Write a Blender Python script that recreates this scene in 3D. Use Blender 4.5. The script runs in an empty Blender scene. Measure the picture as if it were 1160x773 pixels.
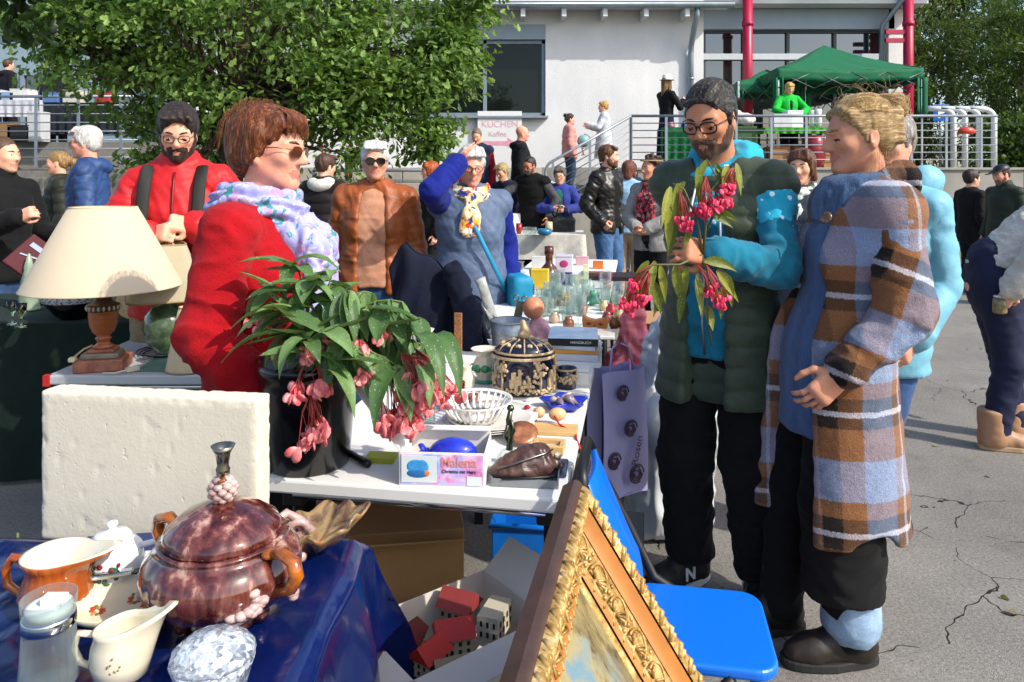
import bpy, bmesh, math, random
import numpy as np
from mathutils import Vector, Matrix, Euler
C = bpy.context.scene.collection
SC = bpy.context.scene
rad = math.radians
PI = math.pi
random.seed(7)
RNG = np.random.default_rng(11)

# ------------------------------------------------------------------ camera
CAM_H = 1.46
FPX = 838.0          # focal length in photo pixels (photo is 1160 wide)
HOR = 200.0          # photo row of the horizon
cam_d = bpy.data.cameras.new('camera')
cam = bpy.data.objects.new('camera', cam_d)
C.objects.link(cam)
cam.location = (0, 0, CAM_H)
cam.rotation_euler = (rad(90), 0, 0)
cam_d.sensor_width = 36.0
cam_d.lens = FPX / 1160 * 36.0
cam_d.shift_y = -(386.5 - HOR) / 1160
cam_d.clip_start = 0.05
cam_d.clip_end = 3000
SC.camera = cam

# ------------------------------------------------------------------ sky, sun, exposure
SUN = Vector((0.80, -0.52, 0.80)).normalized()
w = bpy.data.worlds.new('World'); SC.world = w
w.use_nodes = True
nt = w.node_tree
sky = nt.nodes.new('ShaderNodeTexSky')
sky.sky_type = 'NISHITA'
sky.sun_disc = False
sky.sun_elevation = math.asin(SUN.z)
sky.sun_rotation = math.atan2(SUN.x, SUN.y)
sky.air_density = 1.0; sky.dust_density = 2.0; sky.ozone_density = 1.0
nt.links.new(sky.outputs[0], nt.nodes['Background'].inputs[0])
nt.nodes['Background'].inputs[1].default_value = 0.15
ld = bpy.data.lights.new('sun', 'SUN')
ld.energy = 2.8; ld.angle = rad(0.53); ld.color = (1.0, 0.94, 0.85)
sun = bpy.data.objects.new('sun', ld); C.objects.link(sun)
sun.rotation_euler = SUN.to_track_quat('Z', 'Y').to_euler()
sun.location = (6, -4, 8)
vs = SC.view_settings
vs.view_transform = 'Standard'; vs.look = 'None'; vs.exposure = 0.88; vs.gamma = 1.0
vs.use_curve_mapping = False
SC.render.engine = 'CYCLES'
SC.cycles.use_denoising = True
SC.cycles.max_bounces = 10; SC.cycles.transparent_max_bounces = 32
SC.cycles.caustics_reflective = False; SC.cycles.caustics_refractive = False
SC.cycles.sample_clamp_indirect = 6.0

def W(px, py, y):
    """world point that sits at depth y on the ray of photo pixel px,py"""
    return Vector(((px - 580) / FPX * y, y, CAM_H - (py - HOR) / FPX * y))
def G(px, py, z=0.0):
    """world point on the horizontal plane z seen at photo pixel px,py"""
    return W(px, py, FPX * (CAM_H - z) / (py - HOR))

# ------------------------------------------------------------------ materials
MATS = {}
def srgb(h):
    if isinstance(h, str):
        h = h.lstrip('#'); v = [int(h[i:i + 2], 16) / 255 for i in (0, 2, 4)]
    else:
        v = h; return (v[0], v[1], v[2], 1)
    return tuple((x / 12.92 if x <= .04045 else ((x + .055) / 1.055) ** 2.4) for x in v) + (1,)
def newmat(name):
    m = bpy.data.materials.new(name); m.use_nodes = True
    n = m.node_tree
    return m, n, n.nodes['Principled BSDF']
def nd(n, t, **kw):
    x = n.nodes.new(t)
    for k, v in kw.items():
        if k in x.inputs.keys() if isinstance(k, str) else False: x.inputs[k].default_value = v
        else: setattr(x, k, v)
    return x
def coords(n, scale=(1, 1, 1), attr=None, rot=(0, 0, 0)):
    mp = n.nodes.new('ShaderNodeMapping'); mp.inputs['Scale'].default_value = scale
    mp.inputs['Rotation'].default_value = rot
    if attr:
        a = n.nodes.new('ShaderNodeAttribute'); a.attribute_name = attr
        n.links.new(a.outputs['Vector'], mp.inputs[0])
    else:
        tc = n.nodes.new('ShaderNodeTexCoord')
        n.links.new(tc.outputs['Object'], mp.inputs[0])
    return mp.outputs[0]
def noise(n, vec, scale, detail=3, rough=.55, dist=0):
    t = n.nodes.new('ShaderNodeTexNoise'); t.inputs['Scale'].default_value = scale
    t.inputs['Detail'].default_value = detail; t.inputs['Roughness'].default_value = rough
    t.inputs['Distortion'].default_value = dist
    n.links.new(vec, t.inputs['Vector']); return t.outputs['Fac']
def ramp(n, fac, stops, interp='LINEAR'):
    r = n.nodes.new('ShaderNodeValToRGB'); e = r.color_ramp.elements
    r.color_ramp.interpolation = interp
    while len(e) < len(stops): e.new(.5)
    for i, (p, c) in enumerate(stops):
        e[i].position = p; e[i].color = srgb(c) if not isinstance(c, (int, float)) else (c, c, c, 1)
    n.links.new(fac, r.inputs[0]); return r.outputs[0]
def mixc(n, fac, a, b, mode='MIX'):
    x = n.nodes.new('ShaderNodeMix'); x.data_type = 'RGBA'; x.blend_type = mode
    if hasattr(fac, 'is_linked'): n.links.new(fac, x.inputs[0])
    else: x.inputs[0].default_value = fac
    for v, i in ((a, 6), (b, 7)):
        if hasattr(v, 'is_linked'): n.links.new(v, x.inputs[i])
        else: x.inputs[i].default_value = srgb(v)
    return x.outputs[2]
def math_(n, op, a, b=0.0, c=None, clamp=False):
    x = n.nodes.new('ShaderNodeMath'); x.operation = op; x.use_clamp = clamp
    for i, v in enumerate((a, b, c)):
        if v is None: continue
        if hasattr(v, 'is_linked'): n.links.new(v, x.inputs[i])
        else: x.inputs[i].default_value = v
    return x.outputs[0]
def bumpn(n, h, b, strength=.3, dist=.004):
    x = n.nodes.new('ShaderNodeBump'); x.inputs['Strength'].default_value = strength
    x.inputs['Distance'].default_value = dist
    n.links.new(h, x.inputs['Height']); n.links.new(x.outputs[0], b.inputs['Normal']); return x
def pb(b, rough=.6, metal=0., spec=.5, coat=0., trans=0., ior=1.45, sheen=0., sss=0., alpha=1.):
    b.inputs['Roughness'].default_value = rough; b.inputs['Metallic'].default_value = metal
    b.inputs['Specular IOR Level'].default_value = spec; b.inputs['Coat Weight'].default_value = coat
    b.inputs['Coat Roughness'].default_value = .06
    b.inputs['Transmission Weight'].default_value = trans; b.inputs['IOR'].default_value = ior
    b.inputs['Sheen Weight'].default_value = sheen; b.inputs['Alpha'].default_value = alpha
    if sss:
        b.inputs['Subsurface Weight'].default_value = sss
        b.inputs['Subsurface Radius'].default_value = (.012, .005, .003)
        b.inputs['Subsurface Scale'].default_value = 1.0
def mat(col, rough=.6, var=.18, vs=9., bump=.15, bs=60., bd=.003, scale=(1, 1, 1), col2=None, key=None, **kw):
    """general purpose: base colour broken up by noise, fine bump"""
    k = key or str((col, rough, var, vs, bump, bs, bd, scale, col2, tuple(kw.items())))
    if k in MATS: return MATS[k]
    m, n, b = newmat('m_%d' % len(MATS)); MATS[k] = m
    pb(b, rough, **kw)
    v = coords(n, scale)
    c = srgb(col)
    if col2 is None:
        lo = tuple(x * (1 - var) for x in c[:3]); hi = tuple(min(1, x * (1 + var * .7)) for x in c[:3])
    else: lo, hi = c[:3], srgb(col2)[:3]
    f = noise(n, v, vs, 4, .6)
    n.links.new(ramp(n, f, ((.3, lo), (.7, hi))), b.inputs['Base Color'])
    if bump: bumpn(n, noise(n, v, bs, 3, .6), b, bump, bd)
    return m
def cloth(col, scale=260., var=.2, rough=.85, bump=.35, sheen=.03, vs=14., bd=.0015):
    k = 'cl' + str((col, scale, var, rough, bump, vs))
    if k in MATS: return MATS[k]
    m, n, b = newmat('fabric_%d' % len(MATS)); MATS[k] = m
    pb(b, rough, sheen=sheen, spec=.25)
    v = coords(n); c = srgb(col)
    lo = tuple(x * (1 - var) for x in c[:3]); hi = tuple(min(1, x * (1 + var)) for x in c[:3])
    f = noise(n, v, vs, 5, .65)
    g = noise(n, v, scale, 2, .7)
    a = ramp(n, f, ((.3, lo), (.7, hi)))
    a = mixc(n, .28, a, ramp(n, g, ((.35, (.25, .25, .25)), (.65, (1, 1, 1)))), 'MULTIPLY')
    n.links.new(a, b.inputs['Base Color'])
    h = math_(n, 'ADD', math_(n, 'MULTIPLY', noise(n, v, 30, 4, .6), 2.0), g)
    bumpn(n, h, b, bump, bd * 2)
    return m
def denim(col='#3d5a80'):
    k = 'denim' + col
    if k in MATS: return MATS[k]
    m, n, b = newmat('denim_%d' % len(MATS)); MATS[k] = m
    pb(b, .85, sheen=.1, spec=.2); v = coords(n)
    c = srgb(col)[:3]
    a = ramp(n, noise(n, v, 7, 5, .7), ((.3, tuple(x * .6 for x in c)), (.72, tuple(min(1, x * 1.6) for x in c))))
    g = noise(n, coords(n, (1, 1, .25)), 420, 2, .7)
    n.links.new(mixc(n, .3, a, ramp(n, g, ((.3, .2), (.7, 1.0))), 'MULTIPLY'), b.inputs['Base Color'])
    bumpn(n, noise(n, v, 40, 4, .7), b, .5, .004); return m
def skin(col='#d9a184'):
    k = 'skin' + col
    if k in MATS: return MATS[k]
    m, n, b = newmat('skin_%d' % len(MATS)); MATS[k] = m
    pb(b, .5, sss=.12, spec=.4); v = coords(n); c = srgb(col)[:3]
    f = noise(n, v, 22, 5, .6)
    red = (min(1, c[0] * 1.02), c[1] * .80, c[2] * .74)
    a = ramp(n, f, ((.32, red), (.62, c)))
    s = noise(n, v, 260, 2, .6)
    n.links.new(mixc(n, .18, a, ramp(n, s, ((.35, .45), (.6, 1.0))), 'MULTIPLY'), b.inputs['Base Color'])
    bumpn(n, noise(n, v, 190, 4, .65), b, .25, .0015); return m
def hairm(col, col2=None, scale=125., ax=2):
    k = 'hair' + col + str(col2) + str(ax)
    if k in MATS: return MATS[k]
    m, n, b = newmat('hair_%d' % len(MATS)); MATS[k] = m
    pb(b, .48, spec=.35, sheen=.05); c = srgb(col)[:3]
    c2 = srgb(col2)[:3] if col2 else tuple(min(1, x * 1.9 + .01) for x in c)
    v = coords(n, (1, 1, .18) if ax == 2 else (1, .16, 1))
    f = noise(n, v, scale, 4, .7, .6)
    n.links.new(ramp(n, f, ((.28, tuple(x * .55 for x in c)), (.5, c), (.75, c2))), b.inputs['Base Color'])
    bumpn(n, f, b, .6, .004); return m
def glaze(col, rough=.12, var=.08, vs=6, **kw):
    return mat(col, rough, var, vs, .04, 25, .004, coat=.6, **kw)
def metal(col='#b8bcc0', rough=.3, var=.15):
    return mat(col, rough, var, 14, .05, 90, .002, metal=1.)
def thinglass(col='#f2f8f6', tint=.03):
    kk = 'thin' + col
    if kk in MATS: return MATS[kk]
    m, n, b = newmat('glass_%d' % len(MATS)); MATS[kk] = m; pb(b, .05, spec=.8); b.inputs['Base Color'].default_value = (.50, .54, .55, 1)
    tr = n.nodes.new('ShaderNodeBsdfTransparent'); tr.inputs[0].default_value = srgb(col)
    lw = n.nodes.new('ShaderNodeLayerWeight'); lw.inputs[0].default_value = .42
    f = math_(n, 'ADD', math_(n, 'MULTIPLY', lw.outputs['Facing'], .42), tint, clamp=True)
    mx = n.nodes.new('ShaderNodeMixShader'); n.links.new(f, mx.inputs[0]); n.links.new(tr.outputs[0], mx.inputs[1]); n.links.new(b.outputs[0], mx.inputs[2])
    n.links.new(mx.outputs[0], n.nodes['Material Output'].inputs['Surface']); return m
def glass(col='#ffffff', rough=0.02, ior=1.46, k='g'):
    kk = 'glass' + col + str(rough)
    if kk in MATS: return MATS[kk]
    m, n, b = newmat('glass_%d' % len(MATS)); MATS[kk] = m
    pb(b, rough, trans=1., ior=ior); b.inputs['Base Color'].default_value = srgb(col); return m
def leafm(lo, hi, back=None, rough=.45, trans=.3, spots=False, key=None):
    k = 'leaf' + lo + hi + str(spots)
    if k in MATS: return MATS[k]
    m, n, b = newmat('leaf_%d' % len(MATS)); MATS[k] = m
    pb(b, rough, spec=.35)
    g = n.nodes.new('ShaderNodeNewGeometry')
    a = ramp(n, g.outputs['Random Per Island'], ((0, lo), (1, hi)))
    v = coords(n)
    a = mixc(n, .45, a, ramp(n, noise(n, v, 30, 3, .6), ((.3, .35), (.7, 1.15))), 'MULTIPLY')
    if spots:
        vo = n.nodes.new('ShaderNodeTexVoronoi'); vo.inputs['Scale'].default_value = 130
        n.links.new(v, vo.inputs['Vector'])
        a = mixc(n, math_(n, 'LESS_THAN', vo.outputs['Distance'], .2), a, '#b9c4a4')
    n.links.new(a, b.inputs['Base Color'])
    tr = n.nodes.new('ShaderNodeBsdfTranslucent'); n.links.new(mixc(n, .35, a, '#9fd03a', 'MIX'), tr.inputs['Color'])
    mx = n.nodes.new('ShaderNodeMixShader'); mx.inputs[0].default_value = trans
    n.links.new(b.outputs[0], mx.inputs[1]); n.links.new(tr.outputs[0], mx.inputs[2])
    n.links.new(mx.outputs[0], n.nodes['Material Output'].inputs['Surface'])
    return m

# ------------------------------------------------------------------ scene objects
def tag(o, label=None, cat=None, group=None, kind=None):
    if label: o['label'] = label
    if cat: o['category'] = cat
    if group: o['group'] = group
    if kind: o['kind'] = kind
    return o
def thing(name, label, cat, loc=(0, 0, 0), rz=0., group=None):
    o = bpy.data.objects.new(name, None); C.objects.link(o)
    o.location = loc; o.rotation_euler = (0, 0, rz); o.empty_display_size = .05
    return tag(o, label, cat, group)
def copy_tree(o, parent=None):
    c = o.copy(); C.objects.link(c); c.parent = parent
    for ch in list(o.children): copy_tree(ch, c)
    return c
def rotm(rx=0, ry=0, rz=0):
    return np.array(Euler((rx, ry, rz)).to_matrix())
def vnoise(P, seed=0):
    """trilinear value noise in [0,1]"""
    P = np.asarray(P, dtype=np.float64); i = np.floor(P).astype(np.int64); f = P - i
    f = f * f * (3 - 2 * f); r = 0
    def h(a, b, c):
        n = (a * 374761393 + b * 668265263 + c * 2147483647 + seed * 974711) & 0xffffffff
        n = ((n ^ (n >> 13)) * 1274126177) & 0xffffffff
        return ((n ^ (n >> 16)) & 0xffff) / 65535.
    for dx in (0, 1):
        for dy in (0, 1):
            for dz in (0, 1):
                r = r + h(i[:, 0] + dx, i[:, 1] + dy, i[:, 2] + dz) * (f[:, 0] if dx else 1 - f[:, 0]) * \
                    (f[:, 1] if dy else 1 - f[:, 1]) * (f[:, 2] if dz else 1 - f[:, 2])
    return r
def mesh_np(name, V, F, mats, parent=None, smooth=True, mi=None, attrs=None):
    """V Nx3, F MxK numpy -> linked object"""
    me = bpy.data.meshes.new(name)
    V = np.asarray(V, np.float32); F = np.asarray(F, np.int32)
    me.vertices.add(len(V)); me.vertices.foreach_set('co', V.ravel())
    k = F.shape[1]
    me.loops.add(F.size); me.loops.foreach_set('vertex_index', F.ravel())
    me.polygons.add(len(F)); me.polygons.foreach_set('loop_start', np.arange(0, F.size, k, dtype=np.int32))
    me.polygons.foreach_set('loop_total', np.full(len(F), k, np.int32))
    if smooth: me.polygons.foreach_set('use_smooth', np.ones(len(F), bool))
    for m in (mats if isinstance(mats, (list, tuple)) else [mats]): me.materials.append(m)
    if mi is not None: me.polygons.foreach_set('material_index', np.asarray(mi, np.int32))
    me.update(calc_edges=True)
    for a, d in (attrs or {}).items():
        at = me.attributes.new(a, 'FLOAT_VECTOR', 'POINT'); at.data.foreach_set('vector', np.asarray(d, np.float32).ravel())
    o = bpy.data.objects.new(name, me); C.objects.link(o); o.parent = parent
    return o

class MB:
    """collects shapes, links them as ONE mesh object"""
    def __init__(s): s.v = []; s.f = []; s.m = []; s.s = []
    def add(s, vs_, fs, m=0, smooth=False):
        o = len(s.v); s.v += [tuple(map(float, p)) for p in vs_]
        for f in fs: s.f.append([i + o for i in f]); s.m.append(m); s.s.append(smooth)
        return s
    def box(s, c, d, rot=None, m=0, taper=1.0):
        hx, hy, hz = d[0] / 2, d[1] / 2, d[2] / 2
        P = np.array([(x * (taper if z > 0 else 1), y * (taper if z > 0 else 1), z) for z in (-hz, hz) for x, y in ((-hx, -hy), (hx, -hy), (hx, hy), (-hx, hy))])
        if rot is not None: P = P @ (rot if hasattr(rot, 'shape') else rotm(*rot)).T
        return s.add(P + np.array(c), [(3, 2, 1, 0), (4, 5, 6, 7), (0, 1, 5, 4), (1, 2, 6, 5), (2, 3, 7, 6), (3, 0, 4, 7)], m)
    def slab(s, quad, th, m=0):
        """quad: four 3d points of the top, thickness downwards"""
        q = [Vector(p) for p in quad]; n = (q[1] - q[0]).cross(q[3] - q[0]).normalized()
        b = [p - n * th for p in q]
        return s.add(b + q, [(3, 2, 1, 0), (4, 5, 6, 7), (0, 1, 5, 4), (1, 2, 6, 5), (2, 3, 7, 6), (3, 0, 4, 7)], m)
    def lathe(s, prof, c=(0, 0, 0), n=40, m=0, rot=None, mod=None, cap=True, sx=1., sy=1., zm=None):
        vs_, fs = [], []
        for (r, z) in prof:
            for i in range(n):
                a = 2 * PI * i / n; rr = r * (mod(a, z) if mod else 1)
                vs_.append((rr * math.cos(a) * sx, rr * math.sin(a) * sy, z + (zm(a, z) if zm else 0)))
        for j in range(len(prof) - 1):
            for i in range(n):
                fs.append((j * n + i, j * n + (i + 1) % n, (j + 1) * n + (i + 1) % n, (j + 1) * n + i))
        if cap:
            if prof[0][0] > 1e-4: fs.append(tuple(range(n - 1, -1, -1)))
            if prof[-1][0] > 1e-4: fs.append(tuple((len(prof) - 1) * n + i for i in range(n)))
        P = np.array(vs_)
        if rot is not None: P = P @ (rot if hasattr(rot, 'shape') else rotm(*rot)).T
        return s.add(P + np.array(c), fs, m, True)
    def tube(s, path, r, n=10, m=0, closed=False, flat=1.0, up=None):
        pts = [Vector(p) for p in path]; N = len(pts)
        rs = r if isinstance(r, (list, tuple, np.ndarray)) else [r] * N
        vs_, fs = [], []; ref = Vector(up) if up else None
        for i, p in enumerate(pts):
            a = pts[(i - 1) % N] if closed or i else p
            b = pts[(i + 1) % N] if closed or i < N - 1 else p
            t = (b - a).normalized()
            if ref is None: ref = Vector((0, 0, 1)) if abs(t.z) < .9 else Vector((1, 0, 0))
            x = (ref - t * ref.dot(t)); x = x.normalized() if x.length > 1e-5 else t.orthogonal().normalized(); y = t.cross(x)
            if not up: ref = x
            for k in range(n):
                an = 2 * PI * k / n
                vs_.append(p + x * (math.cos(an) * rs[i]) * flat + y * (math.sin(an) * rs[i]))
        L = N if closed else N - 1
        for i in range(L):
            for k in range(n):
                fs.append((i * n + k, i * n + (k + 1) % n, ((i + 1) % N) * n + (k + 1) % n, ((i + 1) % N) * n + k))
        if not closed:
            fs.append(tuple(range(n - 1, -1, -1))); fs.append(tuple((N - 1) * n + k for k in range(n)))
        return s.add(vs_, fs, m, True)
    def ball(s, c, r, n=14, m=0, rot=None):
        if not isinstance(r, (list, tuple)): r = (r, r, r)
        vs_, fs = [], []; k = max(5, n // 2)
        for j in range(k + 1):
            th = PI * j / k
            for i in range(n):
                a = 2 * PI * i / n
                vs_.append((r[0] * math.sin(th) * math.cos(a), r[1] * math.sin(th) * math.sin(a), -r[2] * math.cos(th)))
        for j in range(k):
            for i in range(n): fs.append((j * n + i, j * n + (i + 1) % n, (j + 1) * n + (i + 1) % n, (j + 1) * n + i))
        P = np.array(vs_)
        if rot is not None: P = P @ (rot if hasattr(rot, 'shape') else rotm(*rot)).T
        return s.add(P + np.array(c), fs, m, True)
    def surf(s, fn, nu, nv, m=0, smooth=True, closed_u=False):
        vs_ = [fn(i / (nu if closed_u else nu - 1), j / (nv - 1)) for j in range(nv) for i in range(nu)]; fs = []
        for j in range(nv - 1):
            for i in range(nu if closed_u else nu - 1):
                a = j * nu + i; b = j * nu + (i + 1) % nu
                fs.append((a, b, b + nu, a + nu))
        return s.add(vs_, fs, m, smooth)
    def prism(s, poly, h, c=(0, 0, 0), rot=None, m=0):
        """polygon in xy extruded by h in z"""
        n = len(poly); P = np.array([(x, y, 0) for x, y in poly] + [(x, y, h) for x, y in poly], float)
        if rot is not None: P = P @ (rot if hasattr(rot, 'shape') else rotm(*rot)).T
        return s.add(P + np.array(c), [tuple(range(n - 1, -1, -1)), tuple(range(n, 2 * n))] + [(i, (i + 1) % n, n + (i + 1) % n, n + i) for i in range(n)], m)
    def build(s, name, mats, parent=None, bevel=0, seg=2, solid=0, subsurf=0):
        me = bpy.data.meshes.new(name); me.from_pydata(s.v, [], s.f)
        for x in (mats if isinstance(mats, (list, tuple)) else [mats]): me.materials.append(x)
        me.polygons.foreach_set('material_index', s.m); me.polygons.foreach_set('use_smooth', s.s)
        me.validate(); me.update()
        o = bpy.data.objects.new(name, me); C.objects.link(o); o.parent = parent
        if solid:
            md = o.modifiers.new('solid', 'SOLIDIFY'); md.thickness = solid; md.offset = 0
        if bevel:
            md = o.modifiers.new('bevel', 'BEVEL'); md.width = bevel; md.segments = seg; md.limit_method = 'ANGLE'; md.angle_limit = rad(40)
        if subsurf:
            md = o.modifiers.new('sub', 'SUBSURF'); md.levels = subsurf; md.render_levels = subsurf
        return o
def curve_mesh(name, cu, parent):
    o = bpy.data.objects.new(name, cu); C.objects.link(o); bpy.context.view_layer.update()
    me = bpy.data.meshes.new_from_object(o.evaluated_get(bpy.context.evaluated_depsgraph_get())); bpy.data.objects.remove(o)
    o = bpy.data.objects.new(name, me); C.objects.link(o); o.parent = parent; return o
def text_obj(name, body, size, m, parent, loc, rot, extrude=.0004, align='CENTER', bold=0.):
    cu = bpy.data.curves.new(name, 'FONT'); cu.body = body; cu.size = size; cu.extrude = extrude
    cu.align_x = align; cu.align_y = 'CENTER'; cu.offset = bold; cu.materials.append(m)
    o = bpy.data.objects.new(name, cu); C.objects.link(o); o.parent = parent
    bpy.context.view_layer.update()
    me = bpy.data.meshes.new_from_object(o.evaluated_get(bpy.context.evaluated_depsgraph_get()))
    bpy.data.objects.remove(o); o = bpy.data.objects.new(name, me); C.objects.link(o); o.parent = parent
    o.location = loc; o.rotation_euler = rot; return o

# ------------------------------------------------------------------ smooth-blended solids meshed with surface nets
def A3(p): return np.array(p, dtype=np.float64)
class Solid:
    def __init__(s, k=.02): s.p = []; s.k = k; s.cuts = []
    def cap(s, a, b, ra, rb=None, m=0, k=None, sub=False):
        s.p.append(('c', A3(a), A3(b), ra, ra if rb is None else rb, s.k if k is None else k, sub, m)); return s
    def flat(s, a, b, ra, rb, nrm, f, m=0, k=None, sub=False):
        nrm = A3(nrm); nrm = nrm / np.linalg.norm(nrm)
        s.p.append(('f', A3(a), A3(b), ra, rb, s.k if k is None else k, sub, m, nrm, f)); return s
    def ell(s, c, r, R=None, m=0, k=None, sub=False):
        if not hasattr(r, '__len__'): r = (r, r, r)
        s.p.append(('e', A3(c), A3(r), np.eye(3) if R is None else np.asarray(R), 0, s.k if k is None else k, sub, m)); return s
    def box(s, c, h, R=None, r=.004, m=0, k=None, sub=False):
        s.p.append(('b', A3(c), A3(h), np.eye(3) if R is None else np.asarray(R), r, s.k if k is None else k, sub, m)); return s
    def cut(s, n, pt):
        """remove everything on the side n points to, beyond pt"""
        n = A3(n); n = n / np.linalg.norm(n); s.cuts.append((n, float(n @ A3(pt)))); return s
    @staticmethod
    def dist(p, P):
        t = p[0]
        if t in 'cf':
            a, b = p[1], p[2]; ba = b - a; L = max(float(ba @ ba), 1e-12)
            pa = P - a; h = np.clip(pa @ ba / L, 0, 1); v = pa - h[..., None] * ba
            r = p[3] + (p[4] - p[3]) * h
            if t == 'c': return np.sqrt((v * v).sum(-1)) - r
            n, f = p[8], p[9]; vn = v @ n; q = v + n * (vn * (f - 1))[..., None]
            l = np.sqrt((q * q).sum(-1)) + 1e-9
            return (l - r) / (1 + (f - 1) * np.abs(vn) * f / l)
        q = (P - p[1]) @ p[3]
        if t == 'e':
            r = p[2]; k0 = np.sqrt(((q / r) ** 2).sum(-1)); k1 = np.sqrt(((q / (r * r)) ** 2).sum(-1))
            return k0 * (k0 - 1) / np.maximum(k1, 1e-6)
        d = np.abs(q) - (p[2] - p[4])
        return np.sqrt((np.maximum(d, 0) ** 2).sum(-1)) + np.minimum(d.max(-1), 0) - p[4]
    @staticmethod
    def bounds(p):
        if p[0] in 'cf':
            r = max(p[3], p[4]); return np.minimum(p[1], p[2]) - r, np.maximum(p[1], p[2]) + r
        e = np.abs(p[3]) @ p[2] if p[0] == 'b' else np.sqrt((p[3] ** 2) @ (p[2] ** 2))
        return p[1] - e, p[1] + e
    def mesh(s, name, mats, parent=None, h=.01, smooth=2, disp=None, attrs=True):
        lo = np.min([s.bounds(p)[0] for p in s.p if not p[6]], 0) - 3 * h
        hi = np.max([s.bounds(p)[1] for p in s.p if not p[6]], 0) + 3 * h
        n = np.ceil((hi - lo) / h).astype(int) + 1
        F = np.full(n, 1.0, np.float32); ax = [lo[i] + h * np.arange(n[i]) for i in range(3)]
        for p in s.p:
            b0, b1 = s.bounds(p); mg = p[5] + 2.5 * h
            i0 = np.maximum(np.floor((b0 - mg - lo) / h).astype(int), 0); i1 = np.minimum(np.ceil((b1 + mg - lo) / h).astype(int) + 1, n)
            if (i1 <= i0).any(): continue
            sl = tuple(slice(a, b) for a, b in zip(i0, i1))
            P = np.stack(np.meshgrid(*[ax[i][sl[i]] for i in range(3)], indexing='ij'), -1)
            d = s.dist(p, P).astype(np.float32); f = F[sl]; k = max(p[5], 1e-5)
            if p[6]:
                d = -d; q = np.maximum(k - np.abs(f - d), 0) / k; F[sl] = np.maximum(f, d) + q * q * k * .25
            else:
                q = np.maximum(k - np.abs(f - d), 0) / k; F[sl] = np.minimum(f, d) - q * q * k * .25
        if s.cuts:
            X = np.stack(np.meshgrid(*ax, indexing='ij'), -1).astype(np.float32)
            for nn, o in s.cuts: F = np.maximum(F, X @ nn.astype(np.float32) - o)
        F[0] = F[-1] = 1; F[:, 0] = F[:, -1] = 1; F[:, :, 0] = F[:, :, -1] = 1
        V, Q = surfnet(F, lo, h)
        if len(V) == 0: raise ValueError('empty solid ' + name)
        E = np.concatenate([Q[:, [0, 1]], Q[:, [1, 2]], Q[:, [2, 3]], Q[:, [3, 0]]])
        def avg(X):
            cnt = np.bincount(E.ravel(), minlength=len(V)).astype(float)
            out = np.empty_like(X)
            for c in range(X.shape[1]):
                out[:, c] = np.bincount(E[:, 0], X[E[:, 1], c], len(V)) + np.bincount(E[:, 1], X[E[:, 0], c], len(V))
            return out / np.maximum(cnt, 1)[:, None]
        for i in range(smooth): V = V * .45 + avg(V) * .55
        pos = [p for p in s.p if not p[6]]
        best = np.full(len(V), 9.); win = np.zeros(len(V), int)
        for i, p in enumerate(pos):
            d = s.dist(p, V); q = d < best; best[q] = d[q]; win[q] = i
        mid = np.array([p[7] for p in pos])
        LC = np.zeros((len(V), 3))
        for i, p in enumerate(pos):
            q = win == i
            if not q.any() or p[0] not in 'cf': continue
            ba = p[2] - p[1]; L = np.linalg.norm(ba) + 1e-9; t = ba / L; v = V[q] - p[1]
            x = np.array([0, 0, 1.]) if abs(t[2]) < .8 else np.array([0, -1., 0]); x = x - t * (x @ t); x /= np.linalg.norm(x); y = np.cross(t, x)
            LC[q, 0] = v @ t; LC[q, 1] = np.arctan2(v @ y, v @ x); LC[q, 2] = i
        if disp:
            fn = np.cross(V[Q[:, 2]] - V[Q[:, 0]], V[Q[:, 3]] - V[Q[:, 1]]); N = np.zeros_like(V)
            for c in range(4):
                for a in range(3): N[:, a] += np.bincount(Q[:, c], fn[:, a], len(V))
            N /= np.linalg.norm(N, axis=1)[:, None] + 1e-12
            D = np.asarray(disp(V, LC, N))
            if D.ndim == 1:
                D = avg(D[:, None])[:, 0] * .6 + D * .4
                V = V + N * D[:, None]
            else: V = V + D
        mi = mid[win][Q]; mi = np.where((mi[:, 0] == mi[:, 1]) | (mi[:, 0] == mi[:, 2]), mi[:, 0], mi[:, 2])
        return mesh_np(name, V, Q, mats, parent, True, mi, {'lc': LC} if attrs else None)
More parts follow.
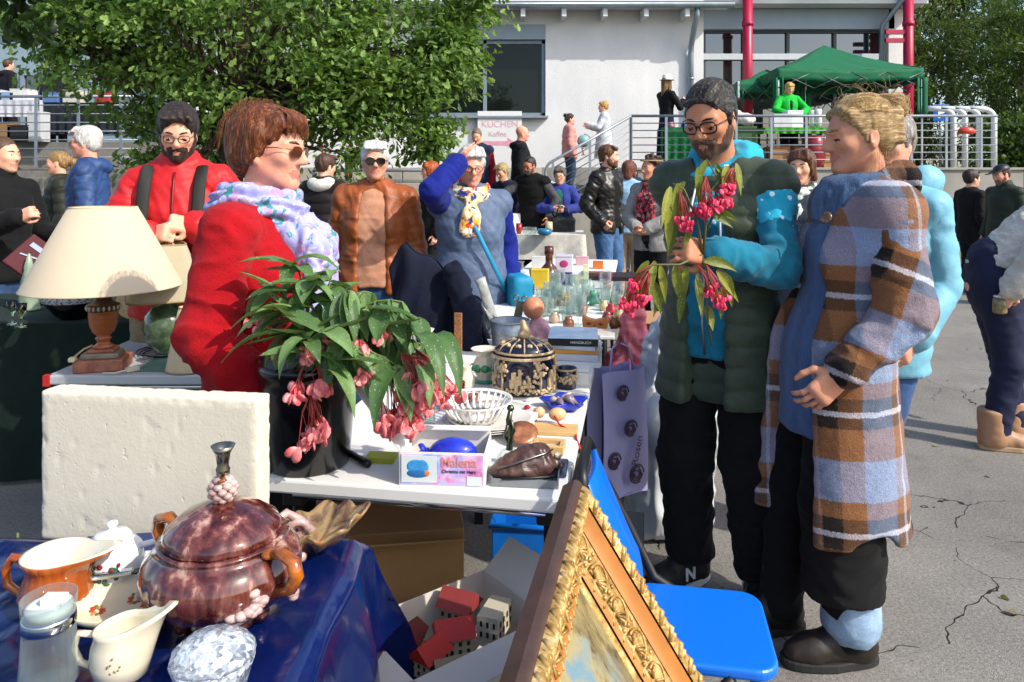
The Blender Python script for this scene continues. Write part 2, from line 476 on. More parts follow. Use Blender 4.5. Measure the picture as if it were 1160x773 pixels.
def surfnet(F, o, h):
    S = F < 0; n = np.array(F.shape)
    def cn(a, i, j, k): return a[i:n[0] - 1 + i, j:n[1] - 1 + j, k:n[2] - 1 + k]
    cs = np.zeros(n - 1, np.int8)
    for i in (0, 1):
        for j in (0, 1):
            for k in (0, 1): cs += cn(S, i, j, k)
    act = (cs > 0) & (cs < 8); I = np.argwhere(act)
    idx = np.full(n - 1, -1, np.int64); idx[act] = np.arange(len(I))
    acc = np.zeros((len(I), 3)); cnt = np.zeros(len(I))
    cor = [(i, j, k) for i in (0, 1) for j in (0, 1) for k in (0, 1)]
    val = {c: F[I[:, 0] + c[0], I[:, 1] + c[1], I[:, 2] + c[2]].astype(float) for c in cor}
    for c in cor:
        for a in range(3):
            if c[a]: continue
            e = list(c); e[a] = 1; e = tuple(e); f0, f1 = val[c], val[e]; x = (f0 < 0) != (f1 < 0)
            t = f0[x] / (f0[x] - f1[x]); q = np.tile(np.array(c, float), (x.sum(), 1)); q[:, a] += t
            acc[x] += q; cnt[x] += 1
    V = (I + acc / np.maximum(cnt, 1)[:, None]) * h + o
    Q = []
    for a in range(3):
        b, c = (a + 1) % 3, (a + 2) % 3
        sl0 = [slice(None)] * 3; sl1 = [slice(None)] * 3; sl0[a] = slice(0, -1); sl1[a] = slice(1, None)
        s0, s1 = S[tuple(sl0)], S[tuple(sl1)]; X = np.argwhere(s0 != s1)
        X = X[(X[:, b] > 0) & (X[:, c] > 0) & (X[:, b] < n[b] - 1) & (X[:, c] < n[c] - 1)]
        if not len(X): continue
        flip = ~s0[X[:, 0], X[:, 1], X[:, 2]]
        def g(db, dc):
            Y = X.copy(); Y[:, b] += db; Y[:, c] += dc; return idx[Y[:, 0], Y[:, 1], Y[:, 2]]
        q = np.stack([g(-1, -1), g(0, -1), g(0, 0), g(-1, 0)], 1)
        q[flip] = q[flip][:, ::-1]; Q.append(q)
    Q = np.concatenate(Q); return V, Q[(Q >= 0).all(1)]
# ------------------------------------------------------------------ people
# local frame of a person: stands on z=0, faces -Y, own left hand on +X
def ik(a, b, l1, l2, pole):
    d = b - a; L = np.linalg.norm(d); L2 = min(L, (l1 + l2) * .995); d = d / (L + 1e-9)
    b = a + d * L2
    x = (l1 * l1 - l2 * l2 + L2 * L2) / (2 * L2); hgt = math.sqrt(max(l1 * l1 - x * x, 0))
    p = A3(pole); p = p - d * (p @ d); p /= np.linalg.norm(p) + 1e-9
    return a + d * x + p * hgt, b
class Rig: pass
def rig(H=1.7, lean=0, side=0, arms=None, legs=None, head=(0, 0, 0), build=1.0, headk=1.0, neckf=0.0, sh=None):
    """arms: {'L':(wrist offset from shoulder, pole)}; legs: {'L': ankle offset}"""
    r = Rig(); r.H = H; r.build = build; s = H / 1.7; r.s = s
    r.pel = A3((0, 0, .93 * s)); L = rotm(rad(lean), rad(side), 0); r.RL = L
    up = lambda x, y, z: r.pel + L @ (A3((x, y, z)) * s)
    r.waist = up(0, .005, .13); r.chest = up(0, 0, .33); r.neck = up(0, .015, .52); r.up = up
    w = (sh or .172) * (.6 + .4 * build)
    r.sh = {'L': up(w, .01, .455), 'R': up(-w, .01, .455)}
    hp = rotm(0, 0, rad(head[0])) @ rotm(rad(head[1]), rad(head[2]), 0)
    r.HR = hp if abs(lean) < 30 else hp
    hs = .93 * (H / 1.7) ** .5 * headk; r.hs = hs
    r.nt = r.neck + A3((0, -.02 - neckf, .05)) * s
    r.hc = r.nt + r.HR @ (A3((0, -.012, .118)) * hs) + A3((0, 0, .005))
    arms = arms or {}
    r.el, r.wr, r.hd = {}, {}, {}
    for sd, q in (('L', 1), ('R', -1)):
        off, pole = arms.get(sd, ((q * .07, -.05, -.53), (q * .3, 1, .0)))
        r.el[sd], r.wr[sd] = ik(r.sh[sd], r.sh[sd] + A3(off) * s, .295 * s, .255 * s, pole)
        fd = r.wr[sd] - r.el[sd]; r.hd[sd] = fd / np.linalg.norm(fd)
    legs = legs or {}
    r.hip, r.kn, r.an, r.toe = {}, {}, {}, {}
    for sd, q in (('L', 1), ('R', -1)):
        r.hip[sd] = r.pel + A3((q * .09 * build, 0, -.04)) * s
        a = A3(legs.get(sd, (q * .10, .03, .085)))
        tgt = A3((a[0] * s, a[1] * s, a[2] * s))
        r.kn[sd], r.an[sd] = ik(r.hip[sd], tgt, .415 * s, .40 * s, (q * .08, -1, 0))
        if np.linalg.norm(r.hip[sd] - tgt) > .81 * s: r.an[sd] = tgt; r.kn[sd] = (r.hip[sd] + tgt) / 2 + A3((0, -.02, .0))
        yaw = a[3] if len(a) > 3 else q * 10
        r.toe[sd] = rotm(0, 0, rad(yaw)) @ A3((0, -1, 0))
    return r
def hp_(r, p): return r.hc + r.HR @ (A3(p) * r.hs)
def add_head(S, r, det=1, lip=1, beard=0, age=0, fem=0, look=0, mouth=0):
    """skin mats: 0 skin, 1 lips, 2 beard, 3 dark lines"""
    e = lambda c, q, R=None, **k: S.ell(hp_(r, c), A3(q) * r.hs, r.HR if R is None else r.HR @ R, **k)
    c = lambda a, b, ra, rb=None, **k: S.cap(hp_(r, a), hp_(r, b), ra * r.hs, (ra if rb is None else rb) * r.hs, **k)
    jw = .92 if fem else 1.0
    e((0, .022, .032), (.074, .096, .087), k=.02)
    e((0, -.022, .0), (.066, .075, .085), k=.03)
    e((0, -.030, -.055), (.052 * jw, .056, .058), k=.03)
    c((-.048 * jw, .0, -.055), (-.012, -.064, -.100), .022 * jw, .018, k=.03); c((.048 * jw, .0, -.055), (.012, -.064, -.100), .022 * jw, .018, k=.03)
    e((0, -.076, -.100), (.019, .016, .017), k=.02)
    if not det: 
        e((0, -.100, -.022), (.013, .018, .022), k=.012)
    else:
        c((0, -.088, .012), (0, -.113, -.030), .0085, .0120, k=.013)
        e((0, -.110, -.033), (.0115, .0115, .0095), k=.006)
        for q in (-1, 1):
            e((q * .0125, -.102, -.036), (.0085, .011, .0085), k=.006)
            e((q * .042, -.062, -.022), (.024, .024, .022), k=.02)
            e((q * .031, -.104, .003), (.019, .017, .012), k=.012, sub=True)
            c((q * .048, -.074, .020), (q * .014, -.091, .017), .0085, .0085, k=.014)
            e((q * .031, -.078, .001), (.0155, .0145, .0125), k=.004)
            if look == 0:   # lids almost closed / looking down: a dark lash line
                c((q * .043, -.083, -.004), (q * .031, -.0918, -.0065), .0028, .003, m=3, k=.002)
                c((q * .031, -.0918, -.0065), (q * .019, -.087, -.003), .003, .0028, m=3, k=.002)
        mw = .024
        for q in (-1, 1):
            c((0, -.0955, -.0635), (q * mw, -.083, -.068 + mouth), .0046, .0026, m=1 if lip else 0, k=.005)
            c((0, -.0935, -.0745), (q * mw * .8, -.084, -.071 + mouth), .0054, .003, m=1 if lip else 0, k=.005)
            c((0, -.101, -.069), (q * mw * 1.05, -.0875, -.0692 + mouth), .0025, .0018, m=3, k=.002, sub=True)
            if age: c((q * .024, -.101, -.036), (q * .034, -.086, -.066), .0035, .003, sub=True, k=.01)
    for q in (-1, 1):
        R = rotm(rad(-8), 0, rad(q * 22))
        e((q * .075, .014, -.012), (.0085, .019, .031), R, k=.008)
        if det:
            e((q * .083, .010, -.008), (.006, .010, .017), R, k=.006, sub=True)
            e((q * .076, .008, -.038), (.007, .009, .010), R, k=.006)
    if beard:
        t = .006 * beard
        for q in (-1, 1):
            c((q * .060, -.008, -.035), (q * .045, -.030, -.080), .016 + t, .020 + t, m=2, k=.012)
            c((q * .045, -.030, -.080), (0, -.072, -.102), .018 + t, .022 + t, m=2, k=.012)
            c((0, -.100, -.052), (q * .032, -.080, -.068), .006 + t * .4, .007 + t * .4, m=2, k=.006)
            c((q * .032, -.080, -.066), (q * .020, -.074, -.095), .010 + t * .4, .012 + t, m=2, k=.008)
        c((0, -.088, -.086), (0, -.082, -.104), .009 + t, .013 + t * 2, m=2, k=.01)
    # neck
    S.cap(hp_(r, (0, .022, -.045)), r.neck + A3((0, .0, -.05)), .052 * r.s * (.86 if fem else 1), .062 * r.s, k=.03)
def add_hand(S, r, sd, pose='relax', k=.006, size=1.0, roll=0, m=0):
    q = 1 if sd == 'L' else -1; s = r.s * size
    f = r.hd[sd]; w = r.wr[sd]
    # palm normal: faces the body (relaxed)
    n = A3((-q, -.25, 0)) ; n = n - f * (n @ f)
    if np.linalg.norm(n) < .1: n = A3((0, 0, -1)) - f * f[2] * -1
    n /= np.linalg.norm(n)
    R = np.array(Matrix.Rotation(rad(roll * q), 3, Vector(f))); n = R @ n
    t = np.cross(n, f) * q          # towards the thumb side
    if roll == 0 and t[1] > 0: t = -t
    P = lambda a, b, c: w + (f * a + t * b + n * c) * s
    S.cap(P(-.02, 0, 0), P(.012, 0, 0), .026 * s, .027 * s, k=.012, m=m)
    S.box(P(.052, .002, 0), (.046 * s, .040 * s, .014 * s), np.stack([f, t, n], 1), r=.013 * s, k=.012, m=m)
    curl = {'relax': (.35, .55, .5), 'fist': (1.2, 1.45, 1.1), 'flat': (.05, .12, .1), 'grip': (.9, 1.1, .7), 'pinch': (.75, .75, .5)}[pose]
    for i, (b, L, rr) in enumerate(((.030, .072, .0085), (.010, .080, .0088), (-.011, .074, .0084), (-.030, .060, .0076))):
        a = curl[0] * (1 + .08 * i); p = P(.088 - .004 * abs(i - 1), b, .002); ln = (L * .44, L * .30, L * .24); rad_ = rr
        for j in range(3):
            d = f * math.cos(a) + n * math.sin(a) + t * (.06 * (1.5 - i)) * (1 if pose != 'fist' else .3)
            p2 = p + d * ln[j] * s
            S.cap(p, p2, rad_ * s, rad_ * .9 * s, k=k, m=m); p = p2; rad_ *= .9
            a += curl[min(j + 1, 2)]
    a = {'fist': 1.0, 'grip': .9, 'pinch': .8}.get(pose, .35)
    p0 = P(.018, .026, .006); d = f * .62 + t * .70 + n * .35; p1 = p0 + d * .040 * s
    d2 = f * .88 + t * (.45 - a * .6) + n * (.15 + a * .5); p2 = p1 + d2 / np.linalg.norm(d2) * .034 * s
    d3 = f * .9 + t * (.2 - a * .8) + n * (.15 + a * .6); p3 = p2 + d3 / np.linalg.norm(d3) * .024 * s
    S.cap(p0, p1, .0135 * s, .011 * s, k=.012, m=m); S.cap(p1, p2, .011 * s, .0098 * s, k=k, m=m); S.cap(p2, p3, .0098 * s, .008 * s, k=k, m=m)
def add_torso(S, r, t=0., bot=None, bust=0., belly=0., k=.045, arms=True, cuff=.05, m=0, shoulders=True):
    s = r.s; b = r.build; fw = r.RL @ A3((0, -1, 0))
    S.flat(r.pel + A3((0, 0, -.02)) * s, r.waist, .165 * s * b + t, .142 * s * b + t, fw, 1.42, k=k, m=m)
    S.flat(r.waist, r.chest, .142 * s * b + t, .160 * s * (.5 + .5 * b) + t, fw, 1.38, k=k, m=m)
    S.flat(r.chest, r.up(0, .01, .44), .160 * s * (.5 + .5 * b) + t, .125 * s + t, fw, 1.45, k=k, m=m)
    S.cap(r.sh["L"], r.neck + A3((0, .01, -.045)), .054 * s + t, .042 * s + t * .6, k=k, m=m); S.cap(r.sh["R"], r.neck + A3((0, .01, -.045)), .054 * s + t, .042 * s + t * .6, k=k, m=m)
    if bust:
        for q in (-1, 1): S.ell(r.up(q * .075, -.085, .27), A3((.075, .06, .075)) * bust + t, k=k, m=m)
    if belly: S.ell(r.up(0, -.06, .08), A3((.135, .10, .15)) * belly + t, k=k, m=m)
def add_arm(S, r, sd, t=0., r0=.046, r1=.040, r2=.032, end=1.0, m=0, k=.012):
    s = r.s; e = r.el[sd] + (r.wr[sd] - r.el[sd]) * end
    S.cap(r.sh[sd], r.el[sd], r0 * s + t, r1 * s + t, m=m, k=k); S.cap(r.el[sd], e, r1 * s + t, (r1 + (r2 - r1) * end) * s + t, m=m, k=k)
def add_leg(S, r, sd, t=0., r0=.088, r1=.056, r2=.042, end=1., m=0, k=.03):
    s = r.s; b = .5 + .5 * r.build
    S.cap(r.hip[sd], r.kn[sd], r0 * s * b + t, r1 * s * b + t, m=m, k=k)
    e = r.kn[sd] + (r.an[sd] - r.kn[sd]) * end
    S.cap(r.kn[sd], e, r1 * s * b + t, r2 * s + t, m=m, k=k)
def folds(amp=.006, f=1., quilt=0, pitch=.09, diamond=0, sleeve=1., seed=0):
    def fn(V, LC, N):
        V0 = V; V = V + .03 * np.stack([vnoise(V * 8 + 31 * i, seed + i) - .5 for i in range(3)], 1); rg = lambda q: (1 - abs(2 * q - 1)) ** 1.5
        ring = rg(vnoise(np.stack([LC[:, 0] * 32 * f + 1.6 * vnoise(V * 9, seed + 21), np.cos(LC[:, 1]) * .9 + LC[:, 2] * 5, np.sin(LC[:, 1]) * .9 + seed], 1), seed))
        big = vnoise(V * np.array([9, 9, 5]) * f + seed, seed + 3); fine = vnoise(V * 34 * f, seed + 5)
        diag = rg(vnoise(np.stack([(V[:, 0] + V[:, 2] * .6) * 26 * f, V[:, 1] * 13 * f, (V[:, 2] - V[:, 0] * .6) * 5 * f], 1), seed + 9))
        dg2 = rg(vnoise(np.stack([(V[:, 1] - V[:, 2] * .8) * 23 * f, V[:, 0] * 12 * f, (V[:, 2] + V[:, 1] * .8) * 5 * f], 1), seed + 15)); V = V0
        d = amp * .62 * (ring * 1.3 * sleeve + diag * 1.0 + dg2 * .9 + big * .9 + fine * .2 - 1.6)
        if quilt: d = d * .5 + quilt * (np.abs(np.sin((V[:, 2] + .012 * vnoise(V * 5, 1)) / pitch * PI)) ** .55 - .3)
        if diamond:
            a = (V[:, 0] + V[:, 1] * .7); d = d * .5 + diamond * (np.minimum(np.abs(np.sin((a + V[:, 2]) / pitch * PI)), np.abs(np.sin((a - V[:, 2]) / pitch * PI))) ** .5 - .3)
        return d
    return fn
def hairdisp(amp=.006, fx=70., seed=0, curl=0):
    def fn(V, LC, N):
        a = np.arctan2(V[:, 0] - V[:, 0].mean(), V[:, 1] - V[:, 1].mean())
        z = V[:, 2]
        g = vnoise(np.stack([a * 9, z * 12, V[:, 1] * 12], 1), seed) if not curl else vnoise(V * 55, seed)
        h = vnoise(np.stack([a * 22, z * 20, V[:, 1] * 20], 1), seed + 1) if not curl else vnoise(V * 95, seed + 1)
        return amp * (g * 1.5 + h - 1.2)
    return fn
def hair_solid(r, style, S=None):
    """hair shells in head space (z=0 eye level, face towards -Y)"""
    S = S or Solid(.02)
    e = lambda c, q, **k: S.ell(hp_(r, c), A3(q) * r.hs, r.HR, **k)
    c = lambda a, b, ra, rb=None, **k: S.cap(hp_(r, a), hp_(r, b), ra * r.hs, (ra if rb is None else rb) * r.hs, **k)
    face = lambda z=.058, y=-.10, w=.058: (S.ell(hp_(r, (0, y, z - .075)), A3((w, .075, .085)) * r.hs, r.HR, sub=True, k=.012))
    if style in ('short', 'receding', 'slick', 'crop'):
        t = {'short': .016, 'receding': .007, 'slick': .007, 'crop': .006}[style]
        e((0, .022, .040), (.075 + t, .097 + t, .086 + t)); e((0, .045, -.005), (.071 + t * .6, .064 + t * .6, .075))
        for q in (-1, 1): c((q * .071, -.012, .02), (q * .072, -.012, -.015), .012, .008)
        face(z=.064 if style != 'slick' else .07, y=-.105, w=.060)
        if style == 'short':
            for i in range(9):
                a = -1 + i / 4; c((a * .05, -.045, .11), (a * .062, -.088, .088 + .012 * math.sin(i * 3)), .016, .010, k=.01)
        if style == 'slick':
            for i in range(15):
                a = -1 + i / 7; c((a * .050, -.066, .082 - .012 * a * a), (a * .045, .05, .118 - .03 * a * a), .010, .008, k=.004)
        if style == 'receding': e((0, -.085, .095), (.05, .05, .04), sub=True, k=.02)
        for q in (-1, 1): e((q * .084, .012, -.016), (.020, .020, .034), sub=True, k=.006)
        S.cut(r.HR @ A3((0, .5, -1)), hp_(r, (0, .10, -.070)))
    elif style == 'bouffant':
        e((0, .026, .046), (.088, .110, .094)); e((0, .070, -.005), (.078, .062, .085)); e((0, -.045, .088), (.068, .048, .032))
        for q in (-1, 1):
            c((q * .070, .0, .04), (q * .074, .026, -.030), .028, .022); c((q * .066, -.055, .075), (q * .076, -.038, .035), .020, .012)
        for i in range(9):
            a = -1 + i / 4; c((a * .056, -.055, .098), (a * .064, -.096 + .014 * abs(a), .066), .015, .006, k=.008)
        face(z=.052, y=-.118, w=.064)
        S.ell(hp_(r, (0, -.03, -.14)), A3((.09, .09, .08)) * r.hs, r.HR, sub=True, k=.02)
    elif style in ('bob', 'long', 'longbob'):
        z = {'bob': -.085, 'longbob': -.12, 'long': -.28}[style]
        e((0, .022, .040), (.089, .108, .092)); 
        for q in (-1, 1):
            c((q * .072, .0, .03), (q * .078, .015, z), .028, .024); c((q * .066, -.045, .07), (q * .075, -.035, z + .03), .018, .014)
        c((0, .06, .0), (0, .075, z), .075, .06 if style != 'long' else .07)
        for i in range(9):
            a = -1 + i / 4; c((a * .052, -.05, .105), (a * .066, -.098 + .02 * abs(a), .056 if style == 'bob' else .07), .016, .008, k=.01)
        face(z=.052, y=-.115, w=.056)
        S.ell(hp_(r, (0, -.05, -.10)), A3((.056, .09, .09)) * r.hs, r.HR, sub=True, k=.015)
    elif style in ('ponytail', 'pony'):
        e((0, .022, .040), (.082, .104, .090)); e((0, .05, -.005), (.074, .064, .07))
        face(z=.064, y=-.108, w=.062)
        c((0, .11, .03), (0, .16, -.01), .034, .042); c((0, .16, -.01), (0, .15, -.12), .042, .022)
        for q in (-1, 1): e((q * .084, .010, -.016), (.018, .019, .032), sub=True, k=.006)
    elif style == 'bun':
        e((0, .016, .044), (.081, .100, .094)); e((0, .055, -.005), (.074, .062, .070))
        face(z=.074, y=-.108, w=.066)
        for i in range(13):
            a = i * 2.4; e((.026 * math.cos(a), .112 + .026 * math.sin(a), .088 + .024 * math.sin(i * 1.7)), (.023, .024, .020), k=.010)
        for i in range(9):
            a = -1 + i / 4; c((a * .056, -.060, .088 - .014 * a * a), (a * .062, .055, .100 - .02 * a * a), .014, .014, k=.010)
        for q in (-1, 1):
            for i in range(5):
                c((q * .067, -.052 + i * .012, .068 - i * .02), (q * .050, .108, .066 - i * .022), .014, .014, k=.006)
        for q in (-1, 1): e((q * .090, .010, -.016), (.022, .022, .034), sub=True, k=.006)
        S.cut(r.HR @ A3((0, .35, -1)), hp_(r, (0, .10, -.072)))
    elif style == 'curly':
        e((0, .035, .045), (.088, .105, .090))
        rr = random.Random(3)
        for i in range(46):
            a = rr.uniform(0, 2 * PI); b = rr.uniform(-.55, 1)
            d = A3((math.cos(a) * math.sqrt(1 - min(b * b, .99)), math.sin(a) * math.sqrt(1 - min(b * b, .99)) , b))
            if d[1] < -.35 and b < .5: continue
            e(d * A3((.092, .112, .098)) + A3((0, .035, .040)), (.026, .026, .024), k=.006)
        face(z=.060, y=-.115, w=.062)
    elif style == 'white_short':
        e((0, .026, .046), (.088, .108, .094)); e((0, .055, -.008), (.080, .066, .08))
        for q in (-1, 1): c((q * .072, -.02, .03), (q * .074, .0, -.02), .018, .012)
        face(z=.060, y=-.11, w=.062)
        for i in range(9):
            a = -1 + i / 4; c((a * .055, -.04, .11), (a * .064, -.090, .080), .020, .010, k=.01)
        S.cut(r.HR @ A3((0, .5, -1)), hp_(r, (0, .10, -.080)))
    return S
def strands(r, name, m, parent, n, fn, rad_=.0009, seed=0):
    """loose hairs: fn(rng) -> list of head-space points"""
    rr = random.Random(seed); cu = bpy.data.curves.new(name, 'CURVE'); cu.dimensions = '3D'; cu.bevel_depth = rad_; cu.bevel_resolution = 0
    cu.materials.append(m)
    for i in range(n):
        pts = fn(rr); sp = cu.splines.new('POLY'); sp.points.add(len(pts) - 1)
        for j, p in enumerate(pts):
            w_ = hp_(r, p); sp.points[j].co = (*w_, 1); sp.points[j].radius = 1 - .6 * j / len(pts)
    return curve_mesh(name, cu, parent)
def glasses(r, parent, m, lens=None, size=.92, name='glasses', rim=.0022):
    mb = MB(); pt = lambda p: hp_(r, p)
    for q in (-1, 1):
        loop = [pt((q * (.0325 + .0255 * size * math.copysign(abs(math.cos(a)) ** .7, math.cos(a))), -.1085 + .012 * (1 + math.copysign(abs(math.cos(a)) ** .7, math.cos(a))) * .5, -.004 + .0185 * size * math.copysign(abs(math.sin(a)) ** .8, math.sin(a)))) for a in np.linspace(0, 2 * PI, 20, endpoint=False)]
        mb.tube(loop, rim * r.hs, 6, 0, True)
        mb.tube([pt((q * .060, -.098, .003)), pt((q * .0785, -.05, .006)), pt((q * .0800, .008, .002)), pt((q * .0790, .02, -.014))], .0018 * r.hs, 5)
    mb.tube([pt((-.010, -.109, .002)), pt((0, -.1125, .005)), pt((.010, -.109, .002))], rim * r.hs, 6)
    g = mb.build(name, m, parent)
    if lens:
        for q in (-1, 1):
            l = MB(); cs = [pt((q * (.0325 + .0245 * size * math.copysign(abs(math.cos(a)) ** .7, math.cos(a))), -.1085 + .012 * (1 + math.copysign(abs(math.cos(a)) ** .7, math.cos(a))) * .5, -.004 + .0175 * size * math.copysign(abs(math.sin(a)) ** .8, math.sin(a)))) for a in np.linspace(0, 2 * PI, 20, endpoint=False)]
            l.add(cs, [tuple(range(20))]); l.build('lens', lens, g, solid=.0012)
    return g
def eyes(r, parent, iris='#4a3a2c', brow='#3b2a20', open_=1, thick=1.):
    if open_:
        for q in (-1, 1):
            mb = MB(); c0 = A3((q * .031, -.0765, .0)); mb.ball(hp_(r, c0), .0150 * r.hs, 14)
            mb.ball(hp_(r, c0 + A3((0, -.0115, -.001))), (.0062 * r.hs, .0042 * r.hs, .0062 * r.hs), 12, 1, r.HR)
            mb.ball(hp_(r, c0 + A3((0, -.0142, -.001))), (.0028 * r.hs, .0024 * r.hs, .0028 * r.hs), 8, 2, r.HR)
            mb.build('eye', [mat('#cfc6bd', .2, .05, bump=0), mat(iris, .2, .2, bump=0), mat('#080606', .1, 0, bump=0)], parent)
    for q in (-1, 1):
        mb = MB(); mb.tube([hp_(r, (q * .013, -.0985, .0185)), hp_(r, (q * .028, -.0955, .0245)), hp_(r, (q * .042, -.0865, .0240)), hp_(r, (q * .053, -.0735, .018))],
                [.0028 * thick * r.hs, .0040 * thick * r.hs, .0034 * thick * r.hs, .0012 * r.hs], 7)
        mb.build('eyebrow', hairm(brow), parent)
def shoe(r, sd, parent, name, m, sole, boot=.0, L=.27, laces=None, h=.008, W=.044, extra=None):
    s = r.s; a = r.an[sd]; f = r.toe[sd]; l = np.cross(A3((0, 0, 1)), f); g = A3((a[0], a[1], 0)) + A3((0, 0, a[2] - .085 * s))
    P = lambda x, y, z: g + f * x * s + l * y * s + A3((0, 0, z * s)); S = Solid(.03)
    S.cap(P(-.035, 0, .045), P(.13, 0, .040), W * s * .9, W * s * .95); S.cap(P(.13, 0, .036), P(.172, 0, .034), W * s * .92, W * .78 * s)
    S.cap(P(-.02, 0, .07), P(.02, 0, .10), .043 * s, .040 * s); S.cap(P(.02, 0, .095), P(.10, 0, .055), .034 * s, .034 * s)
    if boot: bk_ = 1.38 if boot > .1 else 1.; S.cap(P(-.012, 0, .07), P(-.012, 0, .07 + boot), .048 * s * bk_, .052 * s * bk_); S.cut((0, 0, 1), P(0, 0, .07 + boot))
    else: S.cut((0, 0, 1), P(0, 0, .105))
    S.cut((0, 0, -1), P(0, 0, .018))
    o = S.mesh(name, m, parent, h=h, disp=folds(.0035, 1.4))
    B = MB(); R = np.stack([f, l, A3((0, 0, 1))], 1)
    out = []
    for i in range(28):
        t = 2 * PI * i / 28; x = math.cos(t); y = math.sin(t)
        out.append((.066 + .150 * math.copysign(abs(x) ** .8, x), (W + .004 + .006 * (x > 0)) * math.copysign(abs(y) ** .75, y) * (1 - .18 * max(0, -x))))
    B.prism([(p[0] * s, p[1] * s) for p in out], .026 * s, g + A3((0, 0, .001)), R); B.build('sole', sole, o, bevel=.004)
    if laces:
        Lc = MB()
        for i in range(5):
            x = .03 + i * .02; z = .118 - i * .0125
            Lc.tube([P(x, -.026, z - .014), P(x + .006, 0, z + .006), P(x + .010, .026, z - .018)], .0032 * s, 6)
            Lc.tube([P(x, .026, z - .014), P(x + .006, 0, z + .007), P(x + .010, -.026, z - .018)], .0032 * s, 6)
        Lc.build('laces', laces, o)
    if extra: extra(o, P, f, l)
    return o
SKIN = {'pale': '#e0ab8f', 'mid': '#cf9676', 'tan': '#b97f5f', 'pink': '#dd9f86'}
def person(label, x, y, heading, H=1.7, z=0., tone='pale', lean=0, side=0, arms=None, legs=None, head=(0, 0, 0), build=1., headk=1.,
           hair=('short', '#3b2a20', None), hands=None, h=.010, beard=0, beardc='#2a1c14', fem=0, top=None, inner=None, pants=None, shoes='#1c1a1a',
           gl=None, age=0, group=None, skirt=None, neckf=0, hidden_legs=False, sole='#222222', look=1, hh=None, mouth=0, sh=None, hroll=None, cat='person', boot=0):
    """a complete dressed figure. returns (empty, rig)"""
    t = thing('person', label, cat, (x, y, z), rad(heading), group)
    r = rig(H, lean, side, arms, legs, head, build, headk, neckf, sh)
    S = Solid(.02); sm = skin(SKIN.get(tone, tone)); lips = skin('#b8766a' if fem else '#b07a66'); bd = hairm(beardc)
    add_head(S, r, 1, 1, beard, age, fem, 0 if look == 0 else 1, mouth)
    hd = hands or {}
    S2k = dict(k=.04)
    add_torso(S, r, -.022, bust=0); 
    for sd in 'LR':
        add_arm(S, r, sd, -.006, .042, .036, .027)
        add_hand(S, r, sd, hd.get(sd, 'relax'), size=1.0, roll=(hroll or {}).get(sd, 0))
        add_leg(S, r, sd, -.012, .080, .05, .036); f = r.toe[sd]
        S.cap(r.an[sd], r.an[sd] + f * .10 * r.s - A3((0, 0, .045 * r.s)), .034 * r.s, .026 * r.s)
    S.mesh('body', [sm, lips, bd, mat('#2b1712', .5, .1, key='lash')], t, h=h * (1 if h < .007 else 1), smooth=1)
    eyes(r, t, brow=hair[1] if hair else '#5a4638', open_=look)
    if hair and hair[0]:
        HS = hair_solid(r, hair[0]); HS.mesh('hair', hairm(hair[1], hair[2], ax=1 if hair[0] in ('bun', 'slick') else 2), t, h=(hh or h) * .8, smooth=1, disp=hairdisp(.003 if hair[0] in ('crop', 'slick', 'bun') else .007, seed=int(x * 7) % 50, curl=hair[0] == 'curly'))
    for gname, g in (('shirt', inner), ('jacket', top)):
        if not g: continue
        g = dict(g); T = Solid(.04); th = g.get('t', .012); bot = g.get('hem', -.05)
        add_torso(T, r, th, bust=g.get('bust', 0), belly=g.get('belly', 0))
        hem = r.pel + A3((0, 0, bot)) * r.s
        if bot < -.02: T.flat(r.pel, hem - A3((0, 0, .05)), .165 * r.s * r.build + th, (.168 + g.get('flare', .01)) * r.s * r.build + th, r.RL @ A3((0, -1, 0)), 1.4 - 6 * g.get('flare', .01), k=.05)
        if g.get('collar', 0): T.cap(r.neck + A3((0, .0, -.01)), r.neck + A3((0, -.012, g['collar'])), .070 * r.s + th * .3, .068 * r.s + th * .3, k=.015)
        if g.get('hood'): 
            for i in range(9):
                a = PI * (i / 8) ; T.ell(r.neck + A3((.085 * math.cos(a), .035 + .075 * math.sin(a), .005 - .03 * math.sin(a))) * 1.0, (.048, .048, .045), k=.03)
        T.cut((0, 0, -1), hem)
        T.cap(r.neck + A3((0, -.01 - g.get('nk', 0) * .3, -.03 - g.get('nk', 0))), r.neck + A3((0, -.015, .16)), .050 * r.s + g.get('nk', 0), .058 * r.s + g.get('nk', 0), sub=True, k=.008)
        if g.get('open'):   # front opening as a wedge
            a = g['open']; top_ = r.up(0, -.22, .50); bt = r.pel + A3((0, -.26, bot - .1))
            T.flat(bt, top_, a * g.get('openb', 1.), a, A3((0, -1, 0)), .35, sub=True, k=.012)
        o = T.mesh(g.get('name', gname), g['m'], t, h=g.get('h', h * 1.15), smooth=1, disp=folds(g.get('amp', .008), g.get('f', 1.), g.get('quilt', 0), g.get('pitch', .09), g.get('diamond', 0), seed=int(abs(x) * 31 + H * 100) % 97))
        if g.get('sleeve', 1):
            for sd in 'LR':
                T2 = Solid(.02); add_arm(T2, r, sd, min(th, .022) + g.get('st', .002), .047, .041, .034, g.get('slen', .95)); e_ = r.el[sd] + (r.wr[sd] - r.el[sd]) * .90; T2.cap(e_, e_ + (r.wr[sd] - e_) * .3, .034 * r.s + min(th, .022) + .004, k=.004)
                T2.mesh('sleeve', g['m'], o, h=g.get('h', h * 1.15), smooth=1, disp=folds(g.get('amp', .008) * 1.2, g.get('f', 1.), g.get('quilt', 0), g.get('pitch', .09), seed=int(abs(y) * 17) % 89))
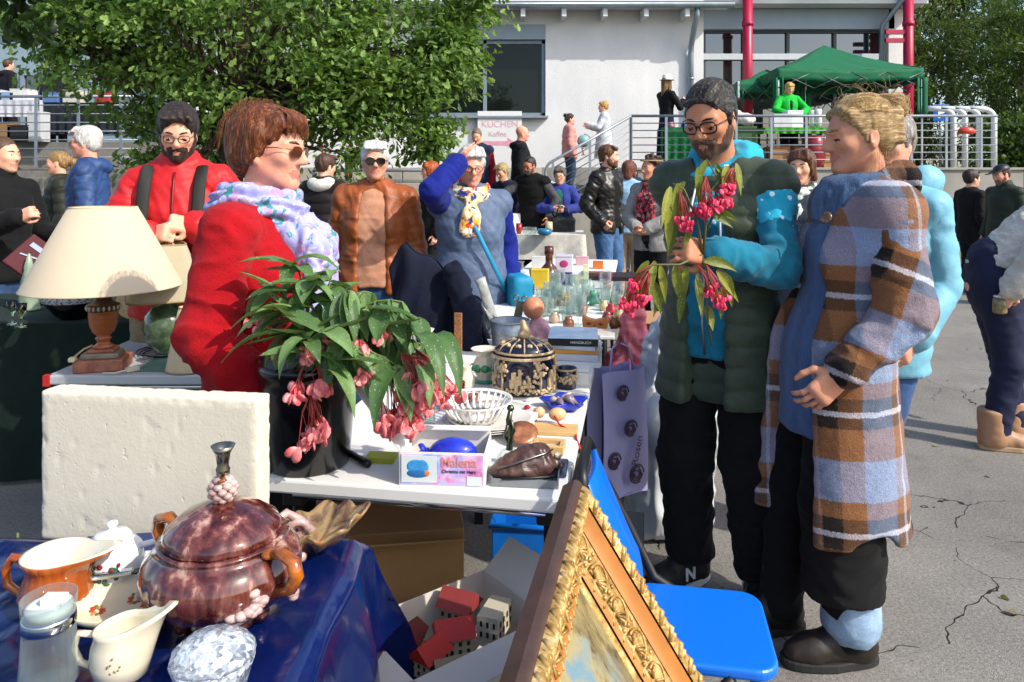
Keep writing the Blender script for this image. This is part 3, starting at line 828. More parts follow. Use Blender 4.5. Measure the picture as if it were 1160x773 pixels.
        if g.get('zip'):
            L = surf_line(o, g.get('zx', .004), r.neck[2] - .02, r.pel[2] + bot * r.s + .03)
            if len(L) > 3: zz = MB(); zz.tube(L, .0055, 6); zz.build('zip', mat(g['zip'], .5, .1), o)
    if pants and not hidden_legs:
        T = Solid(.03); pt = .012
        for sd in 'LR': add_leg(T, r, sd, pt, .092, .062, .052, .97)
        T.flat(r.pel + A3((0, 0, .04)) * r.s, r.pel - A3((0, 0, .05)) * r.s, .16 * r.s * r.build, .165 * r.s * r.build, A3((0, -1, 0)), 1.4, k=.05)
        T.cut((0, 0, -1), (0, 0, .055))
        T.mesh('trousers', pants, t, h=h * 1.2, smooth=1, disp=folds(.008, .9, seed=3))
    if skirt:
        T = Solid(.04); T.flat(r.pel + A3((0, 0, .06)), A3((0, 0, skirt[1])), .15 * r.s, skirt[2], A3((0, -1, 0)), 1.25); T.cut((0, 0, -1), (0, 0, skirt[1]))
        T.mesh('skirt', skirt[0], t, h=h * 1.3, disp=lambda V, LC, N: .018 * np.sin(np.arctan2(V[:, 0], V[:, 1]) * 14) * np.clip((r.pel[2] - V[:, 2]) * 2, 0, 1))
    if not hidden_legs:
        for sd in 'LR': shoe(r, sd, t, 'shoe', mat(shoes, .5, .2, bump=.2), mat(sole, .7, .1), h=max(.008, h), boot=boot)
    if gl: glasses(r, t, mat(gl[0], .25, .05), gl[1] if len(gl) > 1 else None)
    return t, r
def surf_line(o, x0, z0, z1, n=16, lift=.001):
    V = np.empty(len(o.data.vertices) * 3, np.float32); o.data.vertices.foreach_get('co', V); V = V.reshape(-1, 3); out = []
    for i in range(n):
        z = z0 + (z1 - z0) * i / (n - 1); q = V[(abs(V[:, 0] - x0) < .022) & (abs(V[:, 2] - z) < .022)]
        if len(q): out.append((x0, float(np.percentile(q[:, 1], 4)) - lift, z))
    return out
def scarf(r, parent, m, R=.085, th=.035, drop=.3, name='scarf', turns=2, ends=((-.04, -.13), ), h=.008, amp=.008, z=0., seed=4):
    S = Solid(.025)
    for j in range(turns):
        pr = None
        for i in range(21):
            a = 2 * PI * i / 20; tilt = .028 * math.cos(a + j)
            p = r.neck + A3((math.sin(a) * (R + .012 * j), -.012 - math.cos(a) * (R + .008 * j), .03 + z - j * .030 - .038 * max(0, math.cos(a)) + tilt * .3)) * r.s
            if pr is not None: S.cap(pr, p, th * .72 * r.s, th * .72 * r.s, k=.012)
            pr = p
    for (ex, ey) in ends:
        a = r.neck + A3((ex * .4, -.08, -.02)) * r.s; b = r.neck + A3((ex, ey - .01, -.14)) * r.s; c = r.neck + A3((ex * 1.3, ey - .01, -drop)) * r.s
        S.flat(a, b, th * r.s, th * 1.4 * r.s, A3((0, -1, 0)), 1.8); S.flat(b, c, th * 1.4 * r.s, th * 1.7 * r.s, A3((0, -1, 0)), 2.6)
    def dp(V, LC, N):
        q = vnoise(np.stack([LC[:, 0] * 6, LC[:, 1] * 3.2, LC[:, 2] * .15], 1), seed); q2 = vnoise(np.stack([V[:, 0] * 60, V[:, 1] * 30, V[:, 2] * 9], 1), seed + 1)
        return amp * (1.5 * np.abs(np.sin(2.5 * LC[:, 1] + 5 * vnoise(V * 9, seed + 2) + LC[:, 0] * 4)) + (1 - abs(2 * q2 - 1)) * .8 - 1.2)
    return S.mesh(name, m, parent, h=h, smooth=1, disp=dp)
# ------------------------------------------------------------------ ground
m, n, b = newmat('asphalt'); MATS['asphalt'] = m; pb(b, .9, spec=.3)
v = coords(n)
base = ramp(n, noise(n, v, 1.1, 6, .65), ((.3, '#73706b'), (.7, '#8f8b84')))
sp = noise(n, v, 240, 2, .8); base = mixc(n, .65, base, ramp(n, sp, ((.3, .3), (.52, .9), (.72, 1.3))), 'MULTIPLY'); base = mixc(n, .6, base, ramp(n, noise(n, v, 85, 2, .8), ((.32, .45), (.5, .95), (.66, 1.35))), 'MULTIPLY')
vo = n.nodes.new('ShaderNodeTexVoronoi'); vo.feature = 'DISTANCE_TO_EDGE'; vo.inputs['Scale'].default_value = 1.15
wv = n.nodes.new('ShaderNodeVectorMath'); wv.operation = 'ADD'
nz = n.nodes.new('ShaderNodeTexNoise'); nz.inputs['Scale'].default_value = 4; nz.inputs['Detail'].default_value = 3; n.links.new(v, nz.inputs['Vector'])
sc_ = n.nodes.new('ShaderNodeVectorMath'); sc_.operation = 'SCALE'; sc_.inputs['Scale'].default_value = .26; n.links.new(nz.outputs['Color'], sc_.inputs[0])
n.links.new(v, wv.inputs[0]); n.links.new(sc_.outputs[0], wv.inputs[1]); n.links.new(wv.outputs[0], vo.inputs['Vector'])
gate = math_(n, 'GREATER_THAN', noise(n, v, .9, 2), .5)
cr = math_(n, 'MULTIPLY', math_(n, 'LESS_THAN', vo.outputs['Distance'], .0028), gate)
st = ramp(n, noise(n, v, 3.3, 4, .7), ((.55, 1.0), (.78, .72)))
base = mixc(n, 1.0, base, st, 'MULTIPLY')
n.links.new(mixc(n, cr, base, '#1d1c1a'), b.inputs['Base Color'])
bumpn(n, math_(n, 'SUBTRACT', math_(n, 'ADD', sp, noise(n, v, 60, 3)), math_(n, 'MULTIPLY', cr, 3.)), b, .55, .006)
g = MB(); g.add([(-400, -60, 0), (400, -60, 0), (400, 900, 0), (-400, 900, 0)], [(0, 1, 2, 3)])
tag(g.build('ground', m), kind='structure')

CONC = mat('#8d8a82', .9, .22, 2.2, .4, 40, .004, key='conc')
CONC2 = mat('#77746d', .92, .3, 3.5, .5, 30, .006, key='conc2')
ZINC = mat('#8d9aa3', .42, .15, 5, .05, 30, metal=.75, key='zinc')
RAILM = mat('#8b949a', .45, .12, 8, .05, 60, metal=.6, key='railm')
RED = mat('#a5173f', .4, .1, 5, .05, 40, key='redcol')
FRAME = mat('#77848f', .5, .1, 4, .05, 40, key='wframe')
PLAST = mat('#c4c5c6', .92, .09, 1.1, .5, 45, .012, key='plaster', scale=(1, 1, .45), col2='#d8d8d6')
PANEL = mat('#8b98a4', .6, .06, 3, .03, 30, key='panel')
m, n, b = newmat('window_glass'); MATS['wglass'] = m; pb(b, .015, spec=.9, coat=1.)
b.inputs['Base Color'].default_value = (.012, .016, .017, 1); b.inputs['Coat Roughness'].default_value = .01; b.inputs['Coat IOR'].default_value = 1.9
bumpn(n, noise(n, coords(n), .9, 2), b, .08, .02)
WGL = m
m, n, b = newmat('dark_glass'); pb(b, .03, spec=.32); b.inputs['Base Color'].default_value = (.006, .009, .008, 1); bumpn(n, noise(n, coords(n), .9, 2), b, .08, .02); WGD = m

# terrace, steps
TZ = 1.62
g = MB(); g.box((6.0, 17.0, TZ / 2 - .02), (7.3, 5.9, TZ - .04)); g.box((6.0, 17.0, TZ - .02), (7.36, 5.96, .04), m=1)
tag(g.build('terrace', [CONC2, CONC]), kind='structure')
g = MB(); g.box((-9.5, 17.6, TZ / 2), (10.6, 8.4, TZ)); tag(g.build('terrace', [CONC2]), kind='structure')
g = MB()
for i in range(10):
    z = TZ * (10 - i) / 10 - .004; g.box((2.34 - .315 * i - .16, 15.1, z / 2), (.315, 2.1, z))
tag(g.build('steps', CONC), kind='structure')
t = thing('concrete_wall', 'grey concrete retaining wall below the terrace railing beside the man in a black cap', 'wall', (9.24, 13.9, 0))
g = MB(); g.box((-3.3, 0, .79), (7.2, .22, 1.58)); g.box((-3.3, 0, 1.6), (7.26, .30, .05)); g.build('wall', CONC, t, bevel=.01)
t = thing('concrete_wall', 'pale concrete block wall behind the lower railing left of the steps', 'wall', (-2.3, 13.25, 0))
g = MB()
for j in range(6):
    for i in range(12):
        g.box((-4.6 + i * .62 + (j % 2) * .3, 0, .14 + j * .27), (.605, .2, .255))
g.box((-1.4, .02, .8), (7.2, .17, 1.58)); g.build('wall', mat('#a39f95', .95, .25, 3, .5, 30, .006), t, bevel=.008)
t = thing('concrete_wall', 'weathered concrete wall below the left terrace behind the ponytailed woman', 'wall', (-9.2, 13.1, 0))
g = MB(); g.box((0, 0, .78), (5.6, .25, 1.56)); 
for i in range(10): g.box((-2.6 + i * .58, -.16, .72), (.3, .1, 1.44))
g.build('wall', CONC2, t, bevel=.01)

def railing(label, x0, x1, y, z, hgt=.98, step=.66, nbar=6, end=True):
    t = thing('railing', label, 'railing', (x0, y, z))
    L = x1 - x0; top = MB(); top.tube([(0, 0, hgt), (L, 0, hgt)], .026, 10); top.build('handrail', RAILM, t)
    for k in range(nbar):
        zz = hgt - (k + 1) * hgt / (nbar + 1) * .98
        o = MB(); o.tube([(0, 0, zz), (L, 0, zz)], .010, 6); o.build('rail', RAILM, t)
    i = 0
    while i * step <= L + .01:
        o = MB(); o.box((min(i * step, L), 0, hgt / 2), (.045, .022, hgt)); o.build('post', RAILM, t); i += 1
    return t
railing('grey metal railing along the raised terrace with the green canopy', 2.25, 9.15, 13.95, TZ)
railing('grey metal railing on the left terrace above the ponytailed woman', -9.9, -6.6, 13.05, TZ, 1.25, .75, 7)
railing('low grey railing in front of the pale block wall', -3.3, -.35, 12.3, .42, 1.14, 1.0, 6)
# sloping stair rail
t = thing('stair_railing', 'sloping grey stair railing with curved lower end beside the pink jacket', 'railing', (2.25, 13.95, TZ))
sl = -.575
hr = [(0, 0, .98), (-1.5, 0, .98 + 1.5 * sl)] + [(-1.5 - .12 * math.sin(a), 0, .98 + 1.5 * sl - .10 - .02 + .12 * math.cos(a) - .06 * a) for a in np.linspace(.4, 2.6, 8)] + [(-1.35, 0, .48 + 1.35 * sl - .02)]
o = MB(); o.tube(hr, .026, 10); o.build('handrail', RAILM, t)
for k in range(6):
    zz = .98 - (k + 1) * .137; o = MB(); o.tube([(0, 0, zz), (-1.5 - (.0 if k < 3 else .2), 0, zz + (1.5 + (.0 if k < 3 else .2)) * sl)], .010, 6); o.build('rail', RAILM, t)
for x in (-.02, -.78, -1.48): o = MB(); o.box((x, 0, .49 + x * -sl), (.045, .022, .98)); o.build('post', RAILM, t)

# main building
BY = 16.5
def bz(py, y=BY): return CAM_H + (HOR - py) / FPX * y
def bx(px, y=BY): return (px - 580) / FPX * y
bd = thing('community_building', 'white rendered building with zinc gutter, large windows and red columns', 'building', (0, BY, 0))
zt = 5.5; wl, wr_ = bx(470), bx(618); zb_, zt_ = bz(132), bz(28)
g = MB(); xr = bx(797); D = .36
def wallp(x0, x1, z0, z1): g.box(((x0 + x1) / 2, D / 2, (z0 + z1) / 2), (x1 - x0, D, z1 - z0))
wallp(-7.5, wl, 0, zt); wallp(wr_, xr, 0, zt); wallp(wl, wr_, 0, zb_); wallp(wl, wr_, zt_, zt)
g.box((xr - .18, 1.4, zt / 2), (.355, 2.06, zt))
g.build('wall', PLAST, bd)
g = MB(); g.box(((-7.5 + xr) / 2, -.02, .83), (xr + 7.5, .04, 1.66)); g.build('plinth', CONC, bd)
wn = MB(); fw = .085
for x in (wl, bx(547), wr_ - fw): wn.box((x + fw / 2, .12, (zb_ + bz(45)) / 2), (fw, .09, bz(45) - zb_ - .004))
wn.box(((wl + wr_) / 2, .121, zb_ + fw / 2), (wr_ - wl, .092, fw)); wn.box(((wl + wr_) / 2, .121, bz(45) - fw / 2), (wr_ - wl, .092, fw))
wn.box(((wl + wr_) / 2, -.02, zb_ - .025), (wr_ - wl + .1, .34, .05))
wno = wn.build('window', FRAME, bd, bevel=.006)
g = MB(); g.box(((wl + wr_) / 2, .125, (zb_ + bz(45)) / 2), (wr_ - wl - .1, .012, bz(45) - zb_ - .1)); g.build('pane', WGD, wno)
g = MB(); g.box(((wl + wr_) / 2, .06, (bz(45) + zt_) / 2), (wr_ - wl, .16, zt_ - bz(45))); g.build('shutter_box', PANEL, wno, bevel=.008)
g = MB(); gz = bz(14)
hp = [(math.cos(a) * .075, math.sin(a) * .075) for a in np.linspace(PI, 2 * PI, 9)]
g.surf(lambda u, v_: (-7.5 + (bx(822) + 7.5) * u, -.62 + math.cos(PI + PI * v_) * .08, gz + .05 + math.sin(PI + PI * v_) * .085), 2, 12)
for i in range(14): g.box((-7 + i * .85, -.60, gz + .05), (.03, .19, .02))
g.build('gutter', ZINC, bd, solid=.012)
for px in (592, 637, 682, 727, 772):
    g = MB(); g.box((bx(px), -.29, bz(22.5) + .05), (.10, .57, .20), m=0); g.build('rafter_end', mat('#c9ccce', .8, .05, 3, .1), bd, bevel=.006)
g = MB(); g.slab([(-7.6, -.60, gz + .11), (bx(822), -.60, gz + .11), (bx(822), 4.0, gz + 1.2), (-7.6, 4.0, gz + 1.2)], .07); g.build('roof', mat('#7f8b93', .5, .12, 1.2, .05, metal=.3), bd)
g = MB(); g.box(((-7.5 + bx(822)) / 2, -.3, gz + .06), (bx(822) + 7.5, .5, .04)); g.build('soffit', mat('#c4c8cb', .8, .05), bd)
dx = bx(783)
g = MB(); g.tube([(dx, -.55, gz + .02), (dx, -.53, gz - .2), (dx - .03, -.40, gz - .42), (dx - .03, -.14, gz - .75), (dx - .03, -.09, gz - .95), (dx - .03, -.09, TZ)], .062, 14)
for z in (2.4, 3.6): g.lathe([(.072, 0), (.072, .05)], (dx - .03, -.09, z), 14)
g.build('downpipe', ZINC, bd)
# glazed part, set back
GY = 1.95
x0, x1 = xr, bx(1000, BY + GY)
zz = [bz(p, BY + GY) for p in (190, 68, 62, 35, 12)]
g = MB(); g.box(((x0 + x1) / 2, GY + .03, (TZ + zz[3]) / 2), (x1 - x0, .02, zz[3] - TZ)); g.build('glazing', WGL, bd)
g = MB()
for px in (797, 842, 892, 945, 997):
    g.box((bx(px, BY + GY), GY, (TZ + zz[3]) / 2), (.08, .10, zz[3] - TZ - .002))
g.box(((x0 + x1) / 2, GY - .004, zz[3] - .03), (x1 - x0, .1, .07)); g.build('glazing_frame', mat('#3c4146', .5, .1), bd, bevel=.006)
g = MB(); g.box(((x0 + x1) / 2, GY - .03, (zz[1] + zz[2]) / 2), (x1 - x0, .12, .15)); g.build('transom', mat('#b9bfc4', .6, .06), bd, bevel=.006)
g = MB(); g.box(((x0 + x1) / 2 + .1, GY - .05, (zz[3] + zz[4]) / 2), (x1 - x0 + .2, .3, zz[4] - zz[3])); g.build('lintel', PANEL, bd, bevel=.01)
g = MB(); g.box((x1 + .22, GY + .05, 2.8), (.36, .5, 5.6)); g.box(((x0 + x1) / 2 + .3, GY - .3, zz[4] + .32), (x1 - x0 + .9, .8, .62)); g.build('pillar', PLAST, bd, bevel=.01)
g = MB(); g.surf(lambda u, v_: (x0 - .3 + (x1 + 1.3 - x0) * u, GY - .9 + math.cos(PI + PI * v_) * .08, zz[4] + .42 + math.sin(PI + PI * v_) * .085), 2, 12); g.build('gutter', ZINC, bd, solid=.012)
g = MB(); g.slab([(x0 - .3, GY - .9, zz[4] + .5), (x1 + 1.0, GY - .9, zz[4] + .5), (x1 + 1.0, GY + 4, zz[4] + 1.6), (x0 - .3, GY + 4, zz[4] + 1.6)], .07); g.build('roof', mat('#7f8b93', .5, .12, 1.2, .05, metal=.3), bd)
cx = bx(1020, BY + 1.2)
g = MB(); g.tube([(cx + .05, GY - .85, zz[4] + .35), (cx + .05, GY - .8, zz[4] + .1), (cx - .25, GY - .4, zz[4] - .45), (cx - .3, GY - .3, TZ)], .065, 14); g.build('downpipe', ZINC, bd)
for px, yy in ((847, 1.15), (1029, 1.15)):
    c = MB(); X = bx(px, BY + yy); c.lathe([(.115, TZ), (.115, 6.2)], (X, yy, 0), 22); c.lathe([(.135, 0), (.135, .10)], (X, yy, 5.05), 22); c.lathe([(.135, 0), (.135, .05)], (X, yy, TZ), 22)
    if px > 1000:
        for z in (4.95, 5.15): c.box((X - .3, yy, z - .25), (.5, .10, .10))
    c.build('column', RED, bd)
g = MB(); g.lathe([(.12, 5.2), (.12, 8)], (bx(645), .6, 0), 18); g.build('column', RED, bd)
g = MB(); g.lathe([(.07, 5.2), (.07, 8)], (bx(638), .5, 0), 14); g.build('column', mat('#6f86c0', .5), bd)

# side wing far left behind the tree
wg = thing('side_wing', 'blue grey building wing behind the oak on the far left', 'building', (-11, 22, 0))
g = MB(); g.box((0, 1, 3.2), (13, 2, 6.4)); g.build('wall', mat('#7e929c', .7, .1, 1.5, .1), wg)
for i in range(5):
    f_ = MB(); X = -5 + i * 2.3
    for s_ in (-1, 1): f_.box((X + s_ * .8, -.06, 3.7), (.1, .12, 1.7)); f_.box((X, -.061, 3.7 + s_ * .8), (1.7, .122, .1))
    fo = f_.build('window', FRAME, wg); p_ = MB(); p_.box((X, -.03, 3.7), (1.55, .02, 1.55)); p_.build('pane', WGL, fo)
g = MB(); g.slab([(-6.8, -.6, 6.4), (6.8, -.6, 6.4), (6.8, 3, 7.6), (-6.8, 3, 7.6)], .1); g.build('roof', mat('#6d7a82', .5), wg)

# green pop-up canopies
GREEN = cloth('#12613f', 180, .12, .7, .25)
def gazebo(label, cx_, cy_, sx, sy, ez, pk, parts=True):
    t = thing('canopy_tent', label, 'canopy', (cx_, cy_, TZ)); ez -= TZ; pk -= TZ
    g = MB(); hx, hy = sx / 2, sy / 2
    cor = [(-hx, -hy), (hx, -hy), (hx, hy), (-hx, hy)]
    for i in range(4):
        a, b_ = cor[i], cor[(i + 1) % 4]
        def fn(u, v_, a=a, b_=b_):
            x = a[0] + (b_[0] - a[0]) * u; y = a[1] + (b_[1] - a[1]) * u
            sag = .05 * math.sin(PI * u) * (1 - v_) ** 2 + .05 * math.sin(PI * v_)
            return (x * (1 - v_), y * (1 - v_), ez + (pk - ez) * v_ ** 1.05 - sag + .012 * math.sin(u * 23 + v_ * 9) * (1 - v_))
        g.surf(fn, 17, 13)
    g.build('canopy_roof', GREEN, t, solid=.006)
    g = MB()
    for i in range(4):
        a, b_ = cor[i], cor[(i + 1) % 4]
        def fn(u, v_, a=a, b_=b_):
            k_ = 1.004 + .012 * v_ * math.sin(u * 31); return ((a[0] + (b_[0] - a[0]) * u) * k_, (a[1] + (b_[1] - a[1]) * u) * k_, ez + .004 - .05 * math.sin(PI * u) - v_ * (.24 + .012 * math.sin(u * 44)))
        g.surf(fn, 41, 4)
    g.build('valance', GREEN, t, solid=.005)
    for (x, y) in cor:
        l = MB(); l.box((x * .985, y * .985, ez / 2), (.035, .035, ez)); lo = l.build('leg', mat('#c9ccd0', .35, .1, metal=.7), t)
        c = MB(); c.surf(lambda u, v_, x=x, y=y: (x * .99 + (u - .5) * .22 * (-1 if x > 0 else 1) + .02 * math.sin(u * 12), y * .995 + .03 * math.sin(u * 9 + 2) - .01, ez - .2 - v_ * (.85 - .3 * abs(u - .5))), 11, 7)
        c.build('corner_drape', GREEN, lo, solid=.005)
    g = MB()
    for i in range(4):
        a, b_ = cor[i], cor[(i + 1) % 4]
        for k in range(4):
            p = [(a[0] + (b_[0] - a[0]) * (k + q) / 4, a[1] + (b_[1] - a[1]) * (k + q) / 4) for q in (0, 1)]
            g.tube([(p[0][0], p[0][1], ez - .08), (p[1][0], p[1][1], ez - .42)], .012, 5); g.tube([(p[0][0], p[0][1], ez - .42), (p[1][0], p[1][1], ez - .08)], .012, 5)
    g.build('scissor_frame', mat('#5c6165', .4, .1, metal=.6), t)
gx0, gx1 = bx(893, 14.7), bx(1065, 14.7)
gazebo('large dark green pop-up canopy on the terrace with peaked roof', (gx0 + gx1) / 2, 15.3 + 1.3, gx1 - gx0, 2.6, bz(72, 14.7), bz(46, 16.0))
gazebo('smaller green canopy edge behind the red column on the terrace', bx(862, 16.3) + .25, 16.9, 1.5, 1.2, bz(92, 16.3), bz(80, 16.9))

# parking sign
t = thing('parking_sign', 'blue square parking sign with white P beside the terrace railing', 'sign', (bx(1066, 15.0), 15.0, TZ))
g = MB(); g.tube([(0, .03, 0), (0, .03, 1.4)], .025, 10); g.build('pole', ZINC, t)
g = MB(); g.box((0, 0, bz(128, 15) - TZ), (.33, .012, .34)); g.build('plate', mat('#0d5fb0', .35, .03, bump=0), t, bevel=.004)
text_obj('letter', 'P', .30, mat('#e8ecef', .4, .02, bump=0), t, (0, -.009, bz(128.5, 15) - TZ), (rad(90), 0, 0), bold=.008)

# ------------------------------------------------------------------ foliage
def leaf_shape(kind):
    if kind == 'oak':
        V = [(0, 0, 0), (.16, .18, .03), (.12, .34, .04), (.27, .5, .05), (.2, .68, .03), (.27, .8, .0), (0, 1, -.06), (-.27, .8, 0), (-.2, .68, .03), (-.27, .5, .05), (-.12, .34, .04), (-.16, .18, .03), (0, .5, -.02)]
        F = [(12, 0, 1), (12, 1, 2), (12, 2, 3), (12, 3, 4), (12, 4, 5), (12, 5, 6), (12, 6, 7), (12, 7, 8), (12, 8, 9), (12, 9, 10), (12, 10, 11), (12, 11, 0)]
    elif kind == 'lance':
        V = [(0, 0, 0), (.11, .35, .03), (.10, .65, .0), (0, 1, -.12), (-.10, .65, 0), (-.11, .35, .03), (0, .45, -.01)]
        F = [(6, 0, 1), (6, 1, 2), (6, 2, 3), (6, 3, 4), (6, 4, 5), (6, 5, 0)]
    else:
        V = [(0, 0, 0), (.3, .3, .05), (.32, .6, .04), (0, 1, -.08), (-.32, .6, .04), (-.3, .3, .05), (0, .45, -.02)]
        F = [(6, 0, 1), (6, 1, 2), (6, 2, 3), (6, 3, 4), (6, 4, 5), (6, 5, 0)]
    return np.array(V, float), np.array(F)
def leaf_cloud(name, P, N, size, kind, m, parent, rng, droop=.3, spread=.9):
    V, F = leaf_shape(kind); n = len(P)
    d = rng.normal(size=(n, 3)) * spread + N; d[:, 2] -= droop; d /= np.linalg.norm(d, axis=1)[:, None]
    u = rng.normal(size=(n, 3)) * .6 + np.array([0, 0, 1.0]); x = np.cross(d, u); x /= np.linalg.norm(x, axis=1)[:, None]; z = np.cross(x, d)
    s = size * rng.uniform(.6, 1.25, n)
    VV = P[:, None, :] + s[:, None, None] * (V[None, :, 0, None] * x[:, None] + V[None, :, 1, None] * d[:, None] + V[None, :, 2, None] * z[:, None])
    FF = F[None] + (np.arange(n) * len(V))[:, None, None]
    return mesh_np(name, VV.reshape(-1, 3), FF.reshape(-1, 3), m, parent, smooth=False)
def clumps(rng, nc, c, r, rc, per, shell=.55):
    """points gathered in twig clumps spread through an ellipsoid"""
    d = rng.normal(size=(nc, 3)); d /= np.linalg.norm(d, axis=1)[:, None]
    k = rng.uniform(shell, 1.0, nc) * (1 + .16 * (vnoise(d * 2.3 + 5, 3) - .5) * 2)
    cc = np.array(c) + d * np.array(r) * k[:, None]
    rr = rc * rng.uniform(.5, 1.4, nc)
    q = rng.normal(size=(nc, per, 3)); q /= np.linalg.norm(q, axis=2)[:, :, None] + 1e-9
    q *= (rng.uniform(0, 1, (nc, per)) ** .5)[:, :, None]
    P = cc[:, None] + q * rr[:, None, None] * np.array([1.25, 1.25, .62]); N = q * .5 + d[:, None] * .8
    return P.reshape(-1, 3), N.reshape(-1, 3), cc
def branches(mb, root, tips, rng, r0=.035):
    for tp in tips:
        a = Vector(root); b_ = Vector(tp); k_ = (a + b_) / 2 + Vector(rng.normal(size=3) * .18) + Vector((0, 0, .15))
        mb.tube([a, (a + k_) / 2 + Vector(rng.normal(size=3) * .06), k_, (k_ + b_) / 2 + Vector(rng.normal(size=3) * .05), b_], [r0, r0 * .8, r0 * .6, r0 * .4, r0 * .15], 6)
BARK = mat('#4a3d31', .9, .4, 12, .9, 40, .02, scale=(1, 1, .3), key='bark')
OAK = leafm('#33511f', '#86a354', trans=.35)
t = thing('oak_tree', 'broad green oak spreading over the crowd in front of the white building', 'tree', (-3.5, 9.0, 0))
rng = np.random.default_rng(5)
P, N, cc = clumps(rng, 430, (0.25, .3, 3.55), (2.85, 2.1, 2.0), .36, 62, .35)
P2, N2, c2 = clumps(rng, 150, (1.75, -.1, 2.45), (1.15, .9, .72), .27, 44, .2)
P3, N3, c3 = clumps(rng, 60, (-.75, .2, 1.75), (.5, .4, .95), .26, 44, .2)
P4, N4, c4 = clumps(rng, 90, (-1.75, .0, 3.25), (.95, .9, .70), .28, 42, .2)
P5, N5, c5 = clumps(rng, 26, (2.55, -.15, 1.95), (.34, .3, .55), .16, 34, .1)
P6, N6, c6 = clumps(rng, 64, (2.72, -.1, 3.05), (.42, .5, .95), .24, 44, .1); P7, N7, c7 = clumps(rng, 24, (3.15, -.1, 3.7), (.35, .4, .35), .22, 40, .1)
P = np.concatenate([P, P2, P3, P4, P5, P6, P7]); N = np.concatenate([N, N2, N3, N4, N5, N6, N7])
leaf_cloud('crown', P, N, .098, 'oak', OAK, t, rng)
g = MB(); tr = [(-.2, .3, 0), (-.15, .3, .9), (0, .28, 1.8), (.1, .3, 2.8), (.2, .3, 4.2)]
g.tube(tr, [.24, .19, .17, .14, .06], 12)
for q in (cc[::7], c2[::4], c3[::4], c4[::4], c6[::5]): branches(g, (.0, .3, 2.2), q, rng)
g.build('trunk', BARK, t)

t = thing('maple_branch', 'dark shaded leafy branch hanging into the upper left corner', 'tree', (-4.2, 5.2, 0))
rng = np.random.default_rng(9)
P, N, cc = clumps(rng, 46, (.55, 0, 2.95), (.95, .5, .42), .17, 30, .1)
leaf_cloud('crown', P, N, .13, 'oak', leafm('#10200c', '#274015', trans=.18), t, rng)
g = MB(); g.tube([(-2.6, .3, 0), (-2.5, .3, 1.5), (-2.2, .25, 3.0), (-1.2, .15, 3.6), (.2, 0, 3.25), (1.2, 0, 2.95)], [.2, .17, .12, .07, .03, .01], 10); branches(g, (-.8, .1, 3.45), cc[::4], rng, .015); g.build('trunk', BARK, t)

# tall hedge trees on the right, behind the terrace
rng = np.random.default_rng(21)
HED = [leafm('#2b3a1c', '#66733f', trans=.25), leafm('#22331a', '#516633', trans=.25), leafm('#1a2912', '#3b5424', trans=.25)]
hedge = [('feathery olive green willow rising right behind the parking sign', 10.7, 19.5, 1.5, 1.3, 3.4, 3.7, 230, 'lance', .17, 0),
         ('dense mid green tree behind the bent white pipes', 12.6, 18.2, 1.6, 1.4, 3.3, 3.5, 240, 'lance', .16, 1),
         ('dark green bush at the right edge behind the man in a black cap', 11.3, 16.2, 1.2, 1.0, 1.5, 1.6, 130, 'leaf', .11, 2),
         ('tall pale green tree at the right edge above the dark bush', 14.3, 20.6, 1.9, 1.5, 3.9, 4.2, 240, 'lance', .17, 1)]
for (lb, x, y, rx, ry, rz_, cz, nc, kd, sz, mi) in hedge:
    t = thing('broadleaf_tree' if mi != 2 else 'bush', lb, 'tree' if mi != 2 else 'bush', (x, y, 0))
    P, N, cc = clumps(rng, nc, (0, 0, cz), (rx, ry, rz_), .34, 62, .3)
    leaf_cloud('crown', P, N, sz, kd, HED[mi], t, rng, droop=.0, spread=.7)
    g = MB(); g.tube([(0, 0, 0), (.05, 0, cz * .5), (0, .1, cz), (.1, 0, cz + rz_ * .8)], [.13, .1, .08, .02], 10); branches(g, (0, 0, cz * .5), cc[::9], rng, .03); g.build('trunk', BARK, t)
for i, (lb, px) in enumerate((('thin dark pine trunk showing above the willow crown', 1074), ('thin dark pine trunk at the top right against pale sky', 1128))):
    t = thing('pine_tree', lb, 'tree', (bx(px, 26), 26, 0))
    g = MB(); g.tube([(0, 0, 0), (.1, 0, 5), (.05, 0, 12)], [.2, .16, .1], 10); g.build('trunk', BARK, t)
    P, N, cc = clumps(rng, 110, (0, 0, 7.2), (1.6, 1.8, 4.0), .5, 44, .2); leaf_cloud('crown', P, N, .28, 'lance', HED[2], t, rng)
# ------------------------------------------------------------------ shared object materials
WHITE = mat('#d8d7d2', .55, .05, 3, .05, 60, key='whitetop')
PORC = glaze('#dedbd3', .1, .03)
CREAM = glaze('#d8cfb4', .12, .05)
BLACKM = mat('#141414', .45, .2, 8, .1, 80, key='blackm')
CHROME = metal('#c2c6c8', .12, .05)
CARD = mat('#a07a4e', .85, .12, 4, .25, 90, key='card')
PAPERW = mat('#d9d6cf', .8, .05, 4, .1, 60, key='paperw')
WOODL = mat('#c09a63', .6, .2, 5, .15, 60, scale=(1, 8, 8), key='woodl')
GL = thinglass()
def TP(px, py, z=.74): return G(px, py, z)
def local(t, p): return Vector(p) - Vector(t.location)

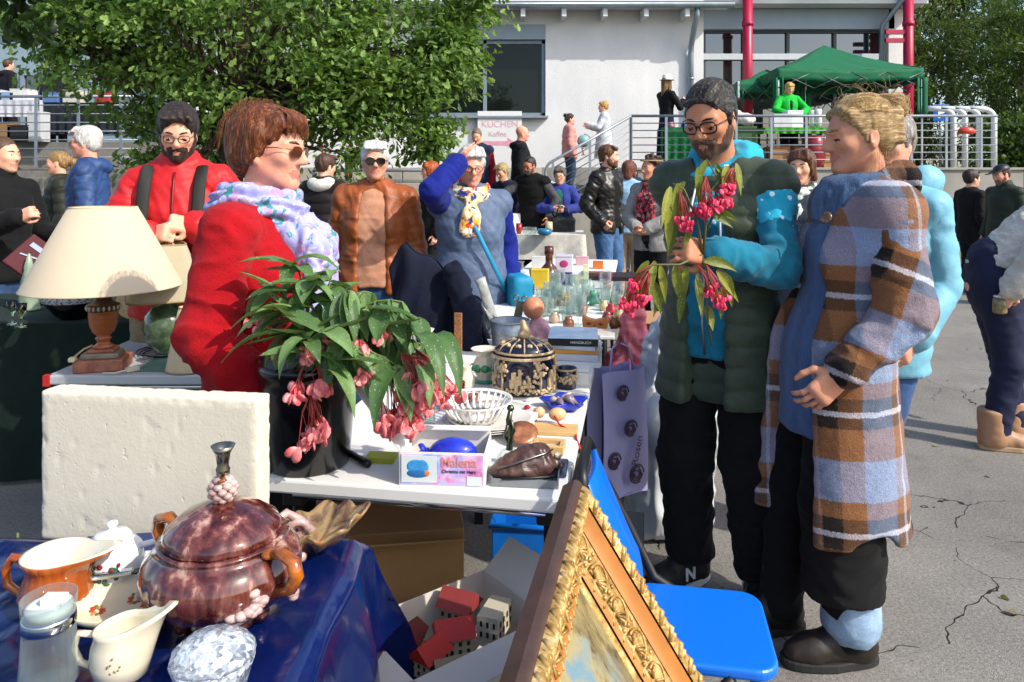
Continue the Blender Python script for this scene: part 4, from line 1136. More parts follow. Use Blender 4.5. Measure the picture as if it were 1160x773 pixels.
# ------------------------------------------------------------------ long trestle tables
TH = rad(-9.5)
def trestle(label, cx_, cy_, wd, ln, z, rz, top_m=WHITE, frame=True, cloth_=None):
    t = thing('folding_table', label, 'table', (cx_, cy_, 0), rz)
    g = MB(); g.box((0, 0, z - .017), (wd, ln, .034)); g.build('tabletop', top_m, t, bevel=.006)
    if frame:
        g = MB()
        for sy in (-1, 1): g = MB(); g.tube([(-wd / 2 + .05, sy * (ln / 2 - .06), z - .055), (wd / 2 - .05, sy * (ln / 2 - .06), z - .055)], .014, 10); g.build('crossbar', CHROME, t)
        for sx in (-1, 1):
            for sy in (-1, 1):
                l = MB(); l.tube([(sx * (wd / 2 - .045), sy * (ln / 2 - .09), z - .035), (sx * (wd / 2 - .045), sy * (ln / 2 - .09), .0)], .014, 10)
                lo = l.build('leg', BLACKM, t); b_ = MB(); b_.box((sx * (wd / 2 - .045), sy * (ln / 2 - .09), z - .062), (.055, .07, .055)); b_.build('bracket', BLACKM, lo, bevel=.006)
    return t
def tab_pt(u, v_):   # u: metres left of right edge, v: metres behind front edge, on the long table line
    return Vector((.118 + math.sin(-TH) * v_ - math.cos(TH) * u, 1.645 + math.cos(TH) * v_ + math.sin(-TH) * u * 1.0, .74))
for lb, v0, L in (('white folding table nearest the camera carrying the begonia pot', 0, 1.58), ('white folding table behind the first, covered with glassware', 1.6, 1.58), ('white folding table third in the row with a dark board', 3.2, 1.6)):
    c = tab_pt(.36, v0 + L / 2); trestle(lb, c.x, c.y, .72, L, .74, TH)

# ------------------------------------------------------------------ begonia
def bleaf(mb, base, d, L, Wd, up=(0, 0, 1), droop=.5, m=0, rr=None, fold=.35):
    """one lance-shaped leaf: arching midrib, folded blade, pointed tip"""
    rr = rr or random; d = Vector(d).normalized(); u = Vector(up); x = d.cross(u); x = x.normalized() if x.length > .05 else d.orthogonal().normalized(); u = x.cross(d)
    nu, nv = 9, 5; p = Vector(base); pts = []; cur = d.copy(); tw = rr.uniform(-.5, .5)
    for i in range(nu):
        t = i / (nu - 1); w_ = Wd * math.sin(PI * min(1, (t * .94 + .045)) ** .78) * (1 - .25 * t); w_ = max(w_, .001)
        xx = (x * math.cos(tw * t) + u * math.sin(tw * t)).normalized()
        for j in range(nv):
            s_ = (j / (nv - 1) - .5) * 2; asym = 1.12 if s_ > 0 else .88
            pts.append(p + xx * (s_ * w_ * .5 * asym) + u * (abs(s_) * w_ * fold * .5 + .02 * L * math.sin(t * 16 + s_ * 2) * abs(s_) * .3))
        p = p + cur * (L / (nu - 1)); cur = (cur + Vector((0, 0, -droop * .32))).normalized(); u = (x.cross(cur)).normalized()
    mb.add(pts, [(i * nv + j, i * nv + j + 1, (i + 1) * nv + j + 1, (i + 1) * nv + j) for i in range(nu - 1) for j in range(nv - 1)], m, True)
def leafveins(name, lo, hi, vein, trans=.22, spots='#c2cbb0'):
    if name in MATS: return MATS[name]
    m, n, b = newmat(name); MATS[name] = m; pb(b, .46, spec=.4)
    g = n.nodes.new('ShaderNodeNewGeometry'); v = coords(n)
    a = ramp(n, g.outputs['Random Per Island'], ((0, lo), (1, hi)))
    a = mixc(n, .5, a, ramp(n, noise(n, v, 26, 4, .6), ((.3, .45), (.7, 1.2))), 'MULTIPLY')
    vo = n.nodes.new('ShaderNodeTexVoronoi'); vo.inputs['Scale'].default_value = 105; n.links.new(v, vo.inputs['Vector'])
    a = mixc(n, math_(n, 'MULTIPLY', math_(n, 'LESS_THAN', vo.outputs['Distance'], .16), .55), a, spots)
    a = mixc(n, math_(n, 'MULTIPLY', g.outputs['Backfacing'], .55), a, vein)
    n.links.new(a, b.inputs['Base Color']); bumpn(n, noise(n, v, 60, 3), b, .35, .003)
    tr = n.nodes.new('ShaderNodeBsdfTranslucent'); n.links.new(mixc(n, .5, a, '#8db83a'), tr.inputs['Color'])
    mx = n.nodes.new('ShaderNodeMixShader'); mx.inputs[0].default_value = trans
    n.links.new(b.outputs[0], mx.inputs[1]); n.links.new(tr.outputs[0], mx.inputs[2]); n.links.new(mx.outputs[0], n.nodes['Material Output'].inputs['Surface'])
    return m
BEG = leafveins('begonia_leaf', '#2f5429', '#76955a', '#8f9a6a')
BEGC = leafveins('begonia_cut_leaf', '#5d6b22', '#9a9a3c', '#8a6a3a', .3)
PINK = mat('#dd4a58', .5, .3, 40, .2, 120, .002, col2='#f2a09a', sss=.1, key='pinkflower')
HOTP = mat('#cf1746', .45, .3, 40, .2, 120, .002, col2='#ee5574', sss=.1, key='hotpink')
PEDI = mat('#9c3b36', .5, .2, key='pedicel')
STEM = mat('#5d6b35', .5, .3, 20, .2, key='bstem')
def cluster(mbf, mbp, root, tip, n, r, rr, size=.0135):
    root = Vector(root); tip = Vector(tip)
    for i in range(int(n * 1.4)):
        e = tip + Vector((rr.gauss(0, r), rr.gauss(0, r), rr.gauss(-.2 * r, r * .7)))
        mid = (root + e) / 2 + Vector((rr.gauss(0, r * .4), rr.gauss(0, r * .4), r * .7))
        mbp.tube([root, mid, e], .0011, 5)
        s_ = size * rr.uniform(.7, 1.25); d = Euler((rr.uniform(-.6, .6), rr.uniform(-.6, .6), rr.uniform(0, 6))).to_matrix()
        for k in range(3):
            a = k * 2.1; mbf.ball(e + d @ Vector((math.cos(a) * s_ * .5, math.sin(a) * s_ * .5, -s_ * .7)), (s_ * .85, s_ * .22, s_ * 1.0), 8, 0, np.array(d) @ rotm(rr.uniform(-.4, .4), rr.uniform(-.4, .4), a + rr.uniform(-.5, .5)))
pc = TP(350, 524); 
t = thing('potted_begonia', 'cane begonia with coral flowers spilling from a glossy black pot on the white table', 'potted plant', pc)
g = MB(); g.lathe([(.096, 0), (.100, .004), (.116, .19), (.118, .235), (.127, .236), (.128, .262), (.122, .262), (.117, .225), (.02, .215), (0, .215)], n=56)
g.build('pot', mat('#0d0d0e', .22, .1, 5, .05, 30, coat=.3), t)
g = MB(); g.lathe([(.115, .216), (.06, .226), (0, .228)], n=24); g.build('soil', mat('#2b2018', .95, .4, 50, .8, 80), t)
rr = random.Random(12); lf, stm, fl, pd = MB(), MB(), MB(), MB()
canes = []
def lp(px, py, dy=0.0): return W(px, py, pc.y + dy) - pc
ends = [(309, 332, -.02), (333, 298, .04), (321, 355, -.10), (353, 318, -.04), (377, 310, .03), (398, 330, -.08), (421, 332, .0), (435, 352, -.1), (455, 342, -.02), (472, 360, -.08), (480, 392, -.04), (365, 384, -.14), (390, 389, -.15), (426, 402, -.14), (449, 414, -.12), (347, 396, -.15), (325, 389, -.13)]
for (px, py, dy) in ends:
    e = lp(px, py, dy); r0 = Vector((rr.uniform(-.05, .06), rr.uniform(-.05, .05), .22)); mid = (r0 + e) / 2 + Vector((0, 0, .10 + rr.uniform(0, .04)))
    path = []
    for k in range(9):
        q = k / 8; path.append(r0 * (1 - q) ** 2 + mid * (2 * q * (1 - q)) + e * q * q)
    stm.tube(path, [.0048 - .003 * k / 8 for k in range(9)], 7)
    for k in (3, 4, 5, 6, 7, 8):
        for q in (0, 1):
            if k < 4 and q: continue
            p = path[k]; d = Vector((e.x * 1.2 + rr.gauss(0, .2), rr.gauss(-.05, .2), rr.uniform(-.12, .16)))
            if e.x > .12: d = Vector((rr.gauss(.06, .1), rr.gauss(-.08, .12), -.25))
            bleaf(lf, p, d, rr.uniform(.08, .15), rr.uniform(.038, .060), droop=rr.uniform(-.1, .7), rr=rr)
for (px, py, dy, dx_, L, dr) in ((330, 348, -.10, -1, .15, .4), (322, 378, -.13, -1, .16, .5), (352, 402, -.17, 1, .14, .8), (345, 400, -.16, -.9, .10, .1), (380, 408, -.17, 1, .15, .15), (372, 420, -.17, .3, .15, 1.2), (352, 385, -.15, -.2, .13, 1.2), (325, 330, -.06, -.6, .1, .3), (415, 350, -.10, 1, .16, .3), (428, 370, -.10, 1, .12, -.1), (470, 380, -.12, .2, .2, 1.3), (452, 420, -.12, -.1, .18, 1.4), (490, 380, -.09, .2, .2, 1.4), (440, 410, -.13, -.4, .16, 1.2), (477, 415, -.10, .1, .13, 1.4)):
    bleaf(lf, lp(px, py, dy), (dx_, -.25, .1), L, .05, droop=dr, rr=rr)
lf.build('foliage', BEG, t); stm.build('stems', STEM, t)
for (rx, ry, px, py, dy, n_, r_) in ((352, 445, 357, 487, -.15, 16, .017), (345, 412, 334, 443, -.15, 6, .012), (360, 415, 362, 437, -.16, 7, .012), (440, 420, 456, 470, -.11, 24, .022), (470, 395, 500, 440, -.07, 16, .02), (455, 400, 478, 432, -.12, 16, .02), (430, 372, 433, 374, -.09, 8, .010), (310, 380, 300, 362, .0, 10, .02), (350, 390, 352, 398, -.14, 6, .01), (470, 410, 470, 452, -.13, 12, .018), (405, 385, 410, 392, -.13, 5, .008), (385, 372, 380, 378, -.12, 5, .008), (415, 415, 412, 420, -.15, 6, .01)):
    fl, pd = MB(), MB(); cluster(fl, pd, lp(rx, ry, dy), lp(px, py, dy), n_, r_, rr)
    pd.build('flower_stalks', PEDI, fl.build('flower_cluster', PINK, t))

# ------------------------------------------------------------------ things on the near white table
t = thing('marker_pen', 'black marker pen lying beside the begonia pot', 'pen', TP(405, 523))
g = MB(); R = rotm(0, rad(90), rad(-50)); g.lathe([(.008, -.045), (.008, .02), (.0095, .02), (.0095, .055), (.006, .058)], (0, 0, .0098), 16, rot=R); g.build('barrel', BLACKM, t)
t = thing('sticky_note_pad', 'yellow green sticky note pad on the white table', 'note pad', TP(432, 521), rad(-6))
g = MB(); g.box((0, 0, .006), (.075, .05, .012)); g.build('pad', mat('#a8aa3a', .8, .05), t)

# printed gift box
def boxart():
    m, n, b = newmat('box_print'); pb(b, .3, coat=.3); v = coords(n)
    f = noise(n, v, 16, 3, .5, 1.2); f2 = noise(n, v, 23, 3, .5, .8)
    a = ramp(n, f, ((.3, '#3f6fd0'), (.48, '#9fb4ea'), (.58, '#d49ac8'), (.72, '#b94f8f')))
    n.links.new(mixc(n, ramp(n, f2, ((.5, 0.), (.7, .8))), a, '#e9d4ec'), b.inputs['Base Color']); return m
bc = TP(503, 551); bw, bh, bdp = .20, .078, .14
t = thing('gift_box', 'open white box with a printed blue and pink front panel reading Malena', 'box', bc + Vector((0, bdp / 2, 0)), rad(-4))
g = MB(); g.box((0, -bdp / 2, bh / 2), (bw, .003, bh)); g.box((0, bdp / 2, bh / 2 + .006), (bw, .003, bh + .012)); g.box((-bw / 2, 0, bh / 2), (.003, bdp - .004, bh)); g.box((bw / 2, 0, bh / 2), (.003, bdp - .004, bh)); g.box((0, 0, .002), (bw - .004, bdp - .004, .003)); g.box((0, bdp / 2 - .004, bh + .012), (bw, .03, .003)); g.build('carton', PAPERW, t)
g = MB(); g.slab([(-bw / 2, -bdp / 2, bh), (-bw / 2, bdp / 2 - .03, bh), (-bw / 2 - .125, bdp / 2 - .01, bh + .13), (-bw / 2 - .125, -bdp / 2 + .055, bh + .13)][::-1], .003); g.build('flap', PAPERW, t)
g = MB(); g.box((0, -bdp / 2 - .0025, bh / 2), (bw - .008, .001, bh - .008)); fp = g.build('front_print', boxart(), t)
y0 = -bdp / 2 - .0045
g = MB(); g.box((-.053, y0 + .0008, .040), (.083, .001, .062)); g.build('picture_field', mat('#cfd6d6', .4, .05), fp)
g = MB(); PBL = [mat('#3f93cf', .4, .3, 60, bump=0), mat('#e0762c', .4, .2, 60, bump=0), mat('#2c6fa8', .4, .2, bump=0)]
for (x, z, a, b_, mm) in ((-.060, .046, .022, .016, 0), (-.046, .044, .016, .018, 0), (-.056, .030, .026, .010, 2), (-.050, .031, .008, .0075, 1), (-.036, .031, .008, .0075, 1)): g.ball((x, y0, z), (a, .0011 + .0003 * mm, b_), 16, mm)
g.build('picture', PBL, fp)
text_obj('lettering', 'Malena', .030, mat('#d98a84', .4, .1, bump=0), fp, (.040, y0 + .0006, .057), (rad(90), 0, 0), bold=.0006)
text_obj('lettering', 'Christina mit Herz', .0105, mat('#1d2440', .4, .1, bump=0), fp, (.040, y0 + .0006, .036), (rad(90), 0, 0))
g = MB(); g.box((.076, y0 + .0006, .015), (.034, .001, .020)); g.build('price_label', mat('#c9dde0', .5, .03, bump=0), fp)
bs = thing('blue_figurine', 'shiny cobalt blue fish shaped ornament lying in the open printed box', 'figurine', bc + Vector((0, bdp / 2, .0)))
g = MB(); g.ball((.015, .0, .052), (.06, .035, .036), 20); g.ball((-.045, .01, .040), (.03, .03, .02), 14); g.tube([(-.05, -.01, .05), (-.062, -.01, .075), (-.055, 0, .06)], .007, 8); g.tube([(.0, -.03, .06), (.03, -.038, .055), (.05, -.03, .045)], .006, 8); g.build('glazed_body', glaze('#1c2fae', .08, .3, 30), bs)

# plastic tray with purse, small dark tray with shells
tc = TP(597, 553)
t = thing('plastic_tray', 'shallow clear grey plastic tray at the table corner holding a purse', 'tray', tc + Vector((0, .055, 0)), rad(-6))
g = MB(); g.box((0, 0, .003), (.155, .11, .004)); 
for (x, y, a, b_) in ((0, -.055, .155, .003), (0, .055, .155, .003), (-.077, 0, .003, .107), (.077, 0, .003, .107)): g.box((x, y, .010), (a, b_, .018))
g.build('tray', mat('#aab0b2', .15, .1, trans=.5), t)
t = thing('leather_purse', 'worn dark brown leather purse with zip lying in the clear tray', 'purse', tc + Vector((-.005, .05, .004)), rad(12))
S = Solid(.02); S.ell((-.01, 0, .022), (.075, .038, .020)); S.ell((.0, .006, .042), (.066, .032, .024), rotm(0, rad(-18), 0)); S.ell((.05, .0, .030), (.024, .03, .018)); S.mesh('purse_body', mat('#30201c', .35, .4, 25, .5, 60, .004, col2='#5d4038'), t, h=.004, disp=folds(.006, 4))
g = MB(); g.tube([(-.07, -.028, .038), (-.02, -.036, .052), (.04, -.030, .064), (.066, -.012, .066)], .0022, 6); g.build('zip', metal('#8e8a80', .35), t)
g = MB(); g.tube([(-.06, -.034, .016), (.0, -.05, .018), (.06, -.044, .014), (.075, -.01, .012)], .004, 8); g.build('strap', BLACKM, t)
t = thing('shell_tray', 'dark blue rounded tray heaped with pale sea shells', 'tray', TP(624, 538) + Vector((.0, .03, 0)), rad(-8))
g = MB(); g.box((0, 0, .006), (.085, .10, .012)); g.build('tray', mat('#26344a', .3, .2, coat=.3), t, bevel=.005)
rr = random.Random(5)
for i in range(12):
    g = MB(); s_ = rr.uniform(.008, .016); g.lathe([(0, -s_), (s_ * .9, -.3 * s_), (s_ * .6, .4 * s_), (.001, 1.3 * s_)], (rr.uniform(-.03, .03), rr.uniform(-.035, .035), .012 + s_ * .6 + rr.uniform(0, .008)), 9, rot=rotm(rr.uniform(0, 3), rr.uniform(0, 3), 0), mod=lambda a, z: 1 + .12 * math.cos(5 * a))
    g.build('shell', glaze(rr.choice(['#b9aa94', '#8a7a70', '#d5cabb', '#5c4a48']), .3, .2, 60), t)

# silver stem figure on crystal base
t = thing('crystal_figurine', 'slim pewter flower stem figure standing on a faceted crystal base', 'figurine', TP(577, 526))
g = MB(); g.lathe([(.020, 0), (.030, .012), (.031, .020), (.020, .034), (.008, .038)], n=10); g.build('crystal_base', GL, t)
g = MB(); g.tube([(0, 0, .036), (.003, 0, .07), (-.002, 0, .11), (.003, 0, .135)], [.009, .008, .0075, .006], 9); g.ball((.003, 0, .140), (.010, .009, .009), 10); g.tube([(0, 0, .06), (.012, -.004, .085), (.004, -.006, .112)], .0042, 7); g.tube([(0, 0, .05), (-.012, -.004, .072), (-.004, -.006, .1)], .0042, 7); g.build('stem_figure', metal('#5f6356', .35, .4), t)

# lattice bowl on a pile of plates
pb_ = TP(540, 489); 
t = thing('plate_stack', 'stack of thin white plates under the lattice bowl', 'plates', pb_ + Vector((.03, .05, 0)))
for i in range(3):
    g = MB(); g.lathe([(.06, 0), (.11, .010), (.132, .019), (.133, .021), (.11, .014), (.06, .005), (0, .005)], (0.006 * i, .0, .006 * i), 44); g.build('plate', PORC, t)
t = thing('lattice_bowl', 'white porcelain bowl with pierced lattice sides on the plates', 'bowl', pb_ + Vector((-.005, .04, .020)))
g = MB(); g.lathe([(.0, .004), (.055, .004), (.058, .0), (.060, .008), (.070, .014)], n=44); g.lathe([(.099, .052), (.105, .056), (.107, .062), (.101, .060), (.097, .056)], n=44, cap=False)
for i in range(26):
    a = 2 * PI * i / 26; a2 = a + .13; g.tube([(.069 * math.cos(a), .069 * math.sin(a), .012), (.086 * math.cos(a), .086 * math.sin(a), .033), (.101 * math.cos(a), .101 * math.sin(a), .056)], [.006, .0042, .005], 6)
g.build('bowl_body', PORC, t)
def jar(label, px, py, prof, m, cat, name, parts=(), z=.74, n=32, loc=None, mod=None, rz=0, sx=1., sy=1., pname='vessel'):
    t = thing(name, label, cat, loc if loc is not None else TP(px, py, z), rz)
    g = MB(); g.lathe(prof, n=n, mod=mod, sx=sx, sy=sy); g.build(pname, m, t)
    for (pn, pr, pm) in parts: g = MB(); g.lathe(pr, n=n); g.build(pn, pm, t)
    return t
def hollow(r0, r1, h_, th=.003, bulge=None):
    pr = [(r0 * .2, 0), (r0, 0)] + ([(bulge[0], bulge[1] * h_)] if bulge else []) + [(r1, h_), (r1 - th, h_)] + ([(bulge[0] - th, bulge[1] * h_)] if bulge else []) + [(r0 - th, th), (0, th)]
    return pr
jar('clear straight glass jar behind the coral flowers', 480, 482, hollow(.034, .036, .075), GL, 'jar', 'glass_jar')
jar('small blue and white patterned ginger jar behind the lattice bowl', 497, 462, [(.02, 0), (.032, .015), (.035, .04), (.024, .065), (.026, .072), (.0, .085)], mat('#c6cedd', .12, .1, 38, .0, col2='#2b46a0', coat=.5), 'jar', 'porcelain_jar')
jar('pair of white slender vases, left one', 466, 413, [(.016, 0), (.024, .01), (.026, .06), (.018, .10), (.016, .12), (.026, .135), (.022, .135), (.012, .115), (.01, .02), (0, .02)], PORC, 'vase', 'white_vase')['label'] = 'slender white vase with flared rim nearer the begonia leaves'
jar('slender white vase with flared rim nearer the brown pattern panel', 484, 416, [(.018, 0), (.026, .01), (.028, .06), (.019, .11), (.018, .13), (.027, .145), (.023, .145), (.012, .115), (.01, .02), (0, .02)], PORC, 'vase', 'white_vase')
t = jar('plain white milk jug beside the red glass', 505, 455, [(.026, 0), (.032, .01), (.030, .08), (.026, .10), (.030, .115), (.027, .115), (.022, .09), (.024, .01), (0, .01)], PORC, 'jug', 'white_jug')
g = MB(); g.tube([(-.028, 0, .095), (-.052, 0, .085), (-.052, 0, .05), (-.030, 0, .03)], .005, 8); g.build('handle', PORC, t)
jar('small ruby red drinking glass', 520, 449, hollow(.017, .020, .048), mat('#8d0f18', .05, .1, trans=.6, coat=.5, bump=0), 'glass', 'red_glass')
jar('small cream bottle with round neck behind the red glass', 528, 441, [(.026, 0), (.030, .02), (.028, .045), (.018, .058), (.019, .075), (.022, .08), (.016, .08), (.012, .06), (0, .05)], CREAM, 'bottle', 'cream_bottle')
for lb, px in (('small brown earthenware cup directly under the red glass', 521), ('small brown earthenware cup right of the red glass', 536)):
    jar(lb, px, 455, hollow(.015, .017, .024), glaze('#7d4a30', .3, .3, 30), 'cup', 'brown_cup')
t = jar('cream vase with wide rim and green painted fruit', 549, 433, [(.030, 0), (.036, .006), (.026, .02), (.040, .045), (.042, .065), (.031, .085), (.029, .10), (.050, .118), (.046, .118), (.025, .098), (.036, .06), (.0, .03)], CREAM, 'vase', 'painted_vase')
g = MB()
for a in (-2.2, -1.5, -.8, -2.9): g.ball((.040 * math.cos(a), .040 * math.sin(a), .055), (.016, .010, .014), 12)
g.build('fruit_relief', glaze('#2f8a58', .2, .3, 50), t)
g = MB(); g.lathe([(.0362, .004), (.0375, .009), (.030, .014)], n=30); g.build('green_foot', glaze('#3d9a6a', .2), t)
t = thing('pattern_panel', 'tall narrow brown speckled wooden panel standing behind the white vases', 'panel', TP(519, 414), rad(-14))
g = MB(); g.box((0, 0, .10), (.030, .012, .20)); g.build('board', mat('#5a3420', .6, .6, 140, .4, 200, .003, col2='#b07a48'), t, bevel=.002)

# stoneware lidded pot with relief
sp_ = TP(594, 449) + Vector((0, .06, 0))
t = thing('stoneware_pot', 'large dark blue stoneware pot with beige relief scenes and lidded top', 'lidded pot', sp_)
COB = glaze('#10132c', .15, .4, 20); BEI = mat('#a58a62', .5, .35, 90, .6, 160, .004, col2='#cdb58d')
g = MB(); g.lathe([(.08, 0), (.094, .008), (.103, .03), (.105, .09), (.100, .118), (.104, .122), (.104, .128), (.094, .132), (.08, .133)], n=48, sy=.85); g.build('pot_body', COB, t)
g = MB(); rr = random.Random(8)
for (a0, kind) in ((-2.35, 0), (-1.85, 1), (-1.45, 2), (-1.05, 0), (-.55, 1), (-2.9, 2), (.1, 0)):
    P0 = lambda da, z, rr_=.104: (rr_ * math.cos(a0 + da), rr_ * .85 * math.sin(a0 + da), z)
    if kind == 0:
        g.tube([P0(0, .02), P0(.02, .05), P0(-.02, .085)], .0045, 7)
        for i in range(26): g.ball(P0(rr.gauss(0, .11), .092 + rr.gauss(0, .012)), rr.uniform(.004, .008), 7)
    elif kind == 1:
        for i in range(6): g.box(P0(-.14 + i * .055, .045 + .012 * (i % 3)), (.010, .010, .03 + .02 * (i % 2)), (0, 0, a0))
    else:
        for i in range(30): g.ball(P0(rr.gauss(0, .13), .035 + abs(rr.gauss(0, .022))), rr.uniform(.004, .007), 7)
for i in range(170): a = 2 * PI * i / 170; g.ball((.1035 * math.cos(a), .1035 * .85 * math.sin(a), .012 + rr.uniform(0, .014)), rr.uniform(.003, .006), 6)
g.lathe([(.1055, .119), (.108, .123), (.1055, .129)], n=48, sy=.85, cap=False); g.build('relief', BEI, t)
lid = MB(); lid.lathe([(.098, .133), (.099, .140), (.085, .156), (.05, .172), (.02, .178)], n=48, sy=.85); lo = lid.build('lid', COB, t)
g = MB()
for i in range(12):
    a = 2 * PI * i / 12; g.tube([(.097 * math.cos(a), .0825 * math.sin(a), .143), (.08 * math.cos(a), .068 * math.sin(a), .161), (.03 * math.cos(a), .026 * math.sin(a), .178)], .0028, 6)
    for j in range(5): g.ball((.074 * math.cos(a + .26) + rr.gauss(0, .004), .063 * math.sin(a + .26) + rr.gauss(0, .004), .163 + rr.gauss(0, .002)), .006, 7)
g.lathe([(.099, .134), (.102, .138), (.098, .142)], n=48, sy=.85, cap=False); g.build('lid_relief', BEI, lo)
S = Solid(.012); S.ell((0, 0, .188), (.020, .018, .016)); S.ell((.002, 0, .208), (.014, .013, .016)); S.ell((-.004, -.002, .228), (.011, .011, .012)); S.cap((.012, -.006, .205), (.002, -.012, .215), .006); S.mesh('knob_figure', BEI, lo, h=.003)
t = thing('stoneware_mug', 'small dark stoneware mug with beige relief beside the large lidded pot', 'mug', TP(642, 441) + Vector((0, .02, 0)))
g = MB(); g.lathe(hollow(.034, .036, .066), n=30); g.build('mug_body', COB, t)
g = MB()
for i in range(60): a = rr.uniform(-PI, 0); g.ball((.0355 * math.cos(a), .0355 * math.sin(a), rr.choice([.035, .042, .028]) + rr.gauss(0, .006)), rr.uniform(.003, .006), 6)
g.lathe([(.0365, .062), (.039, .065), (.036, .068)], n=30, cap=False); g.build('relief', BEI, t)
t = thing('white_box', 'small white stacked card box beside the stoneware mug', 'box', TP(660, 437) + Vector((0, .03, 0)), rad(-8))
g = MB(); g.box((0, 0, .022), (.05, .06, .044)); g.build('carton', PAPERW, t, bevel=.002); g = MB(); g.box((0, 0, .050), (.052, .062, .010)); g.build('lid', PAPERW, t, bevel=.002)

# star dish with shells, wooden toys, trays
t = thing('star_dish', 'royal blue star shaped dish filled with sea shells', 'dish', TP(640, 466) + Vector((0, .03, 0)), rad(20))
g = MB(); g.lathe([(.03, 0), (.05, .006), (.066, .026), (.064, .028), (.048, .010), (0, .006)], n=50, mod=lambda a, z: 1 + .22 * math.cos(5 * a) * min(1, z * 50)); g.build('dish_body', glaze('#1f2fa6', .2, .1), t)
for i in range(7):
    g = MB(); s_ = rr.uniform(.012, .018); g.lathe([(0, -s_), (s_ * .9, -.3 * s_), (s_ * .6, .4 * s_), (.001, 1.5 * s_)], (rr.uniform(-.035, .015), rr.uniform(-.03, .02), .020 + rr.uniform(0, .016)), 9, rot=rotm(rr.uniform(0, 3), rr.uniform(0, 3), 0)); g.build('shell', glaze(rr.choice(['#a58f8a', '#7b6a74', '#c9b8a8']), .35, .3, 50), t)
t = thing('wooden_board', 'pale wooden backing board lying under the wooden beads', 'board', TP(630, 492) + Vector((0, .02, 0)), rad(-8))
g = MB(); g.box((0, 0, .006), (.125, .075, .012)); g.build('board', WOODL, t, bevel=.002)
t = thing('wooden_frame_box', 'small wooden box frame with a pale paper inset', 'box', TP(622, 514) + Vector((0, .022, 0)), rad(-10))
g = MB()
for (x, y, a, b_) in ((0, -.026, .085, .014), (0, .026, .085, .014), (-.036, 0, .013, .037), (.036, 0, .013, .037)): g.box((x, y, .011), (a, b_, .022))
g.build('frame', WOODL, t, bevel=.002); g = MB(); g.box((0, 0, .006), (.058, .037, .008)); g.build('inset', mat('#c9c0b0', .7), t)
t = thing('toy_egg', 'smooth pale wooden egg shape lying on the wooden board', 'wooden toy', TP(630, 482) + Vector((.004, .0, .012)))
g = MB(); g.ball((0, 0, .020), (.026, .019, .019), 20); g.build('egg', mat('#d0a878', .35, .1, 5, .05), t)
t = thing('toy_ball', 'round pale wooden ball beside the wooden egg', 'wooden toy', TP(612, 478) + Vector((-.002, .0, .012)))
g = MB(); g.ball((0, 0, .016), .016, 18); g.build('ball', mat('#d6ae80', .35, .1, 5, .05), t)
t = thing('beaded_string', 'red cord with wooden bead hanging over the right table edge', 'cord', TP(628, 485))
P0 = t.location; e0 = TP(655, 502)
g = MB(); g.tube([(0, 0, .034), (.012, -.02, .018), (.035, -.035, .008), (.058, -.045, .008), Vector(W(653, 497, 2.02)) - P0, Vector(W(659, 512, 1.99)) - P0, Vector(W(660, 538, 1.99)) - P0], .0028, 7); g.build('cord', mat('#b01218', .6), t)
g = MB(); g.ball(Vector(W(660, 541, 1.99)) - P0, .0075, 12); g.build('bead', WOODL, t)
t = thing('red_glass_bird', 'small translucent red glass ornament left of the star dish', 'ornament', TP(604, 474))
g = MB(); g.ball((0, 0, .016), (.022, .012, .014), 14); g.ball((-.018, 0, .030), (.010, .009, .010), 12); g.tube([(.015, 0, .016), (.04, 0, .026)], [.008, .002], 8); g.build('glass_body', mat('#d0202c', .06, .1, trans=.6, bump=0), t)
t = thing('copper_dish', 'round copper coloured dish leaning at the crystal figurine', 'dish', TP(592, 505) + Vector((0, .02, 0)))
g = MB(); g.lathe([(0, .004), (.02, .004), (.04, .012), (.042, .015), (.02, .008), (0, .008)], n=30, rot=rotm(rad(25), 0, 0), c=(0, 0, .018)); g.build('dish_body', mat('#8a4a2c', .25, .4, 30, .2, metal=.4, col2='#c98d66'), t)

# ------------------------------------------------------------------ second and third table goods
bk = TP(650, 411) + Vector((.01, .06, 0)); z = 0; rr = random.Random(31)
for lb, col, th, wx, wy, a, cov in (('large white catalogue at the bottom of the book stack', '#c9ccd2', .020, .215, .24, -8, None), ('pale grey hardback second from the bottom of the book stack', '#b4b9c2', .024, .205, .24, -11, None), ('orange spined paperback in the middle of the book stack', '#c98a2c', .014, .185, .20, -4, '#d7b070'), ('pale blue softcover under the black spined book', '#aeb9c4', .014, .19, .22, -12, None), ('black spined book with blue cover on top of the book stack', '#15181c', .028, .19, .22, -6, '#5ba9d8')):
    t = thing('book', lb, 'book', bk + Vector((rr.uniform(-.008, .008), rr.uniform(-.01, .01), z)), rad(a))
    g = MB(); g.box((0, .002, th / 2), (wx - .008, wy - .006, th - .006)); g.build('pages', mat('#d8d3c6', .8, .08, 60, .3, 300, scale=(1, 1, 12)), t)
    g = MB(); g.box((0, 0, .0015), (wx, wy, .003)); g.box((0, -wy / 2, th / 2), (wx, .003, th - .0005)); g.build('spine', mat(col, .4, .1), t)
    g = MB(); g.box((0, 0, th - .0014), (wx, wy, .003)); g.build('cover', mat(cov or col, .3, .35 if cov else .1, 14, .02, coat=.3, col2='#cfe3ee' if cov == '#5ba9d8' else None), t); z += th + .0005
    if th > .027:
        text_obj('spine_lettering', 'HANDBUCH', .014, mat('#d8d8d8', .5, bump=0), t, (.03, -wy / 2 - .0024, th / 2), (rad(90), 0, 0))
t = thing('zinc_bucket', 'galvanised zinc bucket holding rolled plastic and a tool', 'bucket', TP(578, 396))
